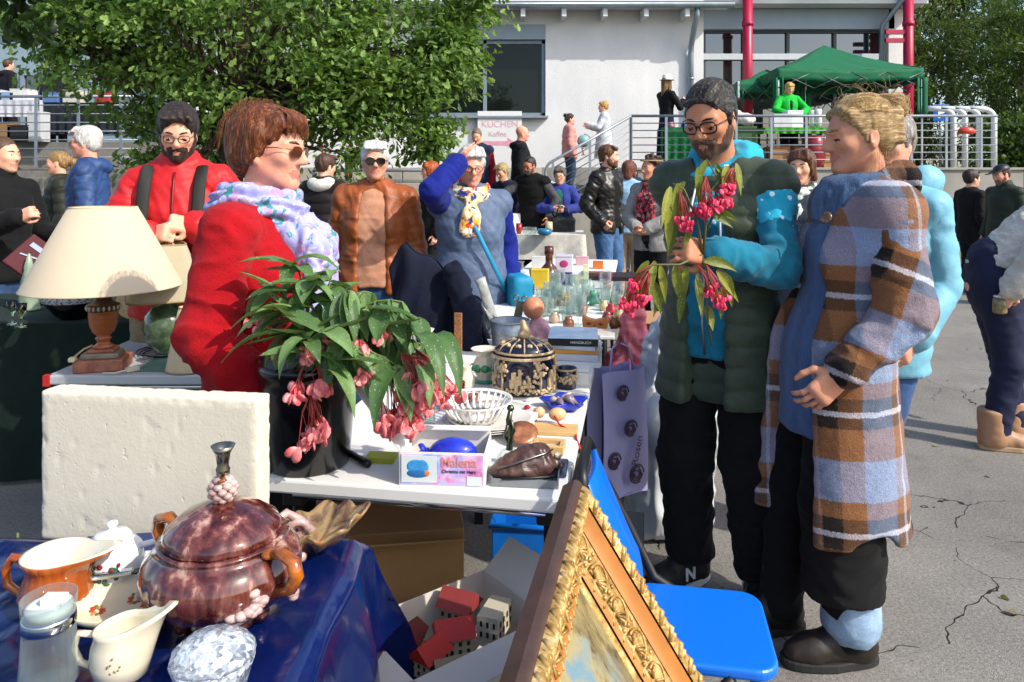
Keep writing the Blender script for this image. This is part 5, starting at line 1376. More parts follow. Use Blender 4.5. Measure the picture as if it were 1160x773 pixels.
g = MB(); g.lathe(hollow(.072, .082, .12, .003), n=36, mod=lambda a, z: 1 + .008 * math.cos(a * 30)); g.lathe([(.082, .118), (.086, .121), (.082, .124)], n=36, cap=False); g.build('bucket_body', mat('#a2a9ab', .4, .35, 18, .1, 60, metal=.7), t)
t = thing('plastic_roll', 'crumpled roll of clear plastic film leaning in the zinc bucket', 'plastic roll', TP(562, 380) + Vector((0, 0, .03)))
g = MB(); g.lathe([(.02, 0), (.024, .08), (.022, .2), (.026, .24)], n=18, rot=rotm(0, rad(-18), 0), mod=lambda a, z: 1 + .12 * math.sin(3 * a + z * 40)); g.build('film_roll', mat('#b9bbb5', .3, .25, 30, .5, 50, .01, trans=.25), t)
g = MB(); g.surf(lambda u, v_: (-.02 - .12 * v_ + .02 * math.sin(u * 9), -.05 + .1 * u, .02 + .19 * v_ + .03 * math.sin(u * 8 + v_ * 5) - .05 * u), 10, 10); g.build('loose_film', mat('#c8ccc8', .12, .1, trans=.6, bump=.4, bs=20, bd=.01), t, solid=.0015)
t = thing('hook_key', 'bent metal hook tool sticking out of the zinc bucket', 'tool', TP(588, 385) + Vector((0, 0, .08)))
g = MB(); g.box((0, 0, .05), (.035, .006, .08), (0, rad(12), 0)); g.tube([(-.012 + .012 * math.cos(a), 0, .105 + .012 * math.sin(a)) for a in np.linspace(0, 2 * PI, 14, endpoint=False)], .003, 6, 0, True); g.tube([(.024 + .012 * math.cos(a), 0, .100 + .012 * math.sin(a)) for a in np.linspace(0, 2 * PI, 14, endpoint=False)], .003, 6, 0, True); g.build('hook', metal('#837d6d', .4), t)
dp = TP(610, 388)
t = thing('doll', 'bald terracotta faced doll in a pink top sitting among the glasses', 'doll', dp)
S = Solid(.02); S.cap((0, 0, .01), (0, 0, .07), .042, .032); S.cap((.02, -.01, .075), (.065, -.045, .02), .018, .016); S.cap((-.02, -.01, .075), (-.05, -.045, .03), .018, .016); S.cap((0, 0, .08), (-.008, -.003, .12), .018); S.cut((0, 0, -1), (0, 0, 0)); S.mesh('pink_top', cloth('#d6a1ac'), t, h=.005, disp=folds(.004, 3))
g = MB(); g.ball((-.022, -.005, .150), (.047, .047, .049), 26); g.build('head', mat('#c9825e', .45, .06, 6, .03), t)
# rows of glassware
rr = random.Random(77); k = 0
spots = []
for (px, py) in ((622, 352), (634, 347), (646, 350), (658, 343), (668, 340), (627, 341), (640, 338), (652, 334), (664, 331), (676, 336), (690, 343), (698, 352), (700, 338), (634, 330), (646, 327), (686, 331), (658, 352), (612, 346), (642, 360), (655, 362)):
    spots.append((px, py + 6))
for i in range(18): spots.append((612 + rr.uniform(0, 92), 330 + rr.uniform(0, 30)))
for i, (px, py) in enumerate(spots):
    t = thing('drinking_glass', 'clear drinking glass crowded among the others on the second white table', 'glass', TP(px, py), 0, 'clear glasses crowded on the second white table')
    s_ = rr.uniform(.85, 1.2); g = MB()
    if i % 2: pr = [(0, 0), (.026, .001), (.026, .003), (.004, .008), (.0035, .055), (.022, .075), (.029, .10), (.027, .135), (.0255, .135), (.027, .10), (.02, .078), (0, .066)]
    else: pr = hollow(.024, .030, .105, .002)
    g.lathe([(a * s_, b_ * s_) for a, b_ in pr], n=20); g.build('bowl', GL, t)
t = thing('wooden_cat_basket', 'brown wooden holder with two pointed ears among the glasses', 'basket', TP(675, 374) + Vector((0, .02, 0)), rad(-9))
mbx = MB(); mbx.prism([(-.055, 0), (.055, 0), (.062, .045), (.058, .07), (.035, .052), (0, .045), (-.035, .052), (-.058, .07), (-.062, .045)], .05, (0, .025, 0), rotm(rad(90), 0, 0)); mbx.build('carved_body', mat('#7d4a22', .45, .3, 9, .2, 60, scale=(1, 1, 5)), t, bevel=.004)
g = MB(); 
for q in (-1, 1): g.ball((q * .028, -.0255, .03), (.012, .002, .006), 10)
g.ball((0, -.0255, .022), (.005, .002, .004), 8); g.build('face_marks', mat('#3c1f0c', .5), t)
t = thing('white_tray', 'white lidded plastic box under the wooden cat holder', 'box', TP(672, 383) + Vector((0, .03, -.0)), rad(-9))
t.location.z = .74; bpy.data.objects[t.name]
g = MB(); g.box((0, .02, .008), (.20, .16, .016)); g.build('tray', PORC, t, bevel=.004)
def cyl(label, name, cat, px, py, prof, m, z=.74, pname='body', parts=()): return jar(label, px, py, prof, m, cat, name, parts, z, 26, pname=pname)
cyl('tall clear glass decanter left of the yellow box', 'decanter', 'decanter', 588, 336, [(0, 0), (.055, 0), (.062, .04), (.055, .13), (.03, .16), (.026, .2), (.034, .21), (.022, .2), (.027, .15), (.05, .12), (.055, .03), (0, .01)], GL)
t = thing('pepper_mill', 'dark cylindrical pepper mill beside the clear decanter', 'mill', TP(580, 338))
g = MB(); g.lathe([(.022, 0), (.022, .16), (.018, .165)], n=20); g.build('mill_body', mat('#22262c', .3), t); g = MB(); g.lathe([(.018, .165), (.022, .175), (.02, .20), (.0, .205)], n=20); g.build('cap', metal('#90969c'), t)
cyl('round amber brown bottle with long neck behind the yellow box', 'amber_bottle', 'bottle', 622, 324, [(.05, 0), (.075, .03), (.078, .07), (.05, .12), (.024, .15), (.024, .20), (.032, .21), (.03, .26), (.0, .265)], mat('#5d2a10', .06, .3, 12, 0, trans=.35, coat=.6))
def carton(label, px, py, wx, wy, h_, col, z=.74, rz=-9, col2=None, name='carton_box', lid=True, cat='box'):
    t = thing(name, label, cat, TP(px, py, z) + Vector((0, wy / 2, 0)), rad(rz)); g = MB(); g.box((0, 0, h_ * .46), (wx, wy, h_ * .92)); g.build('carton', mat(col, .5, .12, 12, .05, coat=.15), t, bevel=.003)
    g = MB(); g.box((0, 0, h_ * .96), (wx + .002, wy + .002, h_ * .078)); g.build('lid', mat(col2 or col, .5, .1, 12, .05), t, bevel=.003); return t
t = carton('yellow cardboard box among the bric-a-brac', 612, 329, .11, .08, .13, '#d2b12c')
t = carton('upright white and pink perfume carton with navy base', 640, 324, .11, .09, .20, '#c9c3d0', col2='#b9b6c6')
g = MB(); g.box((0, -.0465, .045), (.113, .003, .09)); g.build('navy_band', mat('#1c2a66', .4, bump=0), t); g = MB(); g.ball((.0, -.047, .145), (.028, .002, .024), 12); g.build('pink_emblem', mat('#b53374', .4, bump=0), t)
for lb, px, py, w3, h3, c3 in (('cream paperback box leaning among the goods', 655, 322, .10, .05, '#cfc08a'), ('flat brown wooden box on the third table', 672, 316, .16, .04, '#6d4326'), ('small red tin beside the brown wooden box', 690, 318, .06, .05, '#9c1d22'), ('pale green upright candle carton', 664, 322, .035, .13, '#c9cfa0'), ('small violet trinket box next to the decanter', 600, 334, .06, .06, '#5a4a86'), ('white paper bag on the third table', 612, 306, .12, .10, '#c8c6c0'), ('dark green tin at the back of the third table', 640, 304, .09, .09, '#1e4632'), ('pale pink carton far along the third table', 660, 301, .10, .07, '#c99aa0'), ('orange box far along the third table', 678, 305, .08, .06, '#c46a24')):
    carton(lb, px, py, w3, w3 * .7, h3, c3)
t = thing('game_board', 'dark folded board lying across the right side of the third table', 'board', TP(690, 318), rad(-9)); g = MB(); g.box((.06, .1, .016), (.42, .25, .03)); g.build('board', mat('#241c18', .5, .3), t, bevel=.004)
t = thing('frog_figure', 'small mint green frog figure standing behind the wooden cat holder', 'figurine', TP(672, 346)); S = Solid(.015); S.ell((0, 0, .03), (.03, .025, .028)); S.ell((0, -.01, .062), (.024, .022, .018)); S.ell((-.012, -.012, .080), .008); S.ell((.012, -.012, .080), .008); S.cap((-.02, -.01, .03), (-.04, -.03, .01), .009); S.cap((.02, -.01, .03), (.05, -.02, .03), .009); S.mesh('frog_body', glaze('#4a9a7c', .25, .2, 30), t, h=.004)
for i, c_ in enumerate(('#7a1f2a', '#2f4a7a', '#c9b890', '#5a3a24', '#3f6a4a', '#b8862a', '#8a8f96', '#d0c8bc', '#9a4a2a', '#454a6a', '#a8a060', '#6a2f5a', '#c46a5a', '#27363a')):
    nm = ('crimson', 'slate blue', 'sand coloured', 'dark brown', 'moss green', 'ochre', 'steel grey', 'bone white', 'rust coloured', 'dusky blue', 'khaki', 'plum', 'salmon', 'charcoal')[i]
    if i % 2: carton('small %s box in the clutter of the second and third tables' % nm, 600 + i * 8 + rr.uniform(-4, 4), 312 + (i * 37 % 50), rr.uniform(.05, .10), rr.uniform(.04, .08), rr.uniform(.02, .07), c_, rz=rr.uniform(-40, 30))
    else: jar('small %s cup in the clutter of the second and third tables' % nm, 604 + i * 7, 316 + (i * 41 % 48), hollow(.022, .030, rr.uniform(.04, .07)), glaze(c_, .3, .2, 20), 'cup', 'clutter_cup')
for i, (px, py, c_) in enumerate(((684, 352, '#c9b48a'), (692, 356, '#b8333a'), (704, 345, '#c7a15a'), (688, 366, '#7c2430'), (701, 362, '#b0986c'), (706, 356, '#d2c8b0'), (696, 372, '#8b5a34'), (644, 372, '#7a4a2c'), (628, 366, '#b9a184'))):
    nm = ('cream', 'scarlet', 'golden', 'dark red', 'straw coloured', 'ivory', 'brown', 'chestnut', 'tan')[i]
    jar('small %s turned pot among the glasses' % nm, px, py, [(.018, 0), (.028, .015), (.026, .035), (.016, .045), (.019, .055), (.015, .055), (.0, .03)], glaze(c_, .3, .3, 40), 'pot', 'trinket_pot')

# far table under a white cloth
fy = 9.0
t = thing('cloth_table', 'far table under a white cloth in front of the man in the black vest', 'table', (.28, fy + .45, 0), rad(-3))
g = MB(); g.box((0, 0, .725), (1.25, .8, .03)); g.build('tabletop', WHITE, t)
g = MB()
per = []
for i in range(64):
    u = i / 64 * 4; s_ = int(u); f_ = u - s_; cs = [(-.64, -.41), (.64, -.41), (.64, .41), (-.64, .41)]; a, b_ = cs[s_], cs[(s_ + 1) % 4]; per.append((a[0] + (b_[0] - a[0]) * f_, a[1] + (b_[1] - a[1]) * f_, i))
g.surf(lambda u, v_: (per[int(round(u * 64)) % 64][0] * (1 + .035 * v_ * math.sin(int(round(u * 64)) * 1.3)), per[int(round(u * 64)) % 64][1] * (1 + .05 * v_ * math.sin(int(round(u * 64)) * 1.3)), .744 - .30 * v_), 65, 6)
g.box((0, 0, .743), (1.28, .82, .003)); g.build('tablecloth', cloth('#c9c6bd'), t)
for sx in (-1, 1):
    for sy in (-1, 1): l = MB(); l.tube([(sx * .55, sy * .33, 0), (sx * .55, sy * .33, .71)], .016, 8); l.build('leg', BLACKM, t)
def far(px, py, z=.745): return TP(px, py, z)
t = thing('white_case', 'open white case on the far cloth table', 'case', far(577, 261)); g = MB(); g.box((0, 0, .02), (.3, .2, .04)); g.build('base', PORC, t, bevel=.01); g = MB(); g.box((0, .1, .12), (.3, .015, .2), (rad(-14), 0, 0)); g.build('lid', PORC, t, bevel=.01)
for lb, px, c_, r_, h_ in (('red thermos mug on the far cloth table', 588, '#a31822', .04, .13), ('dark red canister beside the red thermos mug', 573, '#5a1418', .045, .10), ('clear punch bowl on the far cloth table', 600, None, .09, .10), ('turquoise ceramic bowl on the far cloth table', 617, '#1c6f98', .09, .08), ('cream lidded jar at the right end of the far cloth table', 622, '#c2b690', .045, .15)):
    jar(lb, px, 267 if r_ > .05 else 265, [(r_ * .6, 0), (r_, h_ * .4), (r_ * .95, h_), (r_ * .9, h_), (r_ * .9, h_ * .4), (0, .02)], glaze(c_, .25) if c_ else GL, 'vessel', 'table_vessel', z=.745)
t = thing('black_sculpture', 'black knotted metal sculpture on the far cloth table', 'sculpture', far(589, 258)); S = Solid(.02)
for i in range(9): a = i * 1.4; S.cap((.06 * math.cos(a), .05 * math.sin(a), .03 + i * .017), (.06 * math.cos(a + 1.9), .05 * math.sin(a + 1.9), .05 + i * .017), .022)
S.mesh('knot', BLACKM, t, h=.012)
# ------------------------------------------------------------------ left side: lamp table and green cloth table
t = trestle('small pale grey table with red corners carrying the lamps', -1.10, 2.98, 1.08, .76, .76, rad(0), mat('#a9adb0', .5, .06, 3, .05))
for sx in (-1, 1): g = MB(); g.box((sx * .535, -.375, .742), (.022, .022, .038)); g.build('corner_cap', mat('#b3201c', .5), t)
t = thing('green_cloth', 'sage green cloth spread over the right part of the lamp table', 'cloth', (-1.02, 3.0, .7605)); g = MB(); g.slab([(-.33, -.355, .003), (.42, -.36, .003), (.42, .34, .003), (-.42, .34, .003)], .002); g.build('cloth_sheet', cloth('#5d8070'), t)
lp_ = TP(112, 420, .76) + Vector((0, .03, 0))
t = thing('table_lamp', 'large table lamp with cream cone shade and turned orange wooden body', 'lamp', lp_, rad(12))
sc = lp_.y / FPX
PL = [mat('#7a4434', .55, .4, 25, .3, 60, col2='#a87058'), mat('#8c8474', .4, .3, 20, .2, metal=.3)]
g = MB(); g.box((0, 0, .022), (.165, .13, .044)); g.box((0, 0, .054), (.125, .10, .02), m=1); g.box((0, 0, .070), (.09, .08, .014)); g.build('plinth', PL, t, bevel=.005)
g = MB(); g.lathe([(.034, .077), (.036, .083), (.022, .092), (.020, .102), (.026, .108), (.026, .114), (.019, .119), (.036, .135), (.046, .160), (.050, .196), (.049, .208), (.052, .211)], n=40); g.build('body', mat('#9c5428', .4, .25, 10, .1, coat=.2, scale=(1, 1, 4)), t)
g = MB(); g.lathe([(.052, .211), (.055, .214), (.055, .234), (.046, .238), (.030, .246), (.024, .268), (.028, .296), (.036, .304), (.012, .308), (.010, .48)], n=40); cl_ = g.build('collar', mat('#4d2d1c', .4, .2), t)
g = MB()
for i in range(20): a = 2 * PI * i / 20; g.ball((.055 * math.cos(a), .055 * math.sin(a), .224), (.0045, .0045, .009), 8)
g.build('bead_band', mat('#b2aa98', .4), cl_)
z0, z1 = CAM_H - 125 * sc - .76, CAM_H - 35 * sc - .76; r0, r1 = 82 * sc, 35 * sc
LIN = mat('#c2b298', .9, .04, 3, .25, 260, .002, scale=(1, 1, 1), sss=.0)
g = MB(); g.lathe([(r0, z0), (r1, z1), (r1 - .003, z1), (r0 - .003, z0)], n=72, cap=False); g.build('lamp_shade', LIN, t)
g = MB(); g.lathe([(r0 - .001, z0 - .002), (r0 + .002, z0), (r0 - .001, z0 + .004)], n=72, cap=False); g.build('shade_trim', mat('#c4b495', .8), t); g = MB(); g.lathe([(r1 - .001, z1 - .003), (r1 + .0015, z1), (r1 - .002, z1 + .003)], n=72, cap=False); g.build('shade_trim', mat('#c4b495', .8), t)
cb = MB(); cb.tube([(-.03, -.02, .09), (-.055, -.03, .08), (-.075, -.045, .062), (-.078, -.062, .058)], .0035, 7); cb.build('cable', mat('#b9aa84', .6), t)
g = MB(); g.box((-.078, -.072, .054), (.022, .03, .016)); g.build('switch', mat('#d3c9a8', .4), t, bevel=.004)
t = thing('plug', 'small cream mains plug lying beside the large lamp plinth', 'plug', TP(150, 421, .763)); g = MB(); g.box((0, 0, .009), (.045, .016, .016), (0, 0, rad(50))); g.tube([(-.014, -.017, .009), (-.04, -.045, .006), (-.085, -.04, .005)], .003, 6); g.build('plug_body', mat('#cfc8b0', .4), t, bevel=.003)
l2 = TP(181, 404, .763) + Vector((0, .06, 0)); s2 = l2.y / FPX
t = thing('table_lamp', 'squat table lamp with dark green round ceramic body and square tapered shade', 'lamp', l2, rad(28))
g = MB(); g.lathe([(.03, 0), (.045, .006), (.075, .05), (.088, .10), (.080, .15), (.052, .185), (.03, .195), (.02, .20), (.012, .22), (.010, .28)], n=40); g.build('body', mat('#2c3a2a', .22, .5, 26, .25, 70, .004, col2='#5d7254', coat=.5), t)
g = MB(); zb2, zt2 = CAM_H - 138 * s2 - .763, CAM_H - 76 * s2 - .763
def sq(r, z, n=32): return [(r * math.copysign(abs(math.cos(2 * PI * i / n)) ** .35, math.cos(2 * PI * i / n)), r * math.copysign(abs(math.sin(2 * PI * i / n)) ** .35, math.sin(2 * PI * i / n)), z) for i in range(n)]
ra, rb_ = .145, .066
g.add(sq(ra, zb2) + sq(rb_, zt2), [(i, (i + 1) % 32, 32 + (i + 1) % 32, 32 + i) for i in range(32)]); g.build('lamp_shade', mat('#a49a80', .9, .06, 4, .25, 240, .002), t, solid=.003)
g = MB(); g.tube(sq(ra + .001, zb2 + .004), .004, 6, 0, True); g.build('shade_trim', mat('#8f7a55', .7), t); g = MB(); g.tube(sq(rb_ + .001, zt2 - .003), .0035, 6, 0, True); g.build('shade_trim', mat('#8f7a55', .7), t)
g = MB()
for k_ in range(3): g.tube([((.085 + .012 * k_) * math.cos(a), (.085 + .012 * k_) * math.sin(a), .004 + .004 * k_) for a in np.linspace(2.0, 5.6, 14)], .003, 6)
g.build('cable', mat('#1d1d1b', .5), t)
l3 = TP(203, 424, .763) + Vector((.005, .075, 0))
t = thing('lone_lampshade', 'small beige cone lampshade standing by itself at the table edge', 'lampshade', l3)
g = MB(); g.lathe([(.082, 0), (.038, .225), (.0355, .225), (.0795, 0)], n=48, cap=False); g.build('lamp_shade', mat('#c3b08e', .9, .08, 30, .35, 200, .003), t)
g = MB(); g.lathe([(.081, 0), (.084, .003), (.081, .006)], n=48, cap=False); g.build('shade_trim', mat('#a89470', .8), t); g = MB(); g.lathe([(.0375, .221), (.040, .225), (.037, .227)], n=48, cap=False); g.build('shade_trim', mat('#a89470', .8), t)
# green cloth table behind
t = thing('green_cloth_table', 'long table under a black green cloth at the left edge behind the lamps', 'table', (-2.25, 3.95, 0))
g = MB(); g.box((0, 0, .745), (2.5, .85, .03)); g.build('tabletop', WHITE, t)
g = MB(); g.surf(lambda u, v_: (-1.28 + 2.56 * u, -.445 - .03 * v_ * (1 + math.sin(u * 60)) * .5, .764 - .74 * v_), 120, 8); g.surf(lambda u, v_: (1.28 + .02 * v_ * math.sin(u * 19), -.445 + .87 * u, .764 - .6 * v_), 30, 6); g.box((0, 0, .762), (2.56, .89, .004)); g.build('tablecloth', cloth('#0c2019', 200, .15), t)
for sx in (-1, 1):
    for sy in (-1, 1): l = MB(); l.tube([(sx * 1.1, sy * .35, 0), (sx * 1.1, sy * .35, .73)], .016, 8); l.build('leg', BLACKM, t)
g0 = lambda px, py: TP(px, py, .766)
t = jar('wide black bowl with crackled grey speckled band on the green cloth', 67, 366, [(.06, 0), (.085, .02), (.135, .085), (.150, .11), (.148, .135), (.118, .155), (.112, .155), (.135, .13), (.12, .08), (0, .03)], mat('#07080d', .15, .3, coat=.5), 'bowl', 'black_bowl', loc=g0(67, 366) + Vector((0, .12, 0)))
g = MB(); g.lathe([(.1362, .086), (.1515, .110), (.1495, .1355), (.121, .154)], n=40, cap=False); m, n, b = newmat('crackle'); pb(b, .3)
vo = n.nodes.new('ShaderNodeTexVoronoi'); vo.inputs['Scale'].default_value = 85; n.links.new(coords(n), vo.inputs['Vector']); n.links.new(ramp(n, vo.outputs['Distance'], ((.25, '#11131a'), (.5, '#a9adb4'))), b.inputs['Base Color']); g.build('speckled_band', m, t)
t = jar('pale green glazed fir tree ornament on the green cloth', 30, 352, [(.05, 0), (.052, .01), (.045, .05), (.048, .06), (.035, .13), (.038, .14), (.022, .21), (.024, .22), (.006, .29), (0, .295)], glaze('#8a9c84', .3, .25, 12), 'ornament', 'ceramic_tree', loc=g0(30, 352) + Vector((0, .02, 0)), mod=lambda a, z: 1 + .06 * math.sin(6 * a + z * 40))
for lb, px, py, c_ in (('slim clear goblet with green foot at the left edge', 14, 368, '#cfe0c8'), ('slim clear goblet with yellow foot beside the black bowl', 24, 371, '#d8d8a8')):
    t = jar(lb, px, py, [(.024, 0), (.024, .004), (.005, .012), (.004, .05), (.020, .07), (.024, .11), (.022, .11), (.017, .074), (0, .06)], glass(c_), 'glass', 'goblet', loc=g0(px, py))
t = thing('log_slice', 'cut log slice with bark leaning behind the large lamp', 'log', g0(142, 369) + Vector((0, .1, 0)), rad(15)); g = MB(); g.lathe([(.085, -.05), (.09, 0), (.085, .05)], (0, 0, .09), 30, rot=rotm(rad(78), 0, 0), mod=lambda a, z: 1 + .05 * math.sin(4 * a) + .02 * math.sin(11 * a)); g.build('bark', BARK, t)
g = MB(); g.lathe([(0, .0515), (.078, .0515), (.08, .050)], (0, 0, .09), 30, rot=rotm(rad(78), 0, 0)); g.build('cut_face', mat('#a98a5e', .8, .4, 20, .4, 60, col2='#c9ad82'), t)
ck = W(36, 292, 3.9)
t = thing('cutlery_case', 'open dark red cutlery case tilted up behind the black bowl', 'case', (ck.x, ck.y, .766), rad(8)); hz = ck.z - .766
R = rotm(rad(58), rad(38), 0)
g = MB(); g.box((0, 0, hz), (.17, .20, .03), R); g.build('case', mat('#4a0d16', .7, .15), t, bevel=.006)
g = MB(); g.box(A3((0, 0, hz)) + R @ A3((.0, .05, .017)), (.10, .025, .004), R); g.box(A3((0, 0, hz)) + R @ A3((.01, .0, .017)), (.13, .008, .006), R @ rotm(0, 0, .3)); g.build('cutlery', CHROME, t)
g = MB(); g.box(A3((0, .09, hz / 2 - .05)), (.12, .02, hz - .1)); g.build('stand', BLACKM, t)

# ------------------------------------------------------------------ blue table in the foreground
BZ = .74
m, n, b = newmat('blue_foil'); pb(b, .16, spec=.6, coat=.4); v = coords(n)
n.links.new(ramp(n, noise(n, v, 3, 4), ((.3, '#051445'), (.7, '#081d58'))), b.inputs['Base Color'])
bumpn(n, math_(n, 'ADD', noise(n, coords(n, (1.5, 1.5, .5)), 6, 2, .4, .3), math_(n, 'MULTIPLY', noise(n, coords(n, (3, 1, .6)), 16, 2), .12)), b, .35, .02); BLUEF = m
X0, X1, Y0, Y1 = -1.35, -.315, .45, 1.47
t = thing('foil_table', 'foreground table under a shiny navy blue plastic tablecloth', 'table', ((X0 + X1) / 2, (Y0 + Y1) / 2, 0))
wx, wy = X1 - X0, Y1 - Y0
g = MB(); g.box((0, 0, BZ - .02), (wx - .02, wy - .02, .03)); g.build('tabletop', WOODL, t)
g = MB()
def clothfn(u, v_):
    """sheet over the table, hanging at the right and back sides with a pointed corner"""
    s_ = u * (wx + .42) ; q = v_ * (wy + .16)
    x = -wx / 2 + min(s_, wx); y = -wy / 2 + min(q, wy); z = BZ
    ox = max(0, s_ - wx); oy = max(0, q - wy); wob = math.sin(q * 21 + 1.3) * .014 + math.sin(q * 9) * .014
    if ox > 0: r_ = min(ox, .03); x += r_ * .75 + (ox - r_) * .10 + wob * min(1, ox * 6) ; z -= (ox - r_ * .4)
    if oy > 0: y += min(oy, .03) * .7 + math.sin(s_ * 20) * .01 * oy * 6; z -= oy * .95 - min(oy, .03) * .4
    if ox > 0 and oy > 0: mn = ox * oy / (ox + oy + 1e-6) * 1.6; x += .42 * mn; y += .30 * mn; z = BZ - (ox ** 4 + oy ** 4) ** .25 * .9
    return (x, y, z + .002 * math.sin(s_ * 40) * math.sin(q * 33))
g.surf(clothfn, 150, 130); g.build('tablecloth', BLUEF, t, solid=.002)
for sx in (-1, 1):
    for sy in (-1, 1): l = MB(); l.tube([(sx * (wx / 2 - .08), sy * (wy / 2 - .08), 0), (sx * (wx / 2 - .08), sy * (wy / 2 - .08), BZ - .04)], .018, 10); l.build('leg', BLACKM, t)
BT = lambda px, py: TP(px, py, BZ + .004)
# polystyrene block
a = Vector((-.930, 1.452, BZ + .004)); b_ = Vector((-.478, 1.388, BZ + .004)); d = (b_ - a)
t = thing('foam_block', 'thick pitted white foam block standing on edge at the back of the blue table', 'foam block', (a + b_) / 2, math.atan2(d.y, d.x))
m, n, bb = newmat('foam'); pb(bb, .9); v = coords(n); vo = n.nodes.new('ShaderNodeTexVoronoi'); vo.inputs['Scale'].default_value = 170; n.links.new(v, vo.inputs['Vector'])
pit = ramp(n, noise(n, v, 55, 3, .5), ((.66, 0.), (.70, 1.)))
n.links.new(mixc(n, math_(n, 'MULTIPLY', ramp(n, noise(n, v, 9, 4, .6, 1), ((.62, 0.), (.8, 1.))), .45), '#c9c2b0', '#9a7f5e'), bb.inputs['Base Color'])
bumpn(n, math_(n, 'SUBTRACT', math_(n, 'MULTIPLY', vo.outputs['Distance'], -.35), math_(n, 'MULTIPLY', pit, 1.3)), bb, .35, .002)
L = d.length; S = Solid(.004); S.box((0, .03, .148), (L / 2, .028, .148), r=.006)
def fdisp(V, LC, N):
    edge = (np.abs(V[:, 2] - .296) < .012) | (np.abs(np.abs(V[:, 0]) - L / 2) < .012)
    return -.0006 * vnoise(V * 160, 3) - .003 * np.maximum(0, vnoise(V * 60, 5) - .80) * 4 - np.where(edge, .004 * vnoise(V * 130, 8) ** 2, 0)
S.mesh('block', m, t, h=.0045, smooth=1, disp=fdisp)

# purple glazed tureen
m, n, b = newmat('majolica'); pb(b, .13, coat=.7, spec=.6); v = coords(n, (1, 1, .2))
f1 = noise(n, v, 36, 4, .62, .25)
a_ = ramp(n, f1, ((.30, '#1f0808'), (.45, '#4a1c17'), (.56, '#6d3c33'), (.66, '#a98374'), (.78, '#dccabd')))
n.links.new(a_, b.inputs['Base Color']); bumpn(n, noise(n, coords(n), 30, 2), b, .12, .006); MAJ = m
ORG = mat('#b5651a', .15, .4, 30, .2, 60, .004, col2='#5f2c12', coat=.6)
GRAPE = mat('#8d6a66', .18, .4, 30, .1, col2='#c9aea6', coat=.6)
tc = BT(247, 710); tc = Vector((tc.x, tc.y + .02, BZ + .004)); k = tc.y / FPX
t = thing('tureen', 'large purple brown ribbed ceramic tureen with grape knob and orange branch handles', 'tureen', tc, rad(-20))
rib = lambda a, z: 1 + .030 * (abs(math.cos(4 * a)) ** .5 - .6) * (1 if .03 < z < .165 else .3)
Rm = 86 * k
g = MB(); g.lathe([(.05, 0), (.058, .004), (.055, .018), (.046, .03), (.074, .042), (Rm * .86, .065), (Rm * .985, .098), (Rm, .118), (Rm * .96, .140), (Rm * .85, .160), (Rm * .78, .167), (Rm * .80, .171), (Rm * .80, .177), (Rm * .74, .178)], n=96, mod=rib); bo = g.build('body', MAJ, t)
g = MB()
for q in range(5):
    a = 2 * PI * q / 5 + .3; g.tube([(.05 * math.cos(a), .05 * math.sin(a), .03), (.062 * math.cos(a), .062 * math.sin(a), .014), (.058 * math.cos(a), .058 * math.sin(a), .003)], [.018, .016, .012], 8)
g.build('foot', MAJ, bo)
lid = MB(); lid.lathe([(Rm * .735, .178), (Rm * .76, .182), (Rm * .70, .200), (Rm * .5, .224), (Rm * .25, .240), (Rm * .12, .246)], n=96, mod=lambda a, z: 1 + .03 * (abs(math.cos(6 * a)) ** .6 - .6) * (z < .235)); lo = lid.build('lid', MAJ, t); TUR = t; t.scale = (1, 1, .78)
g = MB()
for j in range(5):
    for i in range(7):
        a = 2 * PI * i / 7 + j * .45; r_ = (.012, .017, .0185, .016, .009)[j]; g.ball((r_ * math.cos(a), r_ * math.sin(a), .252 + j * .0095), .0075, 10)
g.ball((0, 0, .298), .009, 10); g.build('grape_knob', GRAPE, lo)
g = MB(); g.tube([(.004, -.006, .298), (.014, -.012, .297), (.006, -.016, .292)], .004, 8); g.build('leaf_tip', ORG, lo)
fn = thing('metal_funnel', 'small flared metal funnel standing on the grape knob of the tureen', 'funnel', tc + Vector((0, 0, .3015 * .78))); g = MB(); g.lathe([(.0105, 0), (.0115, .008), (.009, .014), (.012, .034), (.019, .046), (.0175, .046), (.010, .033), (0, .02)], n=28); g.build('funnel_body', metal('#9c9684', .22, .3), fn)
for a in (rad(-8), rad(172)):
    c, s_ = math.cos(a), math.sin(a); P = lambda r_, z, o=0: (r_ * c - o * s_, r_ * s_ + o * c, z); g = MB()
    g.tube([P(Rm * .86, .166), P(Rm * 1.06, .176), P(Rm * 1.25, .166), P(Rm * 1.30, .140), P(Rm * 1.20, .112), P(Rm * .98, .098)], [.008, .0115, .012, .0115, .011, .014], 10); g.ball(P(Rm * .84, .167), (.014, .014, .010), 10); g.build('handle', ORG, t)
g = MB(); rr = random.Random(2)
for a0, n_, m0 in ((rad(205), 24, .05), (rad(-30), 16, .045), (rad(20), 14, .04)):
    g = MB()
    for i in range(n_):
        a = a0 + rr.gauss(0, m0 * 2.2); z = .082 + rr.gauss(0, .017); r_ = Rm * (.97 if z > .08 else .92); g.ball((r_ * math.cos(a), r_ * math.sin(a), z), rr.uniform(.008, .011), 9)
    g.build('grape_relief', GRAPE, bo)
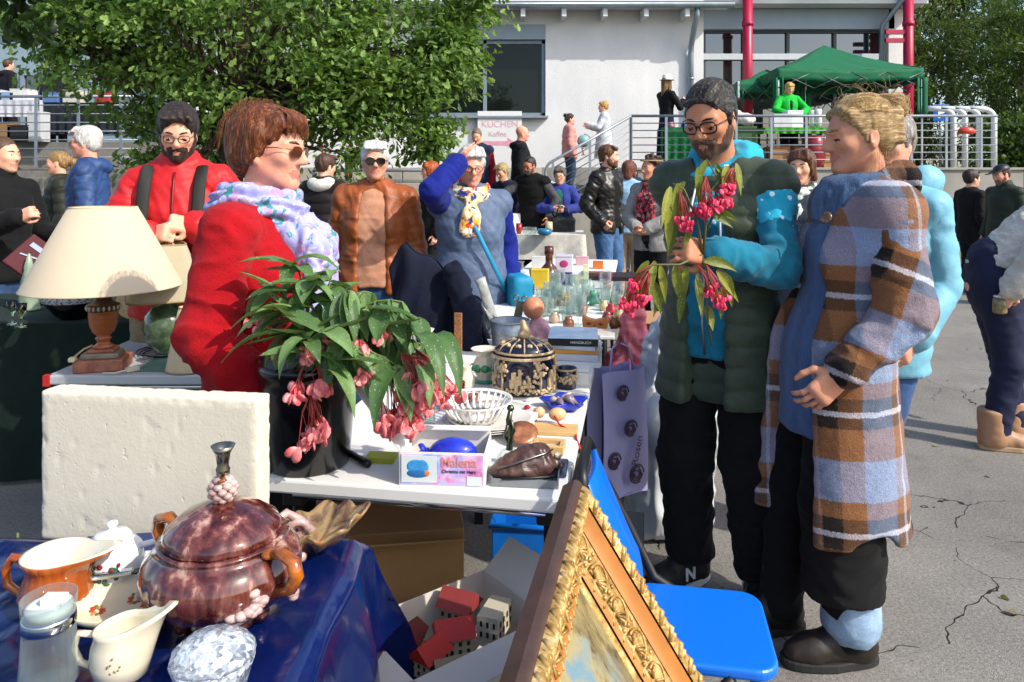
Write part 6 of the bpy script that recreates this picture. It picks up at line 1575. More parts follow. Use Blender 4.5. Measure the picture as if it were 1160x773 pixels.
# leaf dish
ld_ = BT(352, 634); t = thing('leaf_dish', 'orange and brown majolica leaf dish with scrolled stem behind the tureen', 'dish', ld_ + Vector((.0, .03, 0)), rad(25))
m, n, b = newmat('leafdish'); pb(b, .15, coat=.6); n.links.new(ramp(n, noise(n, coords(n, (1, 2.2, 1)), 22, 4, .6, .7), ((.3, '#3d2414'), (.45, '#6b5236'), (.58, '#8f7a52'), (.72, '#a8551a'))), b.inputs['Base Color'])
g = MB()
def ldish(u, v_):
    a = 2 * PI * u; r_ = v_ * .078 * (1 + .10 * math.cos(5 * a) + .04 * math.cos(11 * a)); return (r_ * 1.2 * math.cos(a), r_ * .85 * math.sin(a), .008 + .045 * v_ ** 2.2 + .006 * math.cos(10 * a) * v_ + .016 * v_ * max(0, math.cos(a)))
g.surf(ldish, 64, 14, closed_u=True); g.build('leaf', m, t, solid=.005)
g = MB(); g.tube([(-.03 + .02 * math.cos(a) * (1 - a / 14), .02 + .01 * a / 6, .035 + .02 * math.sin(a) * (1 - a / 14)) for a in np.linspace(0, 9, 26)], [.008] * 26, 8); g.tube([(-.09, .0, .06), (-.05, .02, .075), (-.02, .03, .05), (.0, .02, .03)], .008, 8); g.build('scroll_stem', GRAPE, t)
g = MB()
for i in range(14): g.ball((-.06 + rr.uniform(-.03, .03), -.055 + rr.uniform(-.012, .012), .014 + rr.uniform(0, .012)), .009, 8)
g.build('berry_relief', GRAPE, t)
# teapot
tp_ = BT(120, 672) + Vector((0, .02, 0)); t = thing('teapot', 'round white porcelain teapot with red rose decal', 'teapot', tp_, rad(10)); 
def decal_mat(base, cols, name, mask):
    return glaze(base, .08, .03)
BLW = glaze('#d3d6da', .08, .03)
g = MB(); g.lathe([(.028, 0), (.036, .004), (.046, .022), (.052, .046), (.048, .068), (.036, .082), (.026, .087)], n=48); bo = g.build('body', BLW, t)
lid = MB(); lid.lathe([(.031, .085), (.032, .089), (.024, .096), (.008, .100), (.006, .104), (.010, .109), (.008, .114), (0, .116)], n=40); lid.build('lid', BLW, t)
g = MB(); g.tube([(-.042, 0, .030), (-.066, -.004, .045), (-.078, -.006, .072), (-.090, -.006, .080)], [.014, .010, .008, .006], 12); g.build('spout', BLW, t)
g = MB(); g.tube([(.044, 0, .068), (.072, 0, .074), (.080, 0, .050), (.070, 0, .028), (.048, 0, .022)], .0055, 10); g.build('handle', BLW, t)
g = MB(); RS = [mat('#8d1420', .2, .4, 200, bump=0), mat('#2f5a34', .25, .3, bump=0), mat('#c05a5f', .2, .3, bump=0)]
rr = random.Random(6)
for i in range(34):
    a = -1.62 + rr.gauss(0, .42); z = .046 + rr.gauss(0, .009); c_ = Vector((.0515 * math.cos(a), .0515 * math.sin(a), z)); R = rotm(0, 0, a); q = rr.choice([0, 0, 1, 1, 2]); g.ball(c_, (.0012, rr.uniform(.0025, .006), rr.uniform(.0025, .005)), 8, q, R)
g.build('rose_decal', RS, bo)
# orange jug
jg = BT(52, 702) + Vector((0, .03, 0)); t = thing('orange_jug', 'fluted orange ceramic jug with cream inside at the left edge', 'jug', jg, rad(-5)); 
JO = mat('#b35a18', .15, .4, 14, .1, coat=.6, col2='#8a3d10')
g = MB(); g.lathe([(.034, 0), (.048, .012), (.054, .034), (.044, .062), (.043, .078), (.052, .092)], n=64, mod=lambda a, z: (1 + .025 * math.cos(22 * a + z * 40)) * (1 + max(0, math.cos(a)) ** 7 * 1.0 * max(0, (z - .05) / .042) ** 1.4), cap=False, zm=lambda a, z: max(0, math.cos(a)) ** 7 * .014 * max(0, (z - .06) / .03)); g.build('body', JO, t, solid=.004)
g = MB(); g.lathe([(.052, .0915), (.0535, .0940), (.048, .0935), (.0365, .074), (.0, .05)], n=48, cap=False, mod=lambda a, z: 1 + max(0, math.cos(a)) ** 7 * max(0, (z - .05) / .042) ** 1.4, zm=lambda a, z: max(0, math.cos(a)) ** 7 * .014 * max(0, (z - .06) / .03)); g.build('lining', CREAM, t)
g = MB(); g.tube([(-.048, 0, .076), (-.078, 0, .082), (-.092, 0, .062), (-.088, 0, .036), (-.066, 0, .022), (-.050, 0, .022)], [.007, .0075, .007, .007, .006, .006], 10); g.build('handle', JO, t)
# floral bowl
fb = BT(125, 715) + Vector((.0, .035, 0)); t = thing('floral_bowl', 'shallow oval white bowl painted with orange flowers', 'bowl', fb, rad(12))
g = MB(); g.lathe([(.03, 0), (.045, .004), (.068, .022), (.076, .034), (.074, .035), (.064, .024), (.042, .008), (0, .006)], n=56, sx=1.12, sy=.92); bo = g.build('body', CREAM, t)
g = MB(); FO = [mat('#c2411c', .2, .3, 90, bump=0), mat('#d98a3c', .2, .3, bump=0), mat('#6b6f3a', .25, bump=0)]
for (cx_, cy_) in ((-.040, .012), (.035, .018), (.002, -.022), (.01, .035)):
    for i in range(9):
        a = i * .7; q = A3((cx_ + .008 * math.cos(a), cy_ + .008 * math.sin(a), 0)); rr_ = math.hypot(q[0] / 1.12, q[1] / .92); q[2] = .0075 + .018 * max(0, (rr_ - .036) / .028); g.ball(q, (.005, .0035, .0014), 8, (0, 0, 1, 2)[i % 4], rotm(0, 0, a))
g.build('flower_decal', FO, bo)
# big knife with dark blade / white tray
t = thing('steel_ladle', 'dark bladed serving knife lying across the floral bowl', 'knife', BT(150, 690) + Vector((-.01, .03, .046)), rad(16))
g = MB(); g.box((.045, 0, 0), (.10, .014, .003)); g.build('blade', mat('#22252a', .25, .2, metal=.6), t); g = MB(); g.box((-.040, 0, .001), (.075, .017, .009)); g.build('handle', metal('#b0b2ae', .2), t, bevel=.003)
t = thing('enamel_tray', 'white tray with navy rim lying behind the teapot', 'tray', BT(165, 640) + Vector((-.03, .0, 0)), rad(8)); g = MB(); g.box((0, 0, .012), (.24, .09, .016)); g.build('tray', mat('#c9ccd2', .3, .05, coat=.4), t, bevel=.004); g = MB(); g.box((-.02, .03, .024), (.15, .05, .006), (rad(18), 0, 0)); g.build('navy_lid', mat('#2a335c', .35, .1), t, bevel=.003)
# creamer
cr = BT(133, 770) + Vector((0, .01, 0)); t = thing('cream_jug', 'small ivory creamer with pointed spout and faint floral sprig', 'jug', cr, rad(0))
g = MB(); g.lathe([(.026, 0), (.034, .004), (.039, .026), (.037, .050), (.033, .066), (.035, .074), (.031, .074), (.030, .064), (.033, .03), (0, .01)], n=56, sx=1.08, mod=lambda a, z: 1 + max(0, math.cos(a)) ** 6 * 1.15 * max(0, (z - .018) / .056) ** 2, zm=lambda a, z: (max(0, math.cos(a)) ** 6 * .022 + .006 * math.cos(a)) * max(0, (z - .03) / .044)); bo = g.build('body', CREAM, t)
g = MB(); g.tube([(-.036, 0, .058), (-.060, 0, .060), (-.068, 0, .040), (-.058, 0, .018), (-.040, 0, .012)], .0048, 10); g.build('handle', CREAM, t)
g = MB()
for i in range(9): a = -1.35 + rr.gauss(0, .14); g.ball((.0425 * math.cos(a), .0395 * math.sin(a), .034 + rr.gauss(0, .007)), (.0008, .0016, .0016), 6, 0, rotm(0, 0, a))
g.build('sprig_decal', mat('#8a8060', .3, bump=0), bo)
# glass shaker with white lid
sj = BT(40, 790) + Vector((0, .03, 0)); t = thing('glass_shaker', 'ribbed clear glass shaker with steel collar and white plastic top', 'shaker', sj)
g = MB(); g.lathe([(0, 0), (.036, 0), (.038, .004), (.033, .080), (.0305, .080), (.035, .006), (0, .006)], n=64, mod=lambda a, z: 1 + .012 * math.cos(20 * a)); g.build('jar', GL, t)
g = MB(); g.lathe([(.033, .080), (.0345, .082), (.0345, .096), (.033, .098), (0, .098)], n=40); g.build('collar', CHROME, t)
g = MB(); g.lathe([(.030, .098), (.030, .110), (.024, .112), (0, .112)], n=32); g.box((.008, 0, .117), (.03, .018, .012)); g.build('top', mat('#d2d2d0', .4, .03), t); g = MB(); g.lathe([(.0345, .098), (.036, .122), (.0345, .122), (.033, .099)], n=40, cap=False); g.build('clear_rim', GL, t)
# crystal bowl
cb_ = BT(238, 800) + Vector((0, .01, 0)); t = thing('crystal_bowl', 'cut crystal lidded bowl at the front of the blue table', 'bowl', cb_)
m, n, b = newmat('cut_glass'); pb(b, .08, spec=1.); vo = n.nodes.new('ShaderNodeTexVoronoi'); vo.inputs['Scale'].default_value = 120; vo.distance = 'MANHATTAN'; n.links.new(coords(n), vo.inputs['Vector']); bumpn(n, vo.outputs['Distance'], b, .6, .003); b.inputs['Base Color'].default_value = (.62, .68, .74, 1); tr = n.nodes.new('ShaderNodeBsdfTransparent'); mx = n.nodes.new('ShaderNodeMixShader'); n.links.new(ramp(n, vo.outputs['Color'], ((.25, .10), (.75, .75))), mx.inputs[0]); n.links.new(tr.outputs[0], mx.inputs[1]); n.links.new(b.outputs[0], mx.inputs[2]); n.links.new(mx.outputs[0], n.nodes['Material Output'].inputs['Surface'])
g = MB(); g.lathe([(.032, 0), (.040, .006), (.052, .05), (.056, .062), (.050, .062), (.036, .012), (0, .008)], n=48, mod=lambda a, z: 1 + .02 * math.cos(12 * a)); g.build('bowl', m, t)
g = MB(); g.lathe([(.0555, .063), (.054, .070), (.036, .084), (.012, .090), (.012, .092), (0, .093)], n=48, mod=lambda a, z: 1 + .02 * math.cos(12 * a)); g.build('lid', m, t)

# ------------------------------------------------------------------ gilt picture frame leaning over, landscape canvas
A = Vector((.098, 1.50, .83)); e1 = Vector((-.2, -.98, 0)).normalized()      # along the top edge towards the camera
e2 = Vector((.222, -.045, -.36)); e2 = (e2 - e1 * e2.dot(e1)).normalized()      # down the side
nn = e2.cross(e1).normalized()
if nn.z < 0: nn = -nn
t = thing('picture_frame', 'ornate gilt picture frame with landscape painting leaning at the table corner', 'picture', A)
Rf = np.stack([e1, e2, nn], 1); FW, FH = .95, .80
def fp(x, y, z=0): return Rf @ A3((x, y, z))
m, n, b = newmat('gilt'); pb(b, .42, metal=.3, spec=.6); v = coords(n)
n.links.new(ramp(n, noise(n, v, 40, 4, .65), ((.3, '#6e5028'), (.5, '#ac8848'), (.72, '#d9bd84'))), b.inputs['Base Color']); bumpn(n, noise(n, v, 150, 3), b, .5, .003); GILT = m
BRN = mat('#4a352a', .45, .3, 20, .2, 60, key='framebrown', coat=.1); ORGW = mat('#b07338', .4, .2, 12, .1, 60, key='frameorange')
# moulding profile strips: (inset from outer edge a..b, height, material index)
strips = [(0, .014, .034, .046, .004, 0), (.014, .040, .046, .044, .012, 1), (.040, .056, .040, .014, -.004, 2), (.056, .104, .012, -.010, .004, 1), (.104, .122, -.010, -.010, .007, 2), (.122, .134, -.014, -.022, .002, 3)]
def rail(name, edge):
    g = MB(); L = FW if edge in (0, 2) else FH
    for (a_, b2, za, zb, hh, mi) in strips:
        nseg = 60 if mi == 1 else 2
        def P(s_, q, z):
            x = q + s_ * (L - 2 * q)
            return {0: fp(x, q, z), 1: fp(q, x, z), 2: fp(x, FH - q, z), 3: fp(FW - q, x, z)}[edge]
        for k_ in range(1):
            vs_ = []; ns = 60 if mi == 1 else 2; prof = 9
            for i in range(ns):
                s_ = i / (ns - 1)
                for j in range(prof):
                    q = a_ + (b2 - a_) * j / (prof - 1); bump_ = za + (zb - za) * j / (prof - 1) + hh * math.sin(PI * j / (prof - 1))
                    vs_.append(P(s_, q, bump_))
            fs = [(i * prof + j, i * prof + j + 1, (i + 1) * prof + j + 1, (i + 1) * prof + j) for i in range(ns - 1) for j in range(prof - 1)]
            g.add(vs_, fs, mi, True)
    # outer side
    P = lambda x, z: {0: fp(x * L, 0, z), 1: fp(0, x * L, z), 2: fp(x * L, FH, z), 3: fp(FW, x * L, z)}[edge]
    g.add([P(0, .006), P(1, .006), P(1, .034), P(0, .034)], [(0, 1, 2, 3)], 0)
    o = g.build(name, [BRN, GILT, ORGW, GILT], t)
    # carved ornament: twisted outer rope, rosettes on the wide band
    c = MB(); step = .034
    for i in range(int(L / step)):
        x = (i + .5) * step
        if x < .03 or x > L - .03: continue
        Q = lambda du, q, z: {0: fp(x + du, q, z), 1: fp(q, x + du, z), 2: fp(x + du, FH - q, z), 3: fp(FW - q, x + du, z)}[edge]
        c.tube([Q(-.012, .016, .047), Q(.0, .027, .055), Q(.014, .039, .045)], [.0045, .0075, .0045], 7)
        c.tube([Q(.008, .018, .048), Q(.014, .026, .055), Q(.020, .034, .050)], [.003, .0045, .003], 6)
        if x > .07 and x < L - .07 and i % 2 == 0:
            for s2 in range(9):
                a = PI * s2 / 8; c.tube([Q(.004 * math.cos(a), .094 - .004 * math.sin(a), -.002), Q(.020 * math.cos(a), .098 - .030 * math.sin(a), .008)], [.002, .0032], 5)
            c.tube([Q(.025 * math.cos(a), .099 - .036 * math.sin(a), .004 + .008 * math.sin(a)) for a in np.linspace(0, PI, 11)], .0028, 5)
            c.ball(Q(.034, .082, .004), .006, 7); c.ball(Q(.034, .068, .010), .0045, 7); c.ball(Q(.034, .096, -.003), .0045, 7)
        c.tube([Q(-.007, .107, -.005), Q(.007, .119, -.005)], [.0028, .0028], 5)
    c.build('carving', GILT, o); return o
for e in range(4): rail('frame_rail', e)
g = MB(); g.add([fp(.13, .13, -.021), fp(FW - .13, .13, -.021), fp(FW - .13, FH - .13, -.021), fp(.13, FH - .13, -.021)], [(0, 1, 2, 3)])
m, n, b = newmat('landscape_paint'); pb(b, .4, coat=.15)
tcn = n.nodes.new('ShaderNodeTexCoord'); 
def axis(ax): 
    d_ = n.nodes.new('ShaderNodeVectorMath'); d_.operation = 'DOT_PRODUCT'; d_.inputs[1].default_value = ax; n.links.new(tcn.outputs['Object'], d_.inputs[0]); return d_.outputs['Value']
ux = math_(n, 'DIVIDE', axis(e1), FW); uy = math_(n, 'DIVIDE', axis(e2), FH)
cv = n.nodes.new('ShaderNodeCombineXYZ'); n.links.new(ux, cv.inputs[0]); n.links.new(uy, cv.inputs[1]); mp = n.nodes.new('ShaderNodeMapping'); mp.inputs['Scale'].default_value = (14, 3.2, 1); n.links.new(cv.outputs[0], mp.inputs[0])
f = noise(n, mp.outputs[0], 3.2, 5, .7, .6); f2 = noise(n, cv.outputs[0], 7, 5, .6, .4)
skyc = ramp(n, f2, ((.35, '#8c8259'), (.5, '#958b64'), (.62, '#64828e')))
tree_ = ramp(n, f, ((.3, '#2a2415'), (.5, '#5c5030'), (.7, '#8a7a4c')))
edge_ = math_(n, 'ADD', math_(n, 'MULTIPLY', ux, 2.1), math_(n, 'MULTIPLY', math_(n, 'SUBTRACT', f2, .5), 1.0))
msk = math_(n, 'MULTIPLY', ramp(n, edge_, ((.50, 1.), (.58, 0.))), ramp(n, f, ((.34, 1.), (.66, .35))))
n.links.new(mixc(n, msk, skyc, tree_), b.inputs['Base Color']); bumpn(n, f, b, .5, .004)
g.build('canvas', m, t)
g = MB(); g.add([fp(.04, .04, -.024), fp(FW - .04, .04, -.024), fp(FW - .04, FH - .04, -.024), fp(.04, FH - .04, -.024)], [(3, 2, 1, 0)]); g.build('backing', CARD, t)

# ------------------------------------------------------------------ folding chair
SEAT = mat('#0a66cf', .35, .05, 4, .04, 120, key='chairblue', coat=.15)
t = thing('folding_chair', 'blue folding chair with black tubular frame beside the picture frame', 'chair', (.455, 1.65, 0), rad(80))
def rrect(w2, d2, z, r_=.05, n_=6, cy=0):
    out = []
    for (sx, sy, a0) in ((1, 1, 0), (-1, 1, PI / 2), (-1, -1, PI), (1, -1, 3 * PI / 2)):
        for i in range(n_ + 1): a = a0 + PI / 2 * i / n_; out.append((sx * (w2 - r_) + r_ * math.cos(a), cy + sy * (d2 - r_) + r_ * math.sin(a)))
    return out
g = MB(); g.prism(rrect(.150, .150, 0), .024, (0, .035, .438)); g.build('seat', SEAT, t, bevel=.008, seg=3)
def side(q):
    x = q * .160; return [(x, -.22, .0), (x, -.05, .36), (x, .135, .47), (x, .20, .60), (x * .95, .265, .72), (x * .80, .285, .79)]
for q in (-1, 1):
    g = MB(); g.tube(side(q), .0125, 10); g.build('back_tube', BLACKM, t)
    g = MB(); g.tube([(q * .148, .24, 0), (q * .148, .02, .40), (q * .148, -.02, .44)], .0115, 10); lo = g.build('leg', BLACKM, t); f_ = MB(); f_.lathe([(.016, 0), (.016, .03)], (q * .148, .24, 0), 12); f_.build('rubber_foot', BLACKM, lo)
g = MB(); g.tube([(-.128, .285, .79), (-.09, .292, .82), (.09, .292, .82), (.128, .285, .79)], .0125, 10); g.build('top_rail', BLACKM, t)
g = MB()
def back(u, v_): return ((u - .5) * 2 * (.135 - .03 * v_ ** 3), .178 + .105 * v_ ** .9 - .012 * math.sin(PI * u), .545 + .25 * v_)
g.surf(back, 12, 10); g.build('backrest', SEAT, t, solid=.018, bevel=.004)
for y, z in ((-.19, .05), (.22, .04)): g = MB(); g.tube([(-.148, y, z), (.148, y, z)], .009, 8); g.build('stretcher', BLACKM, t)

# ------------------------------------------------------------------ under and beside the near table
t = thing('brown_carton', 'brown cardboard carton standing in the shade under the white table', 'box', (-.33, 2.12, 0), rad(8)); g = MB(); g.box((0, 0, .26), (.36, .34, .52)); g.build('carton', CARD, t, bevel=.003); g = MB(); g.box((0, -.19, .50), (.36, .10, .004), (rad(-25), 0, 0)); g.build('flap', CARD, t)
t = thing('plastic_tub', 'translucent grey plastic tub with rounded lid under the table', 'tub', (-.26, 1.80, 0), rad(15)); g = MB(); g.box((0, 0, .16), (.24, .20, .32), taper=1.06); g.build('tub', mat('#8f9190', .35, .2, trans=.3), t, bevel=.02); g = MB(); g.box((0, 0, .332), (.27, .23, .022)); g.build('lid', mat('#a9aaa6', .4, .2, 20), t, bevel=.012)
t = thing('blue_crate', 'bright blue plastic crate under the white table', 'crate', (.13, 2.25, 0), rad(-6)); g = MB()
for (x, y, a, b2) in ((0, -.15, .34, .008), (0, .15, .34, .008), (-.17, 0, .008, .29), (.17, 0, .008, .29)): g.box((x, y, .23), (a, b2, .46))
g.box((0, 0, .2), (.33, .29, .01)); g.build('crate_body', mat('#0d62b8', .35, .1), t); g = MB(); g.tube([(-.175, -.155, .46), (.175, -.155, .46), (.175, .155, .46), (-.175, .155, .46)], .010, 8, 0, True); g.build('rim', mat('#0d62b8', .35, .1), t)
# white carton with toy houses
wc = Vector((-.13, 1.62, 0)); 
t = thing('lower_carton', 'plain carton standing on the ground under the open white box', 'box', wc, rad(35)); g = MB(); g.box((0, 0, .185), (.36, .26, .37)); g.build('carton', CARD, t, bevel=.003); g = MB(); g.box((0, 0, .3715), (.04, .26, .002)); g.build('tape', mat('#b08a58', .3), t)
wb = thing('white_carton', 'open white cardboard box with raised flaps holding toy houses', 'box', wc + Vector((0, 0, .375)), rad(38)); WCD = mat('#cfc8bd', .8, .06, 4, .1, 60)
g = MB(); g.box((0, 0, .003), (.34, .24, .005))
for (x, y, a, b2) in ((0, -.12, .34, .004), (0, .12, .34, .004), (-.17, 0, .004, .236), (.17, 0, .004, .236)): g.box((x, y, .058), (a, b2, .115))
g.build('carton', WCD, wb)
g = MB(); g.slab([(-.17, -.122, .114), (.17, -.122, .114), (.155, -.235, .135), (-.155, -.235, .135)], .004); g.build('flap', WCD, wb)
g = MB(); g.slab([(-.172, .118, .114), (-.172, -.118, .114), (-.29, -.10, .09), (-.29, .10, .09)], .004); g.build('flap', WCD, wb)
g = MB(); g.slab([(.172, -.118, .114), (.172, .118, .114), (.24, .10, .185), (.24, -.10, .185)], .004); fl_ = g.build('flap', WCD, wb)
def toyhouse(lb, x, y, z, rz, wx, wy, h_, wallc, roofc, flat=False):
    p = wb.matrix_basis @ Vector((x, y, z)); t = thing('toy_house', lb, 'toy house', p, rz)
    g = MB(); g.box((0, 0, h_ / 2), (wx, wy, h_)); wo = g.build('wall', mat(wallc, .7, .08), t)
    if not flat:
        r_ = MB(); r_.prism([(-wy / 2 - .008, 0), (wy / 2 + .008, 0), (0, wy * .55)], wx + .012, (-wx / 2 - .006, 0, h_ + .001), rotm(rad(90), 0, rad(90))); r_.build('roof', mat(roofc, .6, .15), t)
    for sx in range(4):
        for sz in range(2):
            for s_ in (-1, 1):
                w_ = MB(); w_.box((-wx * .36 + sx * wx * .24, s_ * (wy / 2 + .0005), h_ * (.3 + .4 * sz)), (wx * .09, .002, h_ * .2)); w_.build('window', mat('#26231f', .4, bump=0), wo)
    for sy in range(3):
        for sz in range(2): w_ = MB(); w_.box((-wx / 2 - .0005, -wy * .3 + sy * wy * .3, h_ * (.3 + .4 * sz)), (.002, wy * .11, h_ * .2)); w_.build('window', mat('#26231f', .4, bump=0), wo)
toyhouse('cream toy house block with rows of dark windows', .085, -.04, .075, rad(70), .085, .05, .055, '#b9b09a', '#8d1c1c', True)
toyhouse('toy house with bright red roof at the middle of the carton', .0, -.005, .05, rad(15), .075, .055, .04, '#b5ab90', '#a31d1c')
toyhouse('toy house with faded red roof behind the others', .055, .055, .06, rad(-25), .075, .06, .045, '#a99c84', '#8a3330')
toyhouse('toy house with scarlet roof at the left end of the carton', -.07, -.02, .045, rad(55), .07, .05, .035, '#c0b498', '#b02a24')
toyhouse('beige toy house lying low at the front of the carton', -.045, -.07, .028, rad(20), .07, .045, .035, '#b3a684', '#8d7a5c')
toyhouse('small toy house with grey roof at the back corner of the carton', -.06, .07, .028, rad(80), .06, .04, .04, '#c4bba6', '#6a2b28')
t = thing('wooden_crate', 'orange brown wooden box behind the picture frame under the table edge', 'box', (.285, 2.08, 0), rad(-10)); g = MB(); g.box((0, 0, .23), (.16, .22, .46)); g.build('box_body', mat('#8a4a1e', .5, .2, 8, .1, scale=(1, 1, 6)), t, bevel=.005); g = MB(); g.box((0, 0, .466), (.17, .23, .012)); g.build('lid', BLACKM, t, bevel=.003)
# bags
def bag(label, c, wx, wy, h_, m, rz=0, name='carrier_bag', seed=1, neck=.35, z=0, amp=.03):
    t = thing(name, label, 'bag', (c[0], c[1], z), rad(rz)); S = Solid(.05); S.box((0, 0, h_ * .34), (wx / 2, wy / 2, h_ * .34), r=.06); S.flat((0, 0, h_ * .55), (0, 0, h_ * .97), wx * .46, wx * .16, (.3, 1, 0), 2.0, k=.10); S.cut((0, 0, -1), (0, 0, .003))
    def dp(V, LC, N):
        an = np.arctan2(V[:, 0], V[:, 1]); zz = V[:, 2] / h_; q = vnoise(np.stack([an * 5.5, zz * 2.2 + seed, zz * 0], 1), seed); q2 = vnoise(np.stack([V[:, 0] * 16 + V[:, 2] * 10, V[:, 1] * 16, V[:, 2] * 9], 1), seed + 2)
        return amp * ((1 - abs(2 * q - 1) ** .6) * 1.6 * (.4 + zz) + (1 - abs(2 * q2 - 1) ** .6) * .9 - .8)
    S.mesh('bag_body', m, t, h=.011, smooth=1, disp=dp); return t
bag('large crumpled white grey plastic bag standing beside the man in black trousers', (.64, 3.05), .30, .26, .82, mat('#cdd3d7', .25, .06, 4, .1, 30, trans=.15, key='bagw'), 10, seed=4, amp=.035)
bag('pink and coral shopping bag squeezed behind the white plastic bag', (.56, 3.45), .24, .2, .84, mat('#d1466f', .4, .3, 7, .1, col2='#dc8a86', key='bagp'), -10, seed=9)
t = thing('rose_bag', 'lilac white paper bag printed with roses hanging at the table side', 'bag', (.405, 2.86, .24), rad(32)); LIL = mat('#a9a4cf', .6, .08, 5, .1, 30)
g = MB(); g.surf(lambda u, v_: ((u - .5) * .22, -.045 - .012 * math.sin(u * 7 + v_ * 3), .48 * v_), 14, 14); g.surf(lambda u, v_: ((u - .5) * .22, .045 + .01 * math.sin(u * 9), .48 * v_), 14, 14)
for q in (-1, 1): g.surf(lambda u, v_, q=q: (q * (.11 - .02 * math.sin(PI * u)), (u - .5) * .09, .48 * v_), 8, 10)
g.box((0, 0, .002), (.22, .09, .004)); g.build('bag_body', LIL, t)
g = MB(); RO = mat('#4d3a4c', .6, .3, 60, bump=0)
for (x, z, r_) in ((.05, .08, .035), (.02, .26, .030), (-.02, .40, .028), (-.06, .15, .03)):
    for j in range(4): g.tube([(x + (r_ * (1 - j * .22)) * math.cos(a) , -.0605, z + r_ * (1 - j * .22) * math.sin(a)) for a in np.linspace(j, j + 5.2, 16)], .0032, 5)
g.build('rose_print', RO, t)
txt = text_obj('print_lettering', 'Rosen', .045, RO, t, (.05, -.0625, .17), (rad(90), rad(-75), 0))
for q in (-.06, .06): g = MB(); g.tube([(q, -.03, .47), (q * .7, -.02, .56), (q * .2, -.01, .575)], .004, 6); g.build('handle', LIL, t)
t = thing('cardboard_box', 'tan cardboard box standing behind the bags to the left of the man', 'box', (.76, 3.9, 0), rad(-12)); g = MB(); g.box((0, 0, .36), (.36, .34, .72)); g.build('carton', mat('#a87f5c', .85, .12, 4, .2), t, bevel=.004); g = MB(); g.box((0, -.215, .705), (.36, .10, .004), (rad(-35), 0, 0)); g.build('flap', CARD, t)
# navy jacket draped over a chair behind the near table
t = thing('draped_jacket', 'navy jacket draped over a chair back between the two seller women', 'jacket', (-.31, 3.22, 0)); NVY = cloth('#0c1226', 200, .3)
def drape(u, v_, s_=-1):
    rz = 1.17 - .30 * max(0, u - .12) - .9 * max(0, .12 - u); w_ = 1 + .30 * v_; x = (-.20 + .42 * u - .02) * w_ + .03 * math.sin(v_ * 6 + u * 4); zz = rz - (rz - .42) * v_
    f_ = math.sin(u * 17 + 2.2 * math.sin(v_ * 3.1)) * .5 + math.sin(u * 29 + v_ * 4) * .28 + .5 * math.sin(v_ * 9 - u * 11) * math.exp(-v_ * 1.5)
    return (x, s_ * (.03 + .10 * v_ ** .6) + f_ * .034 * min(1, v_ * 4 + .25), zz + .012 * math.sin(u * 21))
g = MB(); g.surf(lambda u, v_: drape(u, v_, -1), 70, 50); g.surf(lambda u, v_: drape(u, v_, .9), 50, 30); g.build('jacket_cloth', NVY, t, solid=.006)
S = Solid(.03); S.cap((.06, -.07, 1.06), (.13, -.13, .88), .036, .040); S.cap((.13, -.13, .88), (.15, -.15, .62), .040, .034); S.mesh('jacket_sleeve', NVY, t, h=.008, disp=folds(.016, 1.2, seed=4))
t = thing('kitchen_chair', 'dark chair hidden under the draped navy jacket', 'chair', (-.31, 3.28, 0)); g = MB(); g.box((0, 0, .44), (.38, .36, .04)); g.build('seat', BLACKM, t)
for x in (-.17, .17):
    for y in (-.16, .16): g = MB(); g.box((x, y, .21), (.035, .035, .42)); g.build('leg', BLACKM, t)
# ------------------------------------------------------------------ the four large figures
def printed(base, cols, scale, thr, key, rough=.85, rot=0):
    m, n, b = newmat('print_' + key); pb(b, rough, sheen=.1, spec=.25); v = coords(n)
    a = ramp(n, noise(n, v, 7, 4), ((.3, base), (.7, tuple(min(1, x * 1.25) for x in srgb(base)[:3]))))
    for i, c_ in enumerate(cols):
        f = noise(n, coords(n, (1, 1, 1), rot=(i * .7, i * 1.3, i)), scale * (1 + .23 * i), 3, .5, .7)
        a = mixc(n, ramp(n, f, ((thr - .012, 0.), (thr + .012, 1.))), a, c_)
    n.links.new(a, b.inputs['Base Color']); g_ = noise(n, v, 300, 2, .7); bumpn(n, math_(n, 'ADD', math_(n, 'MULTIPLY', noise(n, v, 35, 4), 2.), g_), b, .4, .003); return m
RED_FLEECE = cloth('#a30a16', 330, .14, .95, .6, .05, 10, .002)
LILAC = printed('#9293c4', ('#b9b5da', '#b184bb', '#3a858c', '#c3bcdc'), 19, .61, 'lilac', .7)
t, r = person('stout woman in a red fleece coat with lilac floral scarf and sunglasses behind the begonia', -.735, 2.16, 84, 1.61, tone='pink', build=1.0, headk=1.06, fem=1, h=.0065, hair=('bouffant', '#5a2a12', '#a4703e'), age=1, head=(-4, 3, 0), look=1, neckf=.01,
              arms={'R': ((-.07, -.15, -.465), (-.25, 1, .1)), 'L': ((.06, -.16, -.42), (.3, 1, 0))}, hidden_legs=False, mouth=0,
              top=dict(m=RED_FLEECE, t=.022, hem=-.26, bust=1.05, belly=.9, st=.008, amp=.011, f=.8, name='fleece_coat', h=.0075), pants=mat('#1a1b22', .8), hands={'R': 'relax', 'L': 'relax'})
scarf(r, t, LILAC, R=.098, th=.044, drop=.52, ends=((-.03, -.185), (.07, -.175)), amp=.018, h=.006)
glasses(r, t, metal('#8a6a3c', .3), mat('#7a4a34', .06, .1, trans=.7, coat=.4, bump=0), .86, 'sunglasses', .0013)
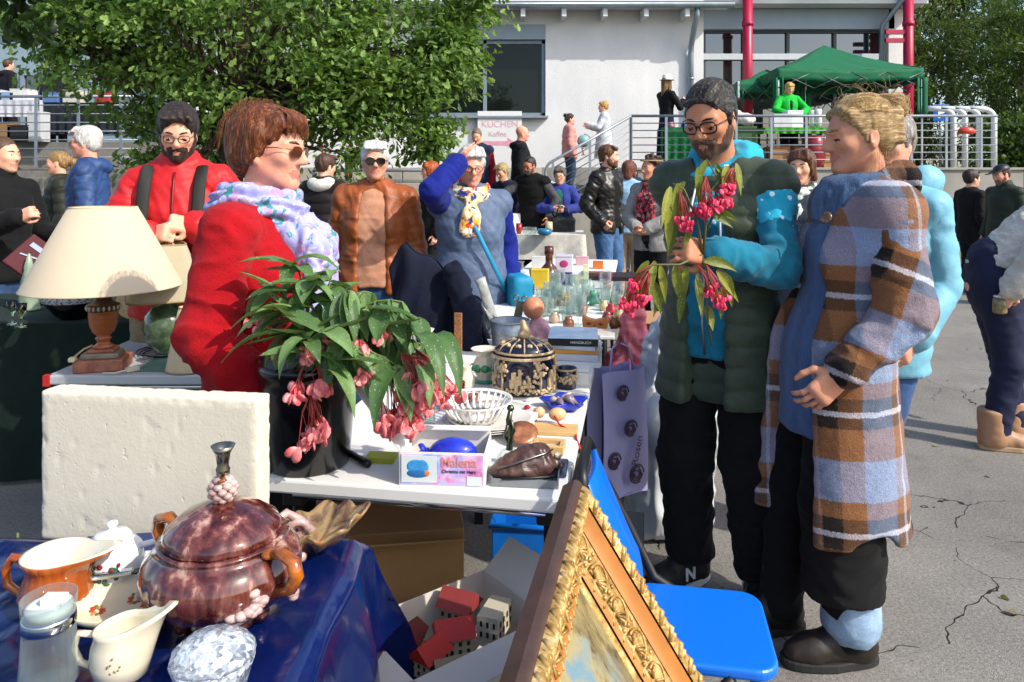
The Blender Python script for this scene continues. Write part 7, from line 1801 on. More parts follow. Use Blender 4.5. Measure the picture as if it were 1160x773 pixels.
def stray(a0, a1, rr, y0=.02, L=.10, top=.12):
    a = rr.uniform(a0, a1); b = rr.uniform(.2, 1.25); x = .085 * math.sin(a) * math.sin(b); y = y0 - .10 * math.cos(a) * math.sin(b); z = .04 + .095 * math.cos(b); k_ = rr.uniform(1.02, 1.10); out = []
    for i in range(6): q = i / 5; out.append((x * (k_ + .16 * q), y * (k_ + .14 * q) + .01 * q, z * k_ - L * q * q * rr.uniform(.8, 1.1) + .012 * math.sin(q * 3)))
    return out
def fringe(rr):
    x = rr.uniform(-.07, .07); o = rr.uniform(-.006, .012); return [(x * .8, -.045, .124 + o * .3), (x * .9, -.082, .104 + o * .4), (x + .006, -.099 + x * x * 4 - o * .3, .076), (x + .012, -.1005 + x * x * 4, .054 + rr.uniform(-.010, .014)), (x + .016, -.098 + x * x * 4, .044 + rr.uniform(-.012, .012))]
strands(r, 'fringe_hair', hairm('#5e2e14', '#a8713e'), t, 200, fringe, .0007, 9)
strands(r, 'loose_hair', hairm('#6a3416', '#a8713e'), t, 260, lambda rr: [(p[0] * 1.10, p[1] * 1.06 + .02, p[2] * 1.06) for p in stray(0, 2 * PI, rr)], .0008, 3)

# man with the begonia cutting
m, n, b = newmat('hoodie'); pb(b, .85, sheen=.15, spec=.2); v = coords(n)
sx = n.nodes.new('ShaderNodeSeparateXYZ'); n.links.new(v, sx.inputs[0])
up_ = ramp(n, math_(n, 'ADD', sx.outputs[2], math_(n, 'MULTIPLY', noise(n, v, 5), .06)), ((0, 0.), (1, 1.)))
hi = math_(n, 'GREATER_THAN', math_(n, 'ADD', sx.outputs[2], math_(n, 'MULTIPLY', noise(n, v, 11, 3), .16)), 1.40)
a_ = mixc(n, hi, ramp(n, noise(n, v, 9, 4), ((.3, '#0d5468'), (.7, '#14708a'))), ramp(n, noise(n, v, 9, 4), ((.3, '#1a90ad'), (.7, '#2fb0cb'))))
vo = n.nodes.new('ShaderNodeTexVoronoi'); vo.inputs['Scale'].default_value = 27; n.links.new(v, vo.inputs['Vector'])
st = math_(n, 'MULTIPLY', math_(n, 'LESS_THAN', math_(n, 'ADD', vo.outputs['Distance'], math_(n, 'MULTIPLY', noise(n, v, 120), .35)), .40), math_(n, 'MULTIPLY', math_(n, 'GREATER_THAN', sx.outputs[2], 1.30), math_(n, 'LESS_THAN', sx.outputs[2], 1.50)))
a_ = mixc(n, st, a_, '#cfe8ee'); n.links.new(a_, b.inputs['Base Color']); bumpn(n, math_(n, 'ADD', noise(n, v, 300, 2), math_(n, 'MULTIPLY', noise(n, v, 30, 4), 2.)), b, .35, .003); HOOD = m
VEST = cloth('#3a4636', 200, .22, .5, .3, .1, 12); VEST2 = VEST
def nletter(o, P, f, l):
    for q in (-1, 1):
        R = np.stack([f * -q if False else f * (1 if q < 0 else -1), A3((0, 0, 1)), l * q], 1)
        if np.linalg.det(R) < 0: R[:, 0] *= -1
        e = Matrix(R.tolist()).to_euler(); text_obj('emblem', 'N', .062, mat('#c9cbcb', .5, bump=0), o, Vector(P(.045, q * .0475, .062)), e, .0015, bold=.002)
BLK = cloth('#0b0b0c', 240, .3, .85, .4)
MX, MY = .725, 2.58
t, r = person('man in an olive quilted vest over a turquoise hoodie examining a begonia cutting', MX, MY, -34, 1.755, tone='#b98362', build=.96, headk=1.04, h=.006, hair=('slick', '#17120f', '#6f6862'), beard=.35, beardc='#4a3428', head=(-4, 21, 0), look=0, neckf=.03, hands={'L': 'pinch', 'R': 'relax'},
              arms={'L': ((-.085, -.335, -.20), (.75, .35, -1)), 'R': ((.06, .17, -.46), (-.1, 1, 0))}, legs={'L': (.13, .03, .085, 4), 'R': (-.11, .02, .085, -26)},
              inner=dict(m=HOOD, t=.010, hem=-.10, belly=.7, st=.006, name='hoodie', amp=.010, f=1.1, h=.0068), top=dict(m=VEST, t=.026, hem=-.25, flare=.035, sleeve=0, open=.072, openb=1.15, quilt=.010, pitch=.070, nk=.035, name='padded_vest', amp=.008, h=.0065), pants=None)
MANR = r; MANT = t
T = Solid(.03)
for sd in 'LR': add_leg(T, r, sd, .012, .088, .072, .066, 1.0)
T.flat(r.pel + A3((0, 0, .05)), r.pel - A3((0, 0, .05)), .148, .155, A3((0, -1, 0)), 1.4, k=.05); T.cut((0, 0, -1), (0, 0, .105)); T.mesh('trousers', BLK, t, h=.0085, smooth=1, disp=folds(.013, 1.0, seed=3))
for ch in list(t.children):
    if ch.name.startswith('shoe'):
        for c2 in list(ch.children): bpy.data.objects.remove(c2)
        bpy.data.objects.remove(ch)
for sd in 'LR': shoe(r, sd, t, 'sneaker', mat('#141415', .6, .3, 30, .4, 200), mat('#c9c9c6', .6), laces=mat('#d4d4d2', .7), extra=nletter, h=.006)
glasses(r, t, mat('#0c0c0d', .2, .05), None, 1.05, 'glasses', .0029)
S = Solid(.03)   # hood lying on the shoulders
for i in range(19):
    a = -1.25 + (PI + 2.5) * i / 18; q = math.sin(a); S.ell(r.neck + A3((.088 * math.cos(a), .004 + .078 * q, .020 + .022 * min(q, .4) - .045 * max(0, -q))), (.036 + .008 * q, .036 + .008 * q, .044 + .012 * q), k=.03)
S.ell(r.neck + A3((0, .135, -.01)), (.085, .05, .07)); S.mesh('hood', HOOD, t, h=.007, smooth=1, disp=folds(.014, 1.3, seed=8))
g = MB(); rr = random.Random(4)      # small birds printed on the hood
for i in range(16):
    a = rr.uniform(-.2, 1.2); p = r.neck + A3(((.098 + .048) * math.cos(a), .022 + .126 * math.sin(a), .0 + rr.uniform(.0, .085))); o = A3((math.cos(a), math.sin(a), .1)) * .0025; tx = A3((-math.sin(a), math.cos(a), 0)) * .012
    g.tube([p + o - tx + A3((0, 0, .006)), p + o - tx * .3 + A3((0, 0, .003)), p + o, p + o + tx * .4 + A3((0, 0, .005)), p + o + tx + A3((0, 0, .003))], [.001, .0026, .003, .0024, .001], 5)
g.build('bird_print', mat('#0c1c28', .8, bump=0), t)
for q in (-1, 1):
    g = MB(); g.tube([r.neck + A3((q * .045, -.085, .0)), r.up(q * .05, -.150, .36), r.up(q * .055, -.158, .25)], .0035, 6); g.build('drawstring', mat('#d2d8da', .7), t)
g = MB(); g.tube([r.up(.0, -.138, .42), r.up(0, -.150, .2), r.up(.0, -.172, .02), r.pel + A3((0, -.155, -.09))], .004, 6); g.build('hoodie_zip', metal('#9aa2a6', .4), t)
# the cutting he holds
MW = t.matrix_basis; hp0 = MW @ Vector(r.wr['L'] + r.hd['L'] * .085)
t = thing('begonia_cutting', 'yellow green begonia cutting with crimson flowers held up by the man in the vest', 'plant cutting', hp0)
cl = lambda px, py, dy=0: W(px, py, hp0.y + dy) - hp0
rr = random.Random(41); lf, stm = MB(), MB(); h0 = cl(792, 284)
for pts in ([(796, 290, 0), (800, 250, -.02), (806, 215, -.02), (822, 196, 0), (834, 190, .02)], [(796, 290, 0), (790, 250, -.02), (775, 215, -.02), (762, 208, -.02)], [(796, 270, 0), (810, 240, -.01), (812, 200, 0), (800, 180, .02)], [(796, 288, 0), (770, 300, -.03), (740, 300, -.04), (722, 312, -.05)], [(796, 288, 0), (800, 320, -.03), (802, 360, -.03), (806, 392, -.01)], [(796, 288, 0), (815, 305, -.02), (828, 315, -.01)]):
    P = [cl(*p) for p in pts]; stm.tube(P, [.0045 - .0028 * i / len(P) for i in range(len(P))], 7)
stm.build('stems', mat('#55522c', .5, .3), t)
for (px, py, dx_, dz, L) in ((834, 185, .1, -1, .10), (824, 188, -.2, -1, .09), (812, 186, .3, -1, .11), (800, 182, -.4, -.8, .09), (812, 190, .8, -.5, .10), (790, 190, .1, -1, .12), (776, 206, -.6, -.7, .11), (768, 208, -.1, -1, .13), (760, 212, -.4, -1, .13), (775, 222, -.2, -1, .12), (758, 236, .0, -1, .13), (770, 235, .5, -1, .10), (790, 215, .4, -.9, .12), (800, 235, .9, -.5, .10), (784, 250, -.3, -1, .10), (765, 255, -.2, -1, .10),
                             (742, 296, -.3, -1, .11), (735, 296, -.7, -.7, .10), (724, 305, .05, -1, .12), (718, 318, -.2, -1, .09), (748, 300, .2, -1, .12), (740, 318, .3, -1, .11), (765, 300, .2, -1, .12), (778, 302, -.15, -1, .12), (790, 310, .1, -1, .13), (800, 318, .5, -.9, .11), (812, 306, .6, -.7, .12), (825, 312, .2, -1, .10), (820, 325, -.1, -1, .10), (800, 345, .3, -1, .08), (775, 330, -.2, -1, .10), (755, 318, -.4, -1, .12), (798, 296, 1, .1, .11), (806, 240, .9, .1, .09)):
    bleaf(lf, cl(px, py, rr.uniform(-.03, .02)), (dx_, rr.uniform(-.5, .2), dz), L * 1.0, rr.uniform(.026, .036), up=(rr.uniform(-.5, .5), -1, .2), droop=rr.uniform(.1, .5), rr=rr)
lf.build('foliage', BEGC, t)
for (rx, ry, px, py, n_, r_) in ((800, 200, 800, 236, 20, .015), (812, 215, 818, 226, 12, .012), (770, 215, 776, 252, 12, .012), (830, 190, 826, 212, 10, .012), (725, 310, 712, 345, 14, .014), (735, 308, 728, 338, 10, .012), (800, 300, 815, 340, 10, .012), (790, 300, 806, 330, 7, .010), (742, 298, 716, 322, 8, .012)):
    fl, pd = MB(), MB(); cluster(fl, pd, cl(rx, ry, -.03), cl(px, py, -.04), n_, r_, rr, .0095); pd.build('flower_stalks', PEDI, fl.build('flower_cluster', HOTP, t))

# woman in the plaid coat
def plaid(key, rot=(0, 0, 0), off=(0, 0, 0), useY=True):
    m, n, b = newmat('plaid_' + key); pb(b, .95, sheen=.08, spec=.15)
    tc_ = n.nodes.new('ShaderNodeTexCoord'); mp = n.nodes.new('ShaderNodeMapping'); mp.inputs['Rotation'].default_value = rot; mp.inputs['Location'].default_value = off; n.links.new(tc_.outputs['Object'], mp.inputs[0])
    nz = n.nodes.new('ShaderNodeTexNoise'); nz.inputs['Scale'].default_value = 260; nz.inputs['Detail'].default_value = 2; n.links.new(mp.outputs[0], nz.inputs['Vector'])
    ds = n.nodes.new('ShaderNodeVectorMath'); ds.operation = 'MULTIPLY_ADD'; ds.inputs[1].default_value = (.014, .014, .014); n.links.new(nz.outputs['Color'], ds.inputs[0]); n.links.new(mp.outputs[0], ds.inputs[2])
    sx = n.nodes.new('ShaderNodeSeparateXYZ'); n.links.new(ds.outputs[0], sx.inputs[0])
    fr = lambda o_, p_: math_(n, 'FRACT', math_(n, 'ADD', math_(n, 'DIVIDE', o_, p_), 10.))
    CAM, DRK, BLU, WHT = '#855a3a', '#231d1a', '#8796b2', '#c6c6d0'
    row = ramp(n, fr(sx.outputs[2], .33), ((0, CAM), (.26, DRK), (.36, WHT), (.41, DRK), (.52, CAM), (.66, BLU)), 'CONSTANT')
    col = ramp(n, fr(sx.outputs[1] if useY else sx.outputs[0], .30), ((0, BLU), (.34, '#94705a'), (.44, WHT), (.475, '#94705a'), (.62, DRK), (.78, CAM)), 'CONSTANT')
    a = mixc(n, .42, row, col)
    fz = noise(n, coords(n), 330, 2, .75); a = mixc(n, .55, a, ramp(n, fz, ((.3, .25), (.52, .95), (.72, 1.5))), 'MULTIPLY')
    n.links.new(a, b.inputs['Base Color']); bumpn(n, math_(n, 'ADD', fz, math_(n, 'MULTIPLY', noise(n, coords(n), 60, 4), 1.5)), b, .7, .005); return m
KNIT = mat('#2c4466', .95, .2, 20, .9, 330, .004, scale=(1, 1, .16), sheen=.2, col2='#45638c', key='knit')
t, r = person('fair haired woman with a messy bun in a long brown and blue plaid coat', .995, 2.31, -88, 1.68, tone='#c58f72', build=.98, headk=1.05, lean=-12, fem=1, h=.006, hair=('bun', '#8f7248', '#d6bd8c'), head=(-2, 5, 0), look=0, mouth=.008, neckf=-.01,
              hands={'L': 'relax', 'R': 'relax'}, arms={'L': ((.06, -.185, -.46), (.12, .8, -.3)), 'R': ((-.06, -.05, -.5), (-.2, 1, 0))}, legs={'R': (-.08, -.13, .085, 0), 'L': (.09, .02, .085, 0)},
              inner=dict(m=KNIT, t=.008, hem=-.24, bust=.0, name='knit_tunic', amp=.006, sleeve=0, flare=.02), pants=BLK, boot=.075, shoes='#221b16', hroll={'L': 10})
PW = t
cm = plaid('body')
T = Solid(.05); add_torso(T, r, .028, bust=.5); hem = r.pel + A3((0, -.005, -.52)); T.flat(r.pel, hem - A3((0, 0, .05)), .195, .25, A3((0, -1, 0)), 1.12, k=.06)
T.cap(r.sh['L'], r.el['L'] * .35 + r.sh['L'] * .65, .074, .074); T.cap(r.sh['R'], r.el['R'] * .35 + r.sh['R'] * .65, .074, .074)
T.cut((0, 0, -1), hem); T.flat(r.pel + A3((0, .03, -.10)), hem - A3((0, -.03, .10)), .165, .215, A3((0, -1, 0)), 1.12, sub=True, k=.01)
for q in (0,):
    T.flat(hem + A3((.07, -.33, -.1)), r.up(0, -.21, .50), .165, .070, A3((0, -1, 0)), .5, sub=True, k=.015)
T.cap(hem + A3((.30, .03, -.06)), hem + A3((.12, .03, -.02)), .10, .06, sub=True, k=.03); T.cap(r.neck + A3((0, -.01, -.04)), r.neck + A3((0, -.02, .16)), .062, .075, sub=True, k=.01)
T.mesh('plaid_coat', cm, t, h=.0068, smooth=2, disp=folds(.010, .75, seed=6, sleeve=.3))
for sd in 'LR':
    d = r.wr[sd] - r.sh[sd]; pitch = math.atan2(-d[1], -d[2]); T = Solid(.03); mid = r.sh[sd] * .8 + r.el[sd] * .2
    T.cap(r.sh[sd], r.el[sd], .072, .070); T.cap(r.el[sd], r.wr[sd] - (r.wr[sd] - r.el[sd]) * .10, .069, .052)
    o = T.mesh('coat_sleeve', plaid('sleeve' + sd, (rad(22), 0, 0), (0, .04, -.03)), t, h=.0068, smooth=2, disp=folds(.013, .9, seed=9))
    c = Solid(.01); c.cap(r.wr[sd] - (r.wr[sd] - r.el[sd]) * .12, r.wr[sd] - (r.wr[sd] - r.el[sd]) * .02, .040, .041); c.mesh('cuff', BLK, o, h=.007)
S = Solid(.03)
for q in (-1, 1):
    S.flat(r.neck + A3((q * .085, -.05, -.015)), r.neck + A3((q * .075, .06, .04)), .045, .05, A3((q, 0, .4)), 2.4, k=.03)
S.flat(r.neck + A3((-.07, .085, .03)), r.neck + A3((.07, .085, .03)), .05, .05, A3((0, 1, .3)), 2.2, k=.03); S.mesh('coat_collar', cm, t, h=.0065, smooth=2, disp=folds(.006, 1))
g = MB(); R = rotm(0, rad(90), 0); g.lathe([(.0, -.004), (.018, -.003), (.02, 0), (.016, .004), (0, .003)], r.up(.105, -.150, .40), 18, rot=rotm(rad(70), 0, rad(30))); g.build('button', mat('#6a4a2c', .25, .5, 60, coat=.5), t)
S = Solid(.02)      # big roll neck
for j in range(3):
    pr = None
    for i in range(17):
        a = 2 * PI * i / 16; R_ = .068 + .010 * (2 - j); p = r.neck + A3((math.sin(a) * R_, -.035 - math.cos(a) * (R_ + .012), -.030 + j * .024 - .022 * max(0, math.cos(a)) * (2.4 - j)))
        if pr is not None: S.cap(pr, p, .025, .025, k=.02)
        pr = p
S.flat(r.neck + A3((0, -.090, -.04)), r.up(0, -.108, .45), .05, .04, A3((0, -1, 0)), 1.8, k=.04)
KNR = mat('#28405f', .95, .2, 12, 1., 55, .008, scale=(6, 6, .4), sheen=.2, col2='#4d6b94', key='knitrib'); S.mesh('roll_neck', KNR, t, h=.006, smooth=1, disp=folds(.008, 1.2, seed=2))
T = Solid(.02); T.cap(r.hip['L'], (r.kn['L'] * .4 + r.an['L'] * .6), .10, .112); T.cut((0, 0, -1), r.an['L'] + A3((0, 0, .13))); T.mesh('wide_trouser_leg', mat('#09090a', .95, .3, 40, .8, 200, .004, scale=(5, 5, 1)), t, h=.009, disp=folds(.012, 1))
S = Solid(.01); S.cap(r.an['L'] + A3((0, 0, .05)), r.an['L'] + A3((0, 0, .14)), .084, .076); S.mesh('sock', cloth('#8fa9c4'), t, h=.007, disp=folds(.004, 2))
def wisp(rr):
    a = rr.uniform(-1, 1); s_ = rr.choice((-1, 1)); y = rr.uniform(-.02, .10); z = rr.uniform(.04, .15); out = []
    for i in range(7): q = i / 6; out.append((s_ * (.055 + .03 * math.sin(q * 3 + a)) , y + .05 * q * a + .015 * math.sin(q * 5 + y * 40), z + .035 * math.sin(q * PI) * (1 if z > .09 else -.3) - .05 * q * q * (z < .09)))
    return out
def bunw(rr):
    a = rr.uniform(0, 2 * PI); e = rr.uniform(-1, 1); R_ = rr.uniform(.03, .058); out = []
    for i in range(9): q = a + i * .34; out.append((R_ * math.cos(q) * .9, .10 + R_ * math.sin(q), .128 + .030 * math.sin(q * 1.3 + e * 3) * 1.0 + .012 * e))
    return out
HB = hairm('#a5854f', '#e3cc9c')
strands(r, 'bun_strands', HB, t, 200, lambda rr: [(x, y + .014, z - .038) for x, y, z in bunw(rr)], .0007, 2); strands(r, 'loose_hair', HB, t, 70, wisp, .00045, 4)
def nape(rr):
    s_ = rr.choice((-1, 1)); y = rr.uniform(.0, .10); return [(s_ * (.072 - .2 * max(0, y - .05)), y, -.055), (s_ * (.075 - .2 * max(0, y - .05)), y - .01, -.085 - rr.uniform(0, .02)), (s_ * .072, y - .02 + rr.uniform(-.02, .02), -.115)]
strands(r, 'nape_hair', HB, t, 40, nape, .0008, 8)
def comb(rr):   # swept back strands over the shell
    s_ = rr.choice((-1, 1)); th = rr.uniform(.0, 1.25); out = []
    for i in range(8):
        q = i / 7; y = -.074 + .16 * q; e = math.sqrt(max(.03, 1 - ((y - .016) / .104) ** 2)); out.append((s_ * math.sin(th) * .089 * e, y, .042 + math.cos(th) * .096 * e + .004 * math.sin(q * 7 + th * 9)))
    return out
strands(r, 'swept_hair', HB, t, 260, comb, .0007, 5)
def sweptm(rr):
    s_ = rr.choice((-1, 1)); th = rr.uniform(.0, 1.2); out = []
    for i in range(8):
        q = i / 7; y = -.070 + .17 * q; e = math.sqrt(max(.03, 1 - ((y - .022) / .108) ** 2)); out.append((s_ * math.sin(th) * .085 * e, y, .040 + math.cos(th) * .096 * e))
    return out
strands(MANR, 'swept_hair', hairm('#16110e', '#7d756d'), MANT, 320, sweptm, .0010, 6)

# man in the light blue rain jacket
LB = mat('#6aa6bb', .55, .12, 5, .35, 20, .01, key='lightblue', sheen=.1)
t, r = person('grey haired man with glasses in a pale blue rain jacket behind the plaid coat', 1.41, 2.90, -55, 1.68, side=9, legs={'L': (.01, -.08, .085), 'R': (-.17, -.06, .085)}, tone='pink', age=1, headk=1.0, sh=.145, h=.0085, hair=('short', '#6f6a64', '#c9c5be'), head=(8, 6, 0), build=1.1, gl=('#8d8a84',), look=0,
              arms={'L': ((.0, -.12, -.47), (.08, 1, 0)), 'R': ((-.06, -.1, -.45), (-.4, 1, 0))}, inner=dict(m=mat('#242529', .5, .2), t=.008, hem=-.05, collar=.06, sleeve=0, name='roll_neck_sweater'), top=dict(m=LB, t=.020, hem=-.20, open=.055, st=.002, amp=.008, f=.75, name='rain_jacket', belly=.8), pants=denim('#35507c'))
S = Solid(.03)
for i in range(9):
    a = -.2 + (PI + .4) * i / 8; S.ell(r.neck + A3((.105 * math.cos(a), .03 + .085 * math.sin(a), .01 - .01 * math.sin(a))), (.045, .045, .060), k=.03)
S.mesh('hood', LB, t, h=.009, disp=folds(.012, 1.2))
# ------------------------------------------------------------------ the crowd
F_ = cloth
def px_(px, y): return (px - 580) / FPX * y
t, r = person('bearded man in a bright red jacket with dark backpack straps', px_(203, 3.25), 3.25, 12, 1.755, tone='pale', h=.0085, hair=('short', '#1f1713', '#4a3a30'), beard=.8, beardc='#2b1e18', head=(8, 20, 0), look=0, gl=('#3a3230',), headk=.97, build=.96, sh=.155,
              arms={'R': ((.10, -.27, -.20), (-1, .2, -.8)), 'L': ((-.05, -.24, -.17), (1, .2, -.8))}, hands={'R': 'fist', 'L': 'fist'}, top=dict(m=mat('#b80d14', .6, .14, 6, .3, 30, .006, sheen=.03), t=.020, hem=-.10, collar=.035, amp=.013, name='red_jacket', belly=.6, zip='#7a0a10'), pants=F_('#8d7a5e'))
bp = thing('backpack', 'dark backpack worn by the bearded man in the red jacket', 'backpack', t.location, t.rotation_euler[2]); STR = mat('#23241f', .8, .2)
for q in (-1, 1): g = MB(); g.tube([r.up(q * .10, .12, .48), r.up(q * .10, .03, .535), r.up(q * .105, -.06, .525), r.up(q * .105, -.125, .45), r.up(q * .105, -.172, .33), r.up(q * .112, -.165, .17), r.up(q * .15, -.03, .08)], .026, 8, flat=.35, up=(0, 1, .3)); g.build('strap', STR, bp)
S = Solid(.03); S.box(r.up(0, .22, .30), (.14, .08, .22), r=.06); S.mesh('pack', STR, bp, h=.012, disp=folds(.008))
person('white haired man in a blue rain jacket facing left', px_(100, 6.1), 6.1, -72, 1.83, tone='pink', age=1, h=.010, hair=('white_short', '#b5b2ae', '#e2e0dc'), headk=1.06, head=(-6, 4, 0), gl=('#5a5552',), build=1.12, top=dict(m=mat('#24406f', .6, .15, 6, .3, 25, .008), t=.024, hem=-.18, hood=1, amp=.014, name='rain_jacket', belly=.5), pants=F_('#20242c'))
person('woman with a blonde ponytail in a dark olive puffer jacket', px_(68, 7.4), 7.4, -62, 1.68, fem=1, h=.011, hair=('ponytail', '#7d5f38', '#cda972'), head=(-12, 5, 0), top=dict(m=F_('#25291f', 180, .2, .6), t=.028, hem=-.12, quilt=.012, pitch=.1, name='puffer_jacket'), pants=denim('#5e8bc0'))
person('person in a black tracksuit jacket with white piping at the left edge', px_(2, 4.7), 4.7, 70, 1.68, h=.011, hair=('crop', '#4a3526', None), head=(10, 0, 0), arms={'R': ((.0, -.40, -.15), (-.3, .3, -1)), 'L': ((.05, -.3, -.3), (.3, .5, -1))}, hands={'R': 'grip'}, top=dict(m=F_('#101011'), t=.022, hem=-.12, name='track_jacket', collar=.05), pants=denim('#2a4263'))
person('person in a bright blue hooded jacket far left below the terrace', px_(-2, 8.6), 8.6, 110, 1.76, h=.014, hair=('short', '#3a2a1e', None), top=dict(m=F_('#14459c'), t=.024, hood=1, hem=-.15, name='hooded_jacket'), pants=F_('#1b1d22'))
person('person seen from behind in a dark brown quilted vest over a white hoodie', px_(367, 7.2), 7.2, 168, 1.64, h=.010, hair=('short', '#3c281b', '#6e5038'), head=(-25, 8, 0), inner=dict(m=F_('#c9c6be'), t=.014, hem=-.05, hood=1, name='white_hoodie'), top=dict(m=F_('#1f1819', 180, .2, .6), t=.030, hem=-.16, sleeve=0, quilt=.013, pitch=.1, name='quilted_vest'), pants=denim())
t, r = person('white haired woman with sunglasses in a tan leather jacket over a beige top', px_(425, 4.3), 4.3, 2, 1.63, tone='#d29a80', fem=1, age=1, h=.0085, hair=('white_short', '#b9b7b2', '#eceae6'), head=(10, 0, 0), build=1.12, headk=.98, look=0,
              inner=dict(m=F_('#b88468', 300), t=.008, hem=-.06, bust=.7, belly=.65, name='beige_top', sleeve=0), top=dict(m=mat('#8c4616', .5, .3, 12, .4, 60, .004, sheen=.03), t=.026, hem=-.10, open=.082, openb=1.2, amp=.013, bust=.5, name='leather_jacket', collar=.0), pants=denim('#324d70'))
glasses(r, t, mat('#1a1210', .2), mat('#120c0a', .08, .1, coat=.6, bump=0), 1.12, 'sunglasses', .003)
person('red haired woman in a black jacket with her back to the block wall', px_(489, 8.5), 8.5, -62, 1.60, fem=1, h=.012, hair=('bob', '#8a3c12', '#d0762e'), head=(-10, 4, 0), top=dict(m=F_('#0e0e10'), t=.024, hem=-.25, name='black_jacket'), pants=F_('#121318'))
VQ = F_('#55657f', 220, .15, .55, .3)
t, r = person('woman shading her eyes with one raised arm in a grey blue quilted vest', px_(533, 4.25), 4.25, 14, 1.60, tone='pink', fem=1, age=1, h=.008, hair=('white_short', '#a9a7a4', '#e4e3e0'), head=(-2, 10, 0), gl=('#2a2320',), build=1.1, headk=.98, hands={'R': 'flat'},
              arms={'R': ((.075, -.17, .25), (-.9, -.5, -.9)), 'L': ((.07, -.05, -.5), (.3, 1, 0))}, inner=dict(m=F_('#101f78', 200, .15), t=.012, hem=-.05, st=.012, name='blue_sweater'), top=dict(m=VQ, t=.030, hem=-.24, sleeve=0, diamond=.007, pitch=.085, bust=.6, belly=.6, open=.02, name='quilted_vest', h=.0085), pants=F_('#141c3c'))
scarf(r, t, printed('#c9b48a', ('#c23a2a', '#2a3a86', '#d9a832', '#dcd2c0'), 13, .56, 'headscarf'), R=.092, th=.036, drop=.20, ends=((-.03, -.17),), h=.009)
b_ = thing('shoulder_bag', 'turquoise shoulder bag on a strap across the quilted vest', 'bag', t.location, t.rotation_euler[2]); TQ = mat('#0f7da0', .6, .1)
g = MB(); g.tube([r.up(-.10, .05, .50), r.up(-.085, -.09, .47), r.up(.0, -.205, .30), r.up(.12, -.22, .05), r.up(.20, -.10, -.08)], .014, 6, flat=.3, up=(0, 1, 0)); g.build('strap', TQ, b_)
S = Solid(.02); S.box(r.up(.27, -.10, -.10), (.06, .13, .12), r=.03); S.mesh('pouch', TQ, b_, h=.01, disp=folds(.008))
person('man in a navy vest over a red shirt looking down by the white sign', px_(541, 11.6), 11.6, -12, 1.74, z=.45, h=.013, hair=('crop', '#6a5646', None), head=(0, 22, 0), look=0, inner=dict(m=F_('#8c1420'), t=.012, sleeve=1), top=dict(m=F_('#1a2740'), t=.028, sleeve=0, open=.06, name='navy_vest'), pants=denim('#5f7fa8'))
person('bald man in a black hooded jacket facing right', px_(590, 11.3), 11.3, 96, 1.76, z=.45, h=.013, tone='pink', hair=None, head=(0, 6, 0), top=dict(m=F_('#0f1116'), t=.026, hood=1, name='black_jacket'), pants=F_('#15161a'))
person('short blonde haired woman in navy bending over the far cloth table', px_(583, 10.6), 10.6, -40, 1.66, fem=1, h=.013, hair=('white_short', '#8d7850', '#cdb788'), lean=26, head=(0, 22, 0), look=0, arms={'R': ((-.10, -.36, -.30), (-1, .4, 0)), 'L': ((.02, -.4, -.3), (1, .4, 0))}, top=dict(m=F_('#1a1f38'), t=.02, name='navy_sweater'), pants=F_('#14161c'))
person('grey bearded man in a black padded vest with grey sleeves behind the far table', px_(605, 10.0), 10.0, -30, 1.70, tone='tan', h=.012, hair=('crop', '#25201d', None), beard=.4, beardc='#4a4542', lean=8, head=(-10, 16, 0), look=0, gl=('#2a2a2a',), build=1.12, arms={'R': ((.0, -.36, -.26), (-1, .3, 0)), 'L': ((.12, -.10, -.46), (1, .6, 0))}, inner=dict(m=F_('#45464a'), t=.016, hood=1, name='grey_hoodie'), top=dict(m=F_('#0c0c0e'), t=.032, sleeve=0, name='padded_vest', open=.03, quilt=.01), pants=F_('#101114'))
t, r = person('older person in a violet blue jacket holding a black bag below the stair rail', px_(634, 9.9), 9.9, -8, 1.55, h=.012, tone='pale', age=1, hair=('short', '#4d4540', '#8a827c'), head=(0, 12, 0), gl=('#3a3a3a',), inner=dict(m=F_('#1f6a5a'), t=.010, sleeve=0), top=dict(m=F_('#2f3c86'), t=.024, open=.06, hem=-.14, name='violet_jacket'), arms={'R': ((.08, -.24, -.26), (-1, .4, -.4)), 'L': ((-.06, -.24, -.26), (1, .4, -.4))}, pants=F_('#14161c'))
b_ = thing('handbag', 'black handbag held by the person in the violet jacket', 'bag', t.location); S = Solid(.03); S.box((.02, -.33, .78), (.16, .06, .15), r=.04); S.mesh('bag_body', BLACKM, b_, h=.014, disp=folds(.012)); g = MB(); g.tube([(-.08, -.33, .90), (-.04, -.31, 1.05), (.08, -.31, 1.05), (.12, -.33, .90)], .01, 6); g.build('handle', BLACKM, b_)
STZ = lambda X: TZ * (10 - int((2.34 - X) / .315)) / 10
X = px_(645, 14.5); person('person in a pale pink puffer jacket with a headband going up the steps', X, 14.5, 100, 1.52, z=STZ(X) - .004, fem=1, h=.013, hair=('bun', '#2b211c', None), top=dict(m=F_('#dd8f86', 160, .12, .6), t=.030, quilt=.012, pitch=.09, hem=-.14, name='puffer_jacket'), pants=denim('#33425a'))
o = MB()
rh = r
X = px_(684, 14.6); t, r = person('blonde person in a long white shirt carrying a globe on the steps', X, 14.6, -92, 1.44, z=STZ(X) - .004, h=.012, hair=('short', '#a07a3c', '#d9b470'), arms={'L': ((-.05, -.38, -.18), (.5, .4, -1)), 'R': ((.05, -.38, -.2), (-.5, .4, -1))}, top=dict(m=F_('#c9ccd2'), t=.026, hem=-.5, flare=.05, name='white_shirt'), pants=F_('#20242e'))
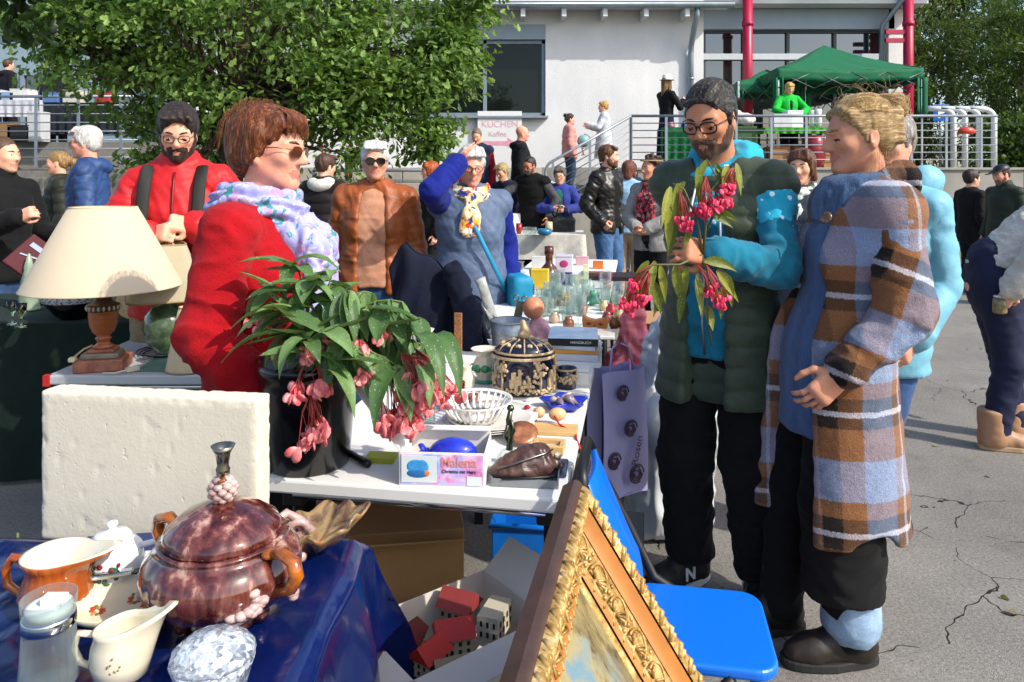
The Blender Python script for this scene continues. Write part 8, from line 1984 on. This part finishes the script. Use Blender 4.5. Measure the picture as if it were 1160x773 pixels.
gl_ = thing('globe', 'blue school globe carried up the steps', 'globe', W(661, 160, 14.5)); g = MB(); g.ball((0, 0, 0), .125, 24); g.build('sphere', mat('#4f93ac', .4, .1, 9, .05, col2='#8fb58f'), gl_); g = MB(); g.tube([(.14 * math.cos(a), 0, .14 * math.sin(a)) for a in np.linspace(-2, 1.5, 14)], .006, 6); g.tube([(-.03, 0, -.14), (0, 0, -.26)], .012, 6); g.lathe([(.06, 0), (.02, .02)], (0, 0, -.28), 14); g.build('arc_stand', mat('#7a5a34', .4), gl_)
t, r = person('girl in a white sun hat and black top standing on the terrace', px_(755, 14.5), 14.5, 120, 1.76, z=TZ, fem=1, build=.88, h=.012, hair=('long', '#5f4426', '#a98450'), arms={'R': ((.02, -.30, -.10), (-.5, .3, -1)), 'L': ((-.02, -.30, -.08), (.5, .3, -1))}, top=dict(m=F_('#0d0d10'), t=.012, hem=.0, name='black_top'), skirt=(F_('#141c38'), .04, .22))
g = MB(); g.lathe([(.145, .085), (.15, .090), (.10, .096), (.092, .16), (.07, .195), (0, .205)], n=30); ho = g.build('sun_hat', F_('#dcdad2'), t); ho.location = Vector(r.hc) + Vector((0, 0, -.03))
person('blonde woman in a neon green jacket behind white boxes on the terrace', px_(893, 15.0), 15.0, 4, 1.72, z=TZ, fem=1, h=.013, hair=('longbob', '#a98546', '#e0c684'), head=(0, 22, 0), look=0, arms={'R': ((.02, -.3, -.32), (-1, .4, 0)), 'L': ((-.02, -.3, -.32), (1, .4, 0))}, inner=dict(m=F_('#14161a'), t=.01, sleeve=0), top=dict(m=F_('#18b03a'), t=.024, open=.045, name='green_jacket'), pants=F_('#191b20'))
t, r = person('child in a red jacket and beanie on the terrace beyond the man in the vest', px_(818, 15.0), 15.0, -20, 1.42, z=TZ, h=.014, hair=('short', '#1a2236', None), top=dict(m=F_('#a81626'), t=.028, hood=1, name='red_jacket'), pants=F_('#191b20'))
person('brown haired person with back turned near the dark terrace windows', px_(826, 16.0), 16.0, 170, 1.80, z=TZ, h=.014, hair=('bob', '#4a3222', '#7d5a3c'), top=dict(m=F_('#3a2d2a'), t=.02), pants=F_('#15171c'))
t, r = person('bearded man in a black leather jacket and blue jeans with hands in pockets', px_(688, 8.1), 8.1, 48, 1.77, tone='pale', h=.010, hair=('short', '#4a2f1a', '#8a6238'), beard=1.3, beardc='#5a3a22', head=(22, 2, 0), arms={'R': ((-.05, -.10, -.45), (-.5, 1, 0)), 'L': ((.05, -.10, -.45), (.5, 1, 0))}, hands={'R': 'fist', 'L': 'fist'}, inner=dict(m=F_('#0b0b0c'), t=.010, sleeve=0), top=dict(m=mat('#15120f', .38, .3, 14, .4, 60, .004), t=.022, hem=-.12, open=.07, openb=1.0, amp=.014, name='leather_jacket'), pants=denim('#3e5f86'))
person('woman in a pale blue denim jacket and beige trousers behind the leather jacket man', px_(712, 9.0), 9.0, 160, 1.62, fem=1, h=.012, hair=('bob', '#5a2f22', '#8a5540'), top=dict(m=denim('#8fb4d4'), t=.022, hem=-.12, name='denim_jacket'), pants=F_('#a68c74'))
person('person in a navy blue jacket and hood seen from behind far back', px_(716, 11.2), 11.2, 178, 1.64, h=.014, hair=('crop', '#16223c', None), top=dict(m=F_('#1c2c50'), t=.026, hood=1, name='navy_jacket'), pants=F_('#2a2c34'))
t, r = person('curly haired woman with headband and burgundy scarf in a grey cardigan', px_(739, 7.2), 7.2, -40, 1.62, tone='mid', fem=1, h=.009, hair=('curly', '#33201a', '#6a4636'), head=(-22, 4, 0), arms={'R': ((.12, -.22, -.38), (-1, .5, 0)), 'L': ((-.12, -.22, -.38), (1, .5, 0))}, inner=dict(m=F_('#2f2f33'), t=.008, sleeve=0), top=dict(m=F_('#8e8c88', 240), t=.024, hem=-.15, open=.06, name='grey_cardigan'), pants=F_('#0d0d10'))
scarf(r, t, printed('#4a1c24', ('#9a8078', '#2a1216', '#b03a4a'), 22, .55, 'burg'), R=.085, th=.032, drop=.40, ends=((-.05, -.15), (.05, -.15)), h=.011)
g = MB(); g.tube([hp_(r, (.093 * math.cos(a), .02 + .112 * math.sin(a), .075 + .035 * -math.sin(a) * .3)) for a in np.linspace(0, 2 * PI, 26, endpoint=False)], .020, 6, 0, True, flat=.35, up=(0, 0, 1)); g.build('headband', F_('#a08a72'), t)
t, r = person('woman with a short brown bob in a grey wool coat behind the vest man', px_(909, 4.7), 4.7, -22, 1.60, tone='pale', fem=1, h=.0085, hair=('bob', '#4a2a18', '#8f6238'), head=(-14, 5, 0), build=.95, top=dict(m=F_('#3a414c', 260, .25), t=.028, hem=-.32, open=.03, name='wool_coat'), pants=denim('#2c4262'))
scarf(r, t, printed('#b9bfae', ('#dcdcd2', '#6a7466', '#d0d4c6'), 15, .55, 'palescarf'), R=.072, th=.030, drop=.30, h=.009)
person('small dark haired child partly hidden behind the wool coat woman', px_(938, 6.2), 6.2, 150, 1.38, h=.012, hair=('short', '#23170f', None), top=dict(m=F_('#2a2a30'), t=.02), pants=F_('#1c1d22'))
t, r = person('man in a black cap and dark olive jacket near the concrete wall', px_(1138, 8.4), 8.4, -78, 1.56, tone='pink', h=.011, hair=('crop', '#3a2a20', None), head=(-4, 16, 0), beard=.3, beardc='#6a5040', build=1.08, top=dict(m=F_('#262e26', 200, .2, .6), t=.026, hem=-.16, collar=.05, quilt=.006, name='olive_jacket'), pants=F_('#141a2e'))
S = Solid(.015); S.ell(hp_(r, (0, .02, .062)), A3((.086, .105, .072)) * r.hs, r.HR); S.cut(r.HR @ A3((0, 0, -1)), hp_(r, (0, 0, .052))); S.flat(hp_(r, (0, -.07, .062)), hp_(r, (0, -.15, .050)), .072, .062, r.HR @ A3((0, .15, 1)), 9.); S.mesh('cap', BLACKM, t, h=.008)
person('person in a black coat half hidden behind the pale blue rain jacket', px_(1100, 9.2), 9.2, 100, 1.50, h=.014, hair=('short', '#2a1f18', None), top=dict(m=F_('#121214'), t=.026, hem=-.2, name='black_coat'), pants=F_('#17181c'))
t, r = person('woman bending forward in a white knitted sweater, navy trousers and beige lace boots', 2.63, 4.05, 74, 1.68, fem=1, h=.009, lean=44, hair=('bob', '#7d5f3c', None), build=1.06, head=(0, 20, 0), look=0, hands={'R': 'grip', 'L': 'relax'}, arms={'R': ((-.08, .30, -.38), (-.8, .2, .3)), 'L': ((.0, -.1, -.5), (.4, 1, 0))}, legs={'R': (-.10, .02, .085, 6), 'L': (.12, -.14, .085, 10)},
              top=dict(m=mat('#c9c2b6', .95, .1, 20, 1., 70, .008, scale=(1, 1, 3), sheen=.2), t=.030, hem=.06, name='knit_sweater', amp=.014), pants=mat('#0d1433', .8, .2, 10, .3, 90, .004), shoes='#a07a5c', boot=.15, sole='#a58a6c')
b_ = thing('glass_jar', 'small jar with silver lid in the hand of the woman in the white sweater', 'jar', t.matrix_basis @ Vector(r.wr['R'] + r.hd['R'] * .10)); g = MB(); g.lathe([(.03, -.04), (.034, -.03), (.034, .03), (.028, .04)], n=20); g.build('jar', mat('#9a8a60', .15, .5, 40, trans=.3), b_); g = MB(); g.lathe([(.031, .04), (.031, .055), (0, .056)], n=20); g.build('lid', CHROME, b_)

# ------------------------------------------------------------------ goods on the terraces
def tcarton(lb, px, py, y, wx, wy, h_, col, z0, name='carton_box'):
    t = thing(name, lb, 'box', (px_(px, y), y, z0)); g = MB(); g.box((0, 0, h_ * .46), (wx, wy, h_ * .92)); g.build('carton', mat(col, .7, .12, 6, .1), t, bevel=.006); g = MB(); g.box((0, 0, h_ * .96), (wx + .004, wy + .004, h_ * .078)); g.build('lid', mat(col, .7, .12, 6, .1), t, bevel=.006)
def draped(lb, px0, px1, y, z0, h_, col, dep=.7, drop=.5):
    x0, x1 = px_(px0, y), px_(px1, y); t = thing('draped_table', lb, 'table', ((x0 + x1) / 2, y + dep / 2, z0)); w_ = x1 - x0
    g = MB(); g.box((0, 0, h_ - .02), (w_ - .02, dep - .02, .03)); g.build('tabletop', WHITE, t)
    g = MB(); g.surf(lambda u, v_: (-w_ / 2 + w_ * u, -dep / 2 - .03 - .03 * v_ * math.sin(u * 40 * w_), h_ + .002 - drop * v_), int(30 * w_) + 8, 6); g.box((0, 0, h_), (w_ + .02, dep + .02, .004)); g.surf(lambda u, v_: (w_ / 2 + .01 + .02 * v_ * math.sin(u * 20), -dep / 2 + dep * u, h_ + .002 - drop * v_), 20, 6); g.surf(lambda u, v_: (-w_ / 2 - .01 - .02 * v_ * math.sin(u * 20), -dep / 2 + dep * u, h_ + .002 - drop * v_), 20, 6); g.build('tablecloth', F_(col), t)
    for sx in (-1, 1):
        for sy in (-1, 1): l = MB(); l.tube([(sx * (w_ / 2 - .08), sy * (dep / 2 - .07), 0), (sx * (w_ / 2 - .08), sy * (dep / 2 - .07), h_ - .03)], .016, 8); l.build('leg', BLACKM, t)
draped('table with a dark green cloth on the terrace beside the girl in the sun hat', 752, 800, 14.2, TZ, .78, '#1d6a3c', .6, .62)
draped('table with a bright green cloth under the canopy on the terrace', 866, 948, 14.25, TZ, .78, '#3f9a2c', .6, .12)
tcarton('white carton standing left of the neon green jacket woman', 884, 0, 14.4, .36, .3, .26, '#c4c6ca', TZ + .785); tcarton('taller white carton in front of the neon green jacket woman', 898, 0, 14.5, .30, .3, .34, '#d2d3d6', TZ + .785)
tcarton('brown carton under the bright green table', 880, 0, 14.5, .4, .35, .42, '#9a7048', TZ); tcarton('second brown carton under the bright green table', 912, 0, 14.5, .55, .35, .45, '#8a623e', TZ); tcarton('small brown carton on the terrace floor by the canopy leg', 938, 0, 14.4, .3, .3, .32, '#a57c50', TZ)
def tpot(lb, px, y, z0, c_, r_, h_, nm='clutter_vase', cat='vase'): jar(lb, px, 0, [(r_ * .6, 0), (r_, h_ * .3), (r_ * .8, h_ * .7), (r_ * .9, h_), (r_ * .7, h_), (0, h_ * .3)], glaze(c_, .3, .2), cat, nm, loc=(px_(px, y), y, z0), n=16)
tpot('white boot shaped vase at the right end of the bright green table', 920, 14.4, TZ + .785, '#c9c6c0', .07, .34); tpot('second white vase at the right end of the bright green table', 927, 14.35, TZ + .785, '#d8d6d2', .07, .36); tpot('red bowl under the bright green table', 922, 14.2, TZ, '#8a1624', .22, .62, 'red_tub', 'tub')
tpot('pink pot on the dark green table', 760, 14.3, TZ + .785, '#c98a98', .06, .10); tpot('blue pot on the dark green table', 775, 14.35, TZ + .785, '#3a7fc0', .07, .09)
t = thing('laundry_bundle', 'white bundle of folded laundry heaped on the terrace table behind the man in the vest', 'bundle', (px_(828, 14.3), 14.3, TZ)); S = Solid(.06); S.ell((-.15, 0, .95), (.25, .2, .14)); S.ell((.22, 0, .93), (.24, .2, .12)); S.ell((0, .05, 1.04), (.2, .16, .1)); S.mesh('cloth_pile', F_('#c9c4c4'), t, h=.02, disp=folds(.03)); g = MB(); g.box((0, .05, .40), (.9, .45, .8)); g.build('crate_base', mat('#3c5a34', .8), t)
# bicycle helmet and bent white pipes behind the railing
for i, px in enumerate((1080, 1093, 1109, 1126)):
    t = thing('bent_pipe', 'white bent metal pipe standing behind the right end of the terrace railing', 'pipe', (px_(px, 14.7), 14.7, TZ), 0, 'white bent pipes behind the terrace railing'); g = MB(); g.tube([(0, 0, 0), (0, 0, .98)] + [(-.22 + .22 * math.cos(a), 0, .98 + .20 * math.sin(a)) for a in np.linspace(.2, 1.5, 6)] + [(-.5, 0, 1.19)], .055, 10); g.build('tube', mat('#cfd3d2', .5, .08), t)
t = thing('red_helmet', 'red bicycle helmet hanging on the terrace railing', 'helmet', W(1095, 149, 13.86)); S = Solid(.02); S.ell((0, 0, 0), (.16, .10, .09)); S.cut((0, 0, -1), (0, 0, -.05)); S.mesh('shell', mat('#b8331c', .3, .1, coat=.3), t, h=.012); g = MB(); g.tube([(-.1, 0, .04), (0, .02, .13), (.1, 0, .04)], .008, 6); g.build('chin_strap', BLACKM, t)
# left terrace
g = MB(); g.box((-9.9, 17.9, 1.05), (9.6, 8.2, 2.1)); tag(g.build('terrace', CONC2), kind='structure')
draped('long white clothed table on the left terrace behind the railing', -30, 44, 13.95, 2.1, .80, '#b9bcc2', .7, .32)
draped('dark clothed table on the left terrace beside the oak foliage', 48, 140, 14.1, 2.1, .76, '#20242c', .7, .6)
rr = random.Random(15)
for i, (px, c_, w_, h_, lb) in enumerate(((-4, '#c4c8cc', .4, .2, 'pale grey box at the left end of the white terrace table'), (12, '#7d98b4', .3, .16, 'light blue box on the white terrace table'), (27, '#c8c9c4', .35, .22, 'off white box on the white terrace table'), (62, '#4a6a9a', .3, .2, 'blue box on the dark terrace table'), (85, '#b9b4a8', .3, .24, 'beige box on the dark terrace table'), (120, '#9a2a2a', .25, .2, 'dark red box on the dark terrace table'))):
    tcarton(lb, px, 0, 14.2, w_, .3, h_, c_, 2.905 if px < 48 else 2.865)
for i, (px, c_, w_, h_, lb) in enumerate(((2, '#8a6a44', .5, .35, 'brown carton below the white terrace table'), (26, '#17181a', .4, .30, 'black crate below the white terrace table'), (44, '#b6b9bb', .25, .55, 'pale grey carton beside the left terrace post'))): tcarton(lb, px, 0, 13.66, w_, .28, h_, c_, 2.1)
person('person in a dark navy hoodie standing high on the left terrace', px_(9, 15.2), 15.2, 150, 1.74, z=2.1, h=.015, hair=('crop', '#4a2a1c', None), top=dict(m=F_('#14141c'), t=.03, hood=1, name='navy_hoodie'), pants=F_('#17181c'))
person('fair haired person in dark clothes on the left terrace half hidden by oak leaves', px_(64, 15.0), 15.0, 200, 1.66, z=2.1, h=.015, fem=1, hair=('bob', '#7a6240', '#b89a68'), top=dict(m=F_('#17191f'), t=.024, hem=-.3), pants=F_('#15171c'))
# white sign with red writing on the building wall
t = thing('notice_board', 'white notice board with faint red lettering and arrow on the building wall', 'sign', (px_(566, 16.3), 16.36, 0)); g = MB(); g.box((0, 0, bz(158, 16.3)), (.98, .02, 1.25)); g.build('board', mat('#cfcfce', .6, .03), t, bevel=.005)
RT = mat('#cc9aa0', .7, bump=0); text_obj('lettering', 'KUCHEN', .20, RT, t, (0, -.014, bz(141, 16.3)), (rad(90), 0, 0)); text_obj('lettering', 'Kaffee', .16, RT, t, (-.05, -.014, bz(152, 16.3)), (rad(90), 0, 0))
g = MB(); g.prism([(-.36, -.03), (.18, -.03), (.18, -.09), (.36, .02), (.18, .13), (.18, .06), (-.36, .06)], .004, (0, -.012, bz(163, 16.3)), rotm(rad(90), 0, 0)); g.build('arrow', mat('#cf8fa0', .7, bump=0), t)
# fence frame and dark stair recess left of the block wall
t = thing('red_barrow', 'red tubular trolley frame by the dark stair opening under the oak', 'trolley', (px_(380, 12.6), 12.6, 0)); g = MB(); g.tube([(-.22, 0, 0), (-.22, 0, 1.98), (.22, 0, 1.98), (.22, 0, 0)], .022, 8); g.tube([(-.22, 0, 1.55), (.22, 0, 1.55)], .018, 8); g.build('frame', mat('#a8142c', .4), t)
for q in (-1, 1): w_ = MB(); w_.lathe([(.09, -.02), (.12, -.012), (.12, .012), (.09, .02)], (q * .26, 0, .12), 18, rot=rotm(0, rad(90), 0)); w_.build('wheel', BLACKM, t)
for lb, px, py, y in (('small leafy weed growing under the green cloth table', 20, 560, 2.2),):
    p = W(px, py, y); t = thing('weed_plant', lb, 'plant', (p.x, p.y, 0)); lf = MB(); rr = random.Random(3)
    for i in range(16): bleaf(lf, (rr.uniform(-.05, .05), rr.uniform(-.05, .05), rr.uniform(.05, .35)), (rr.gauss(0, 1), rr.gauss(0, 1), .6), .09, .03, rr=rr)
    lf.build('foliage', OAK, t); s_ = MB(); s_.tube([(0, 0, 0), (.01, 0, .2), (0, 0, .4)], .004, 6); s_.build('stem', STEM, t)
P = np.stack([RNG.uniform(.6, 6, 90), RNG.uniform(1.6, 9, 90), np.full(90, .004)], 1)
tag(leaf_cloud('fallen_leaves', P, np.array([0, 0, .0]), .035, 'leaf', leafm('#6a5a2c', '#b09a60', trans=.1), None, RNG, droop=-.02, spread=np.array([1, 1, .10])), 'small dry leaves scattered over the asphalt on the right', 'leaves', kind='stuff')
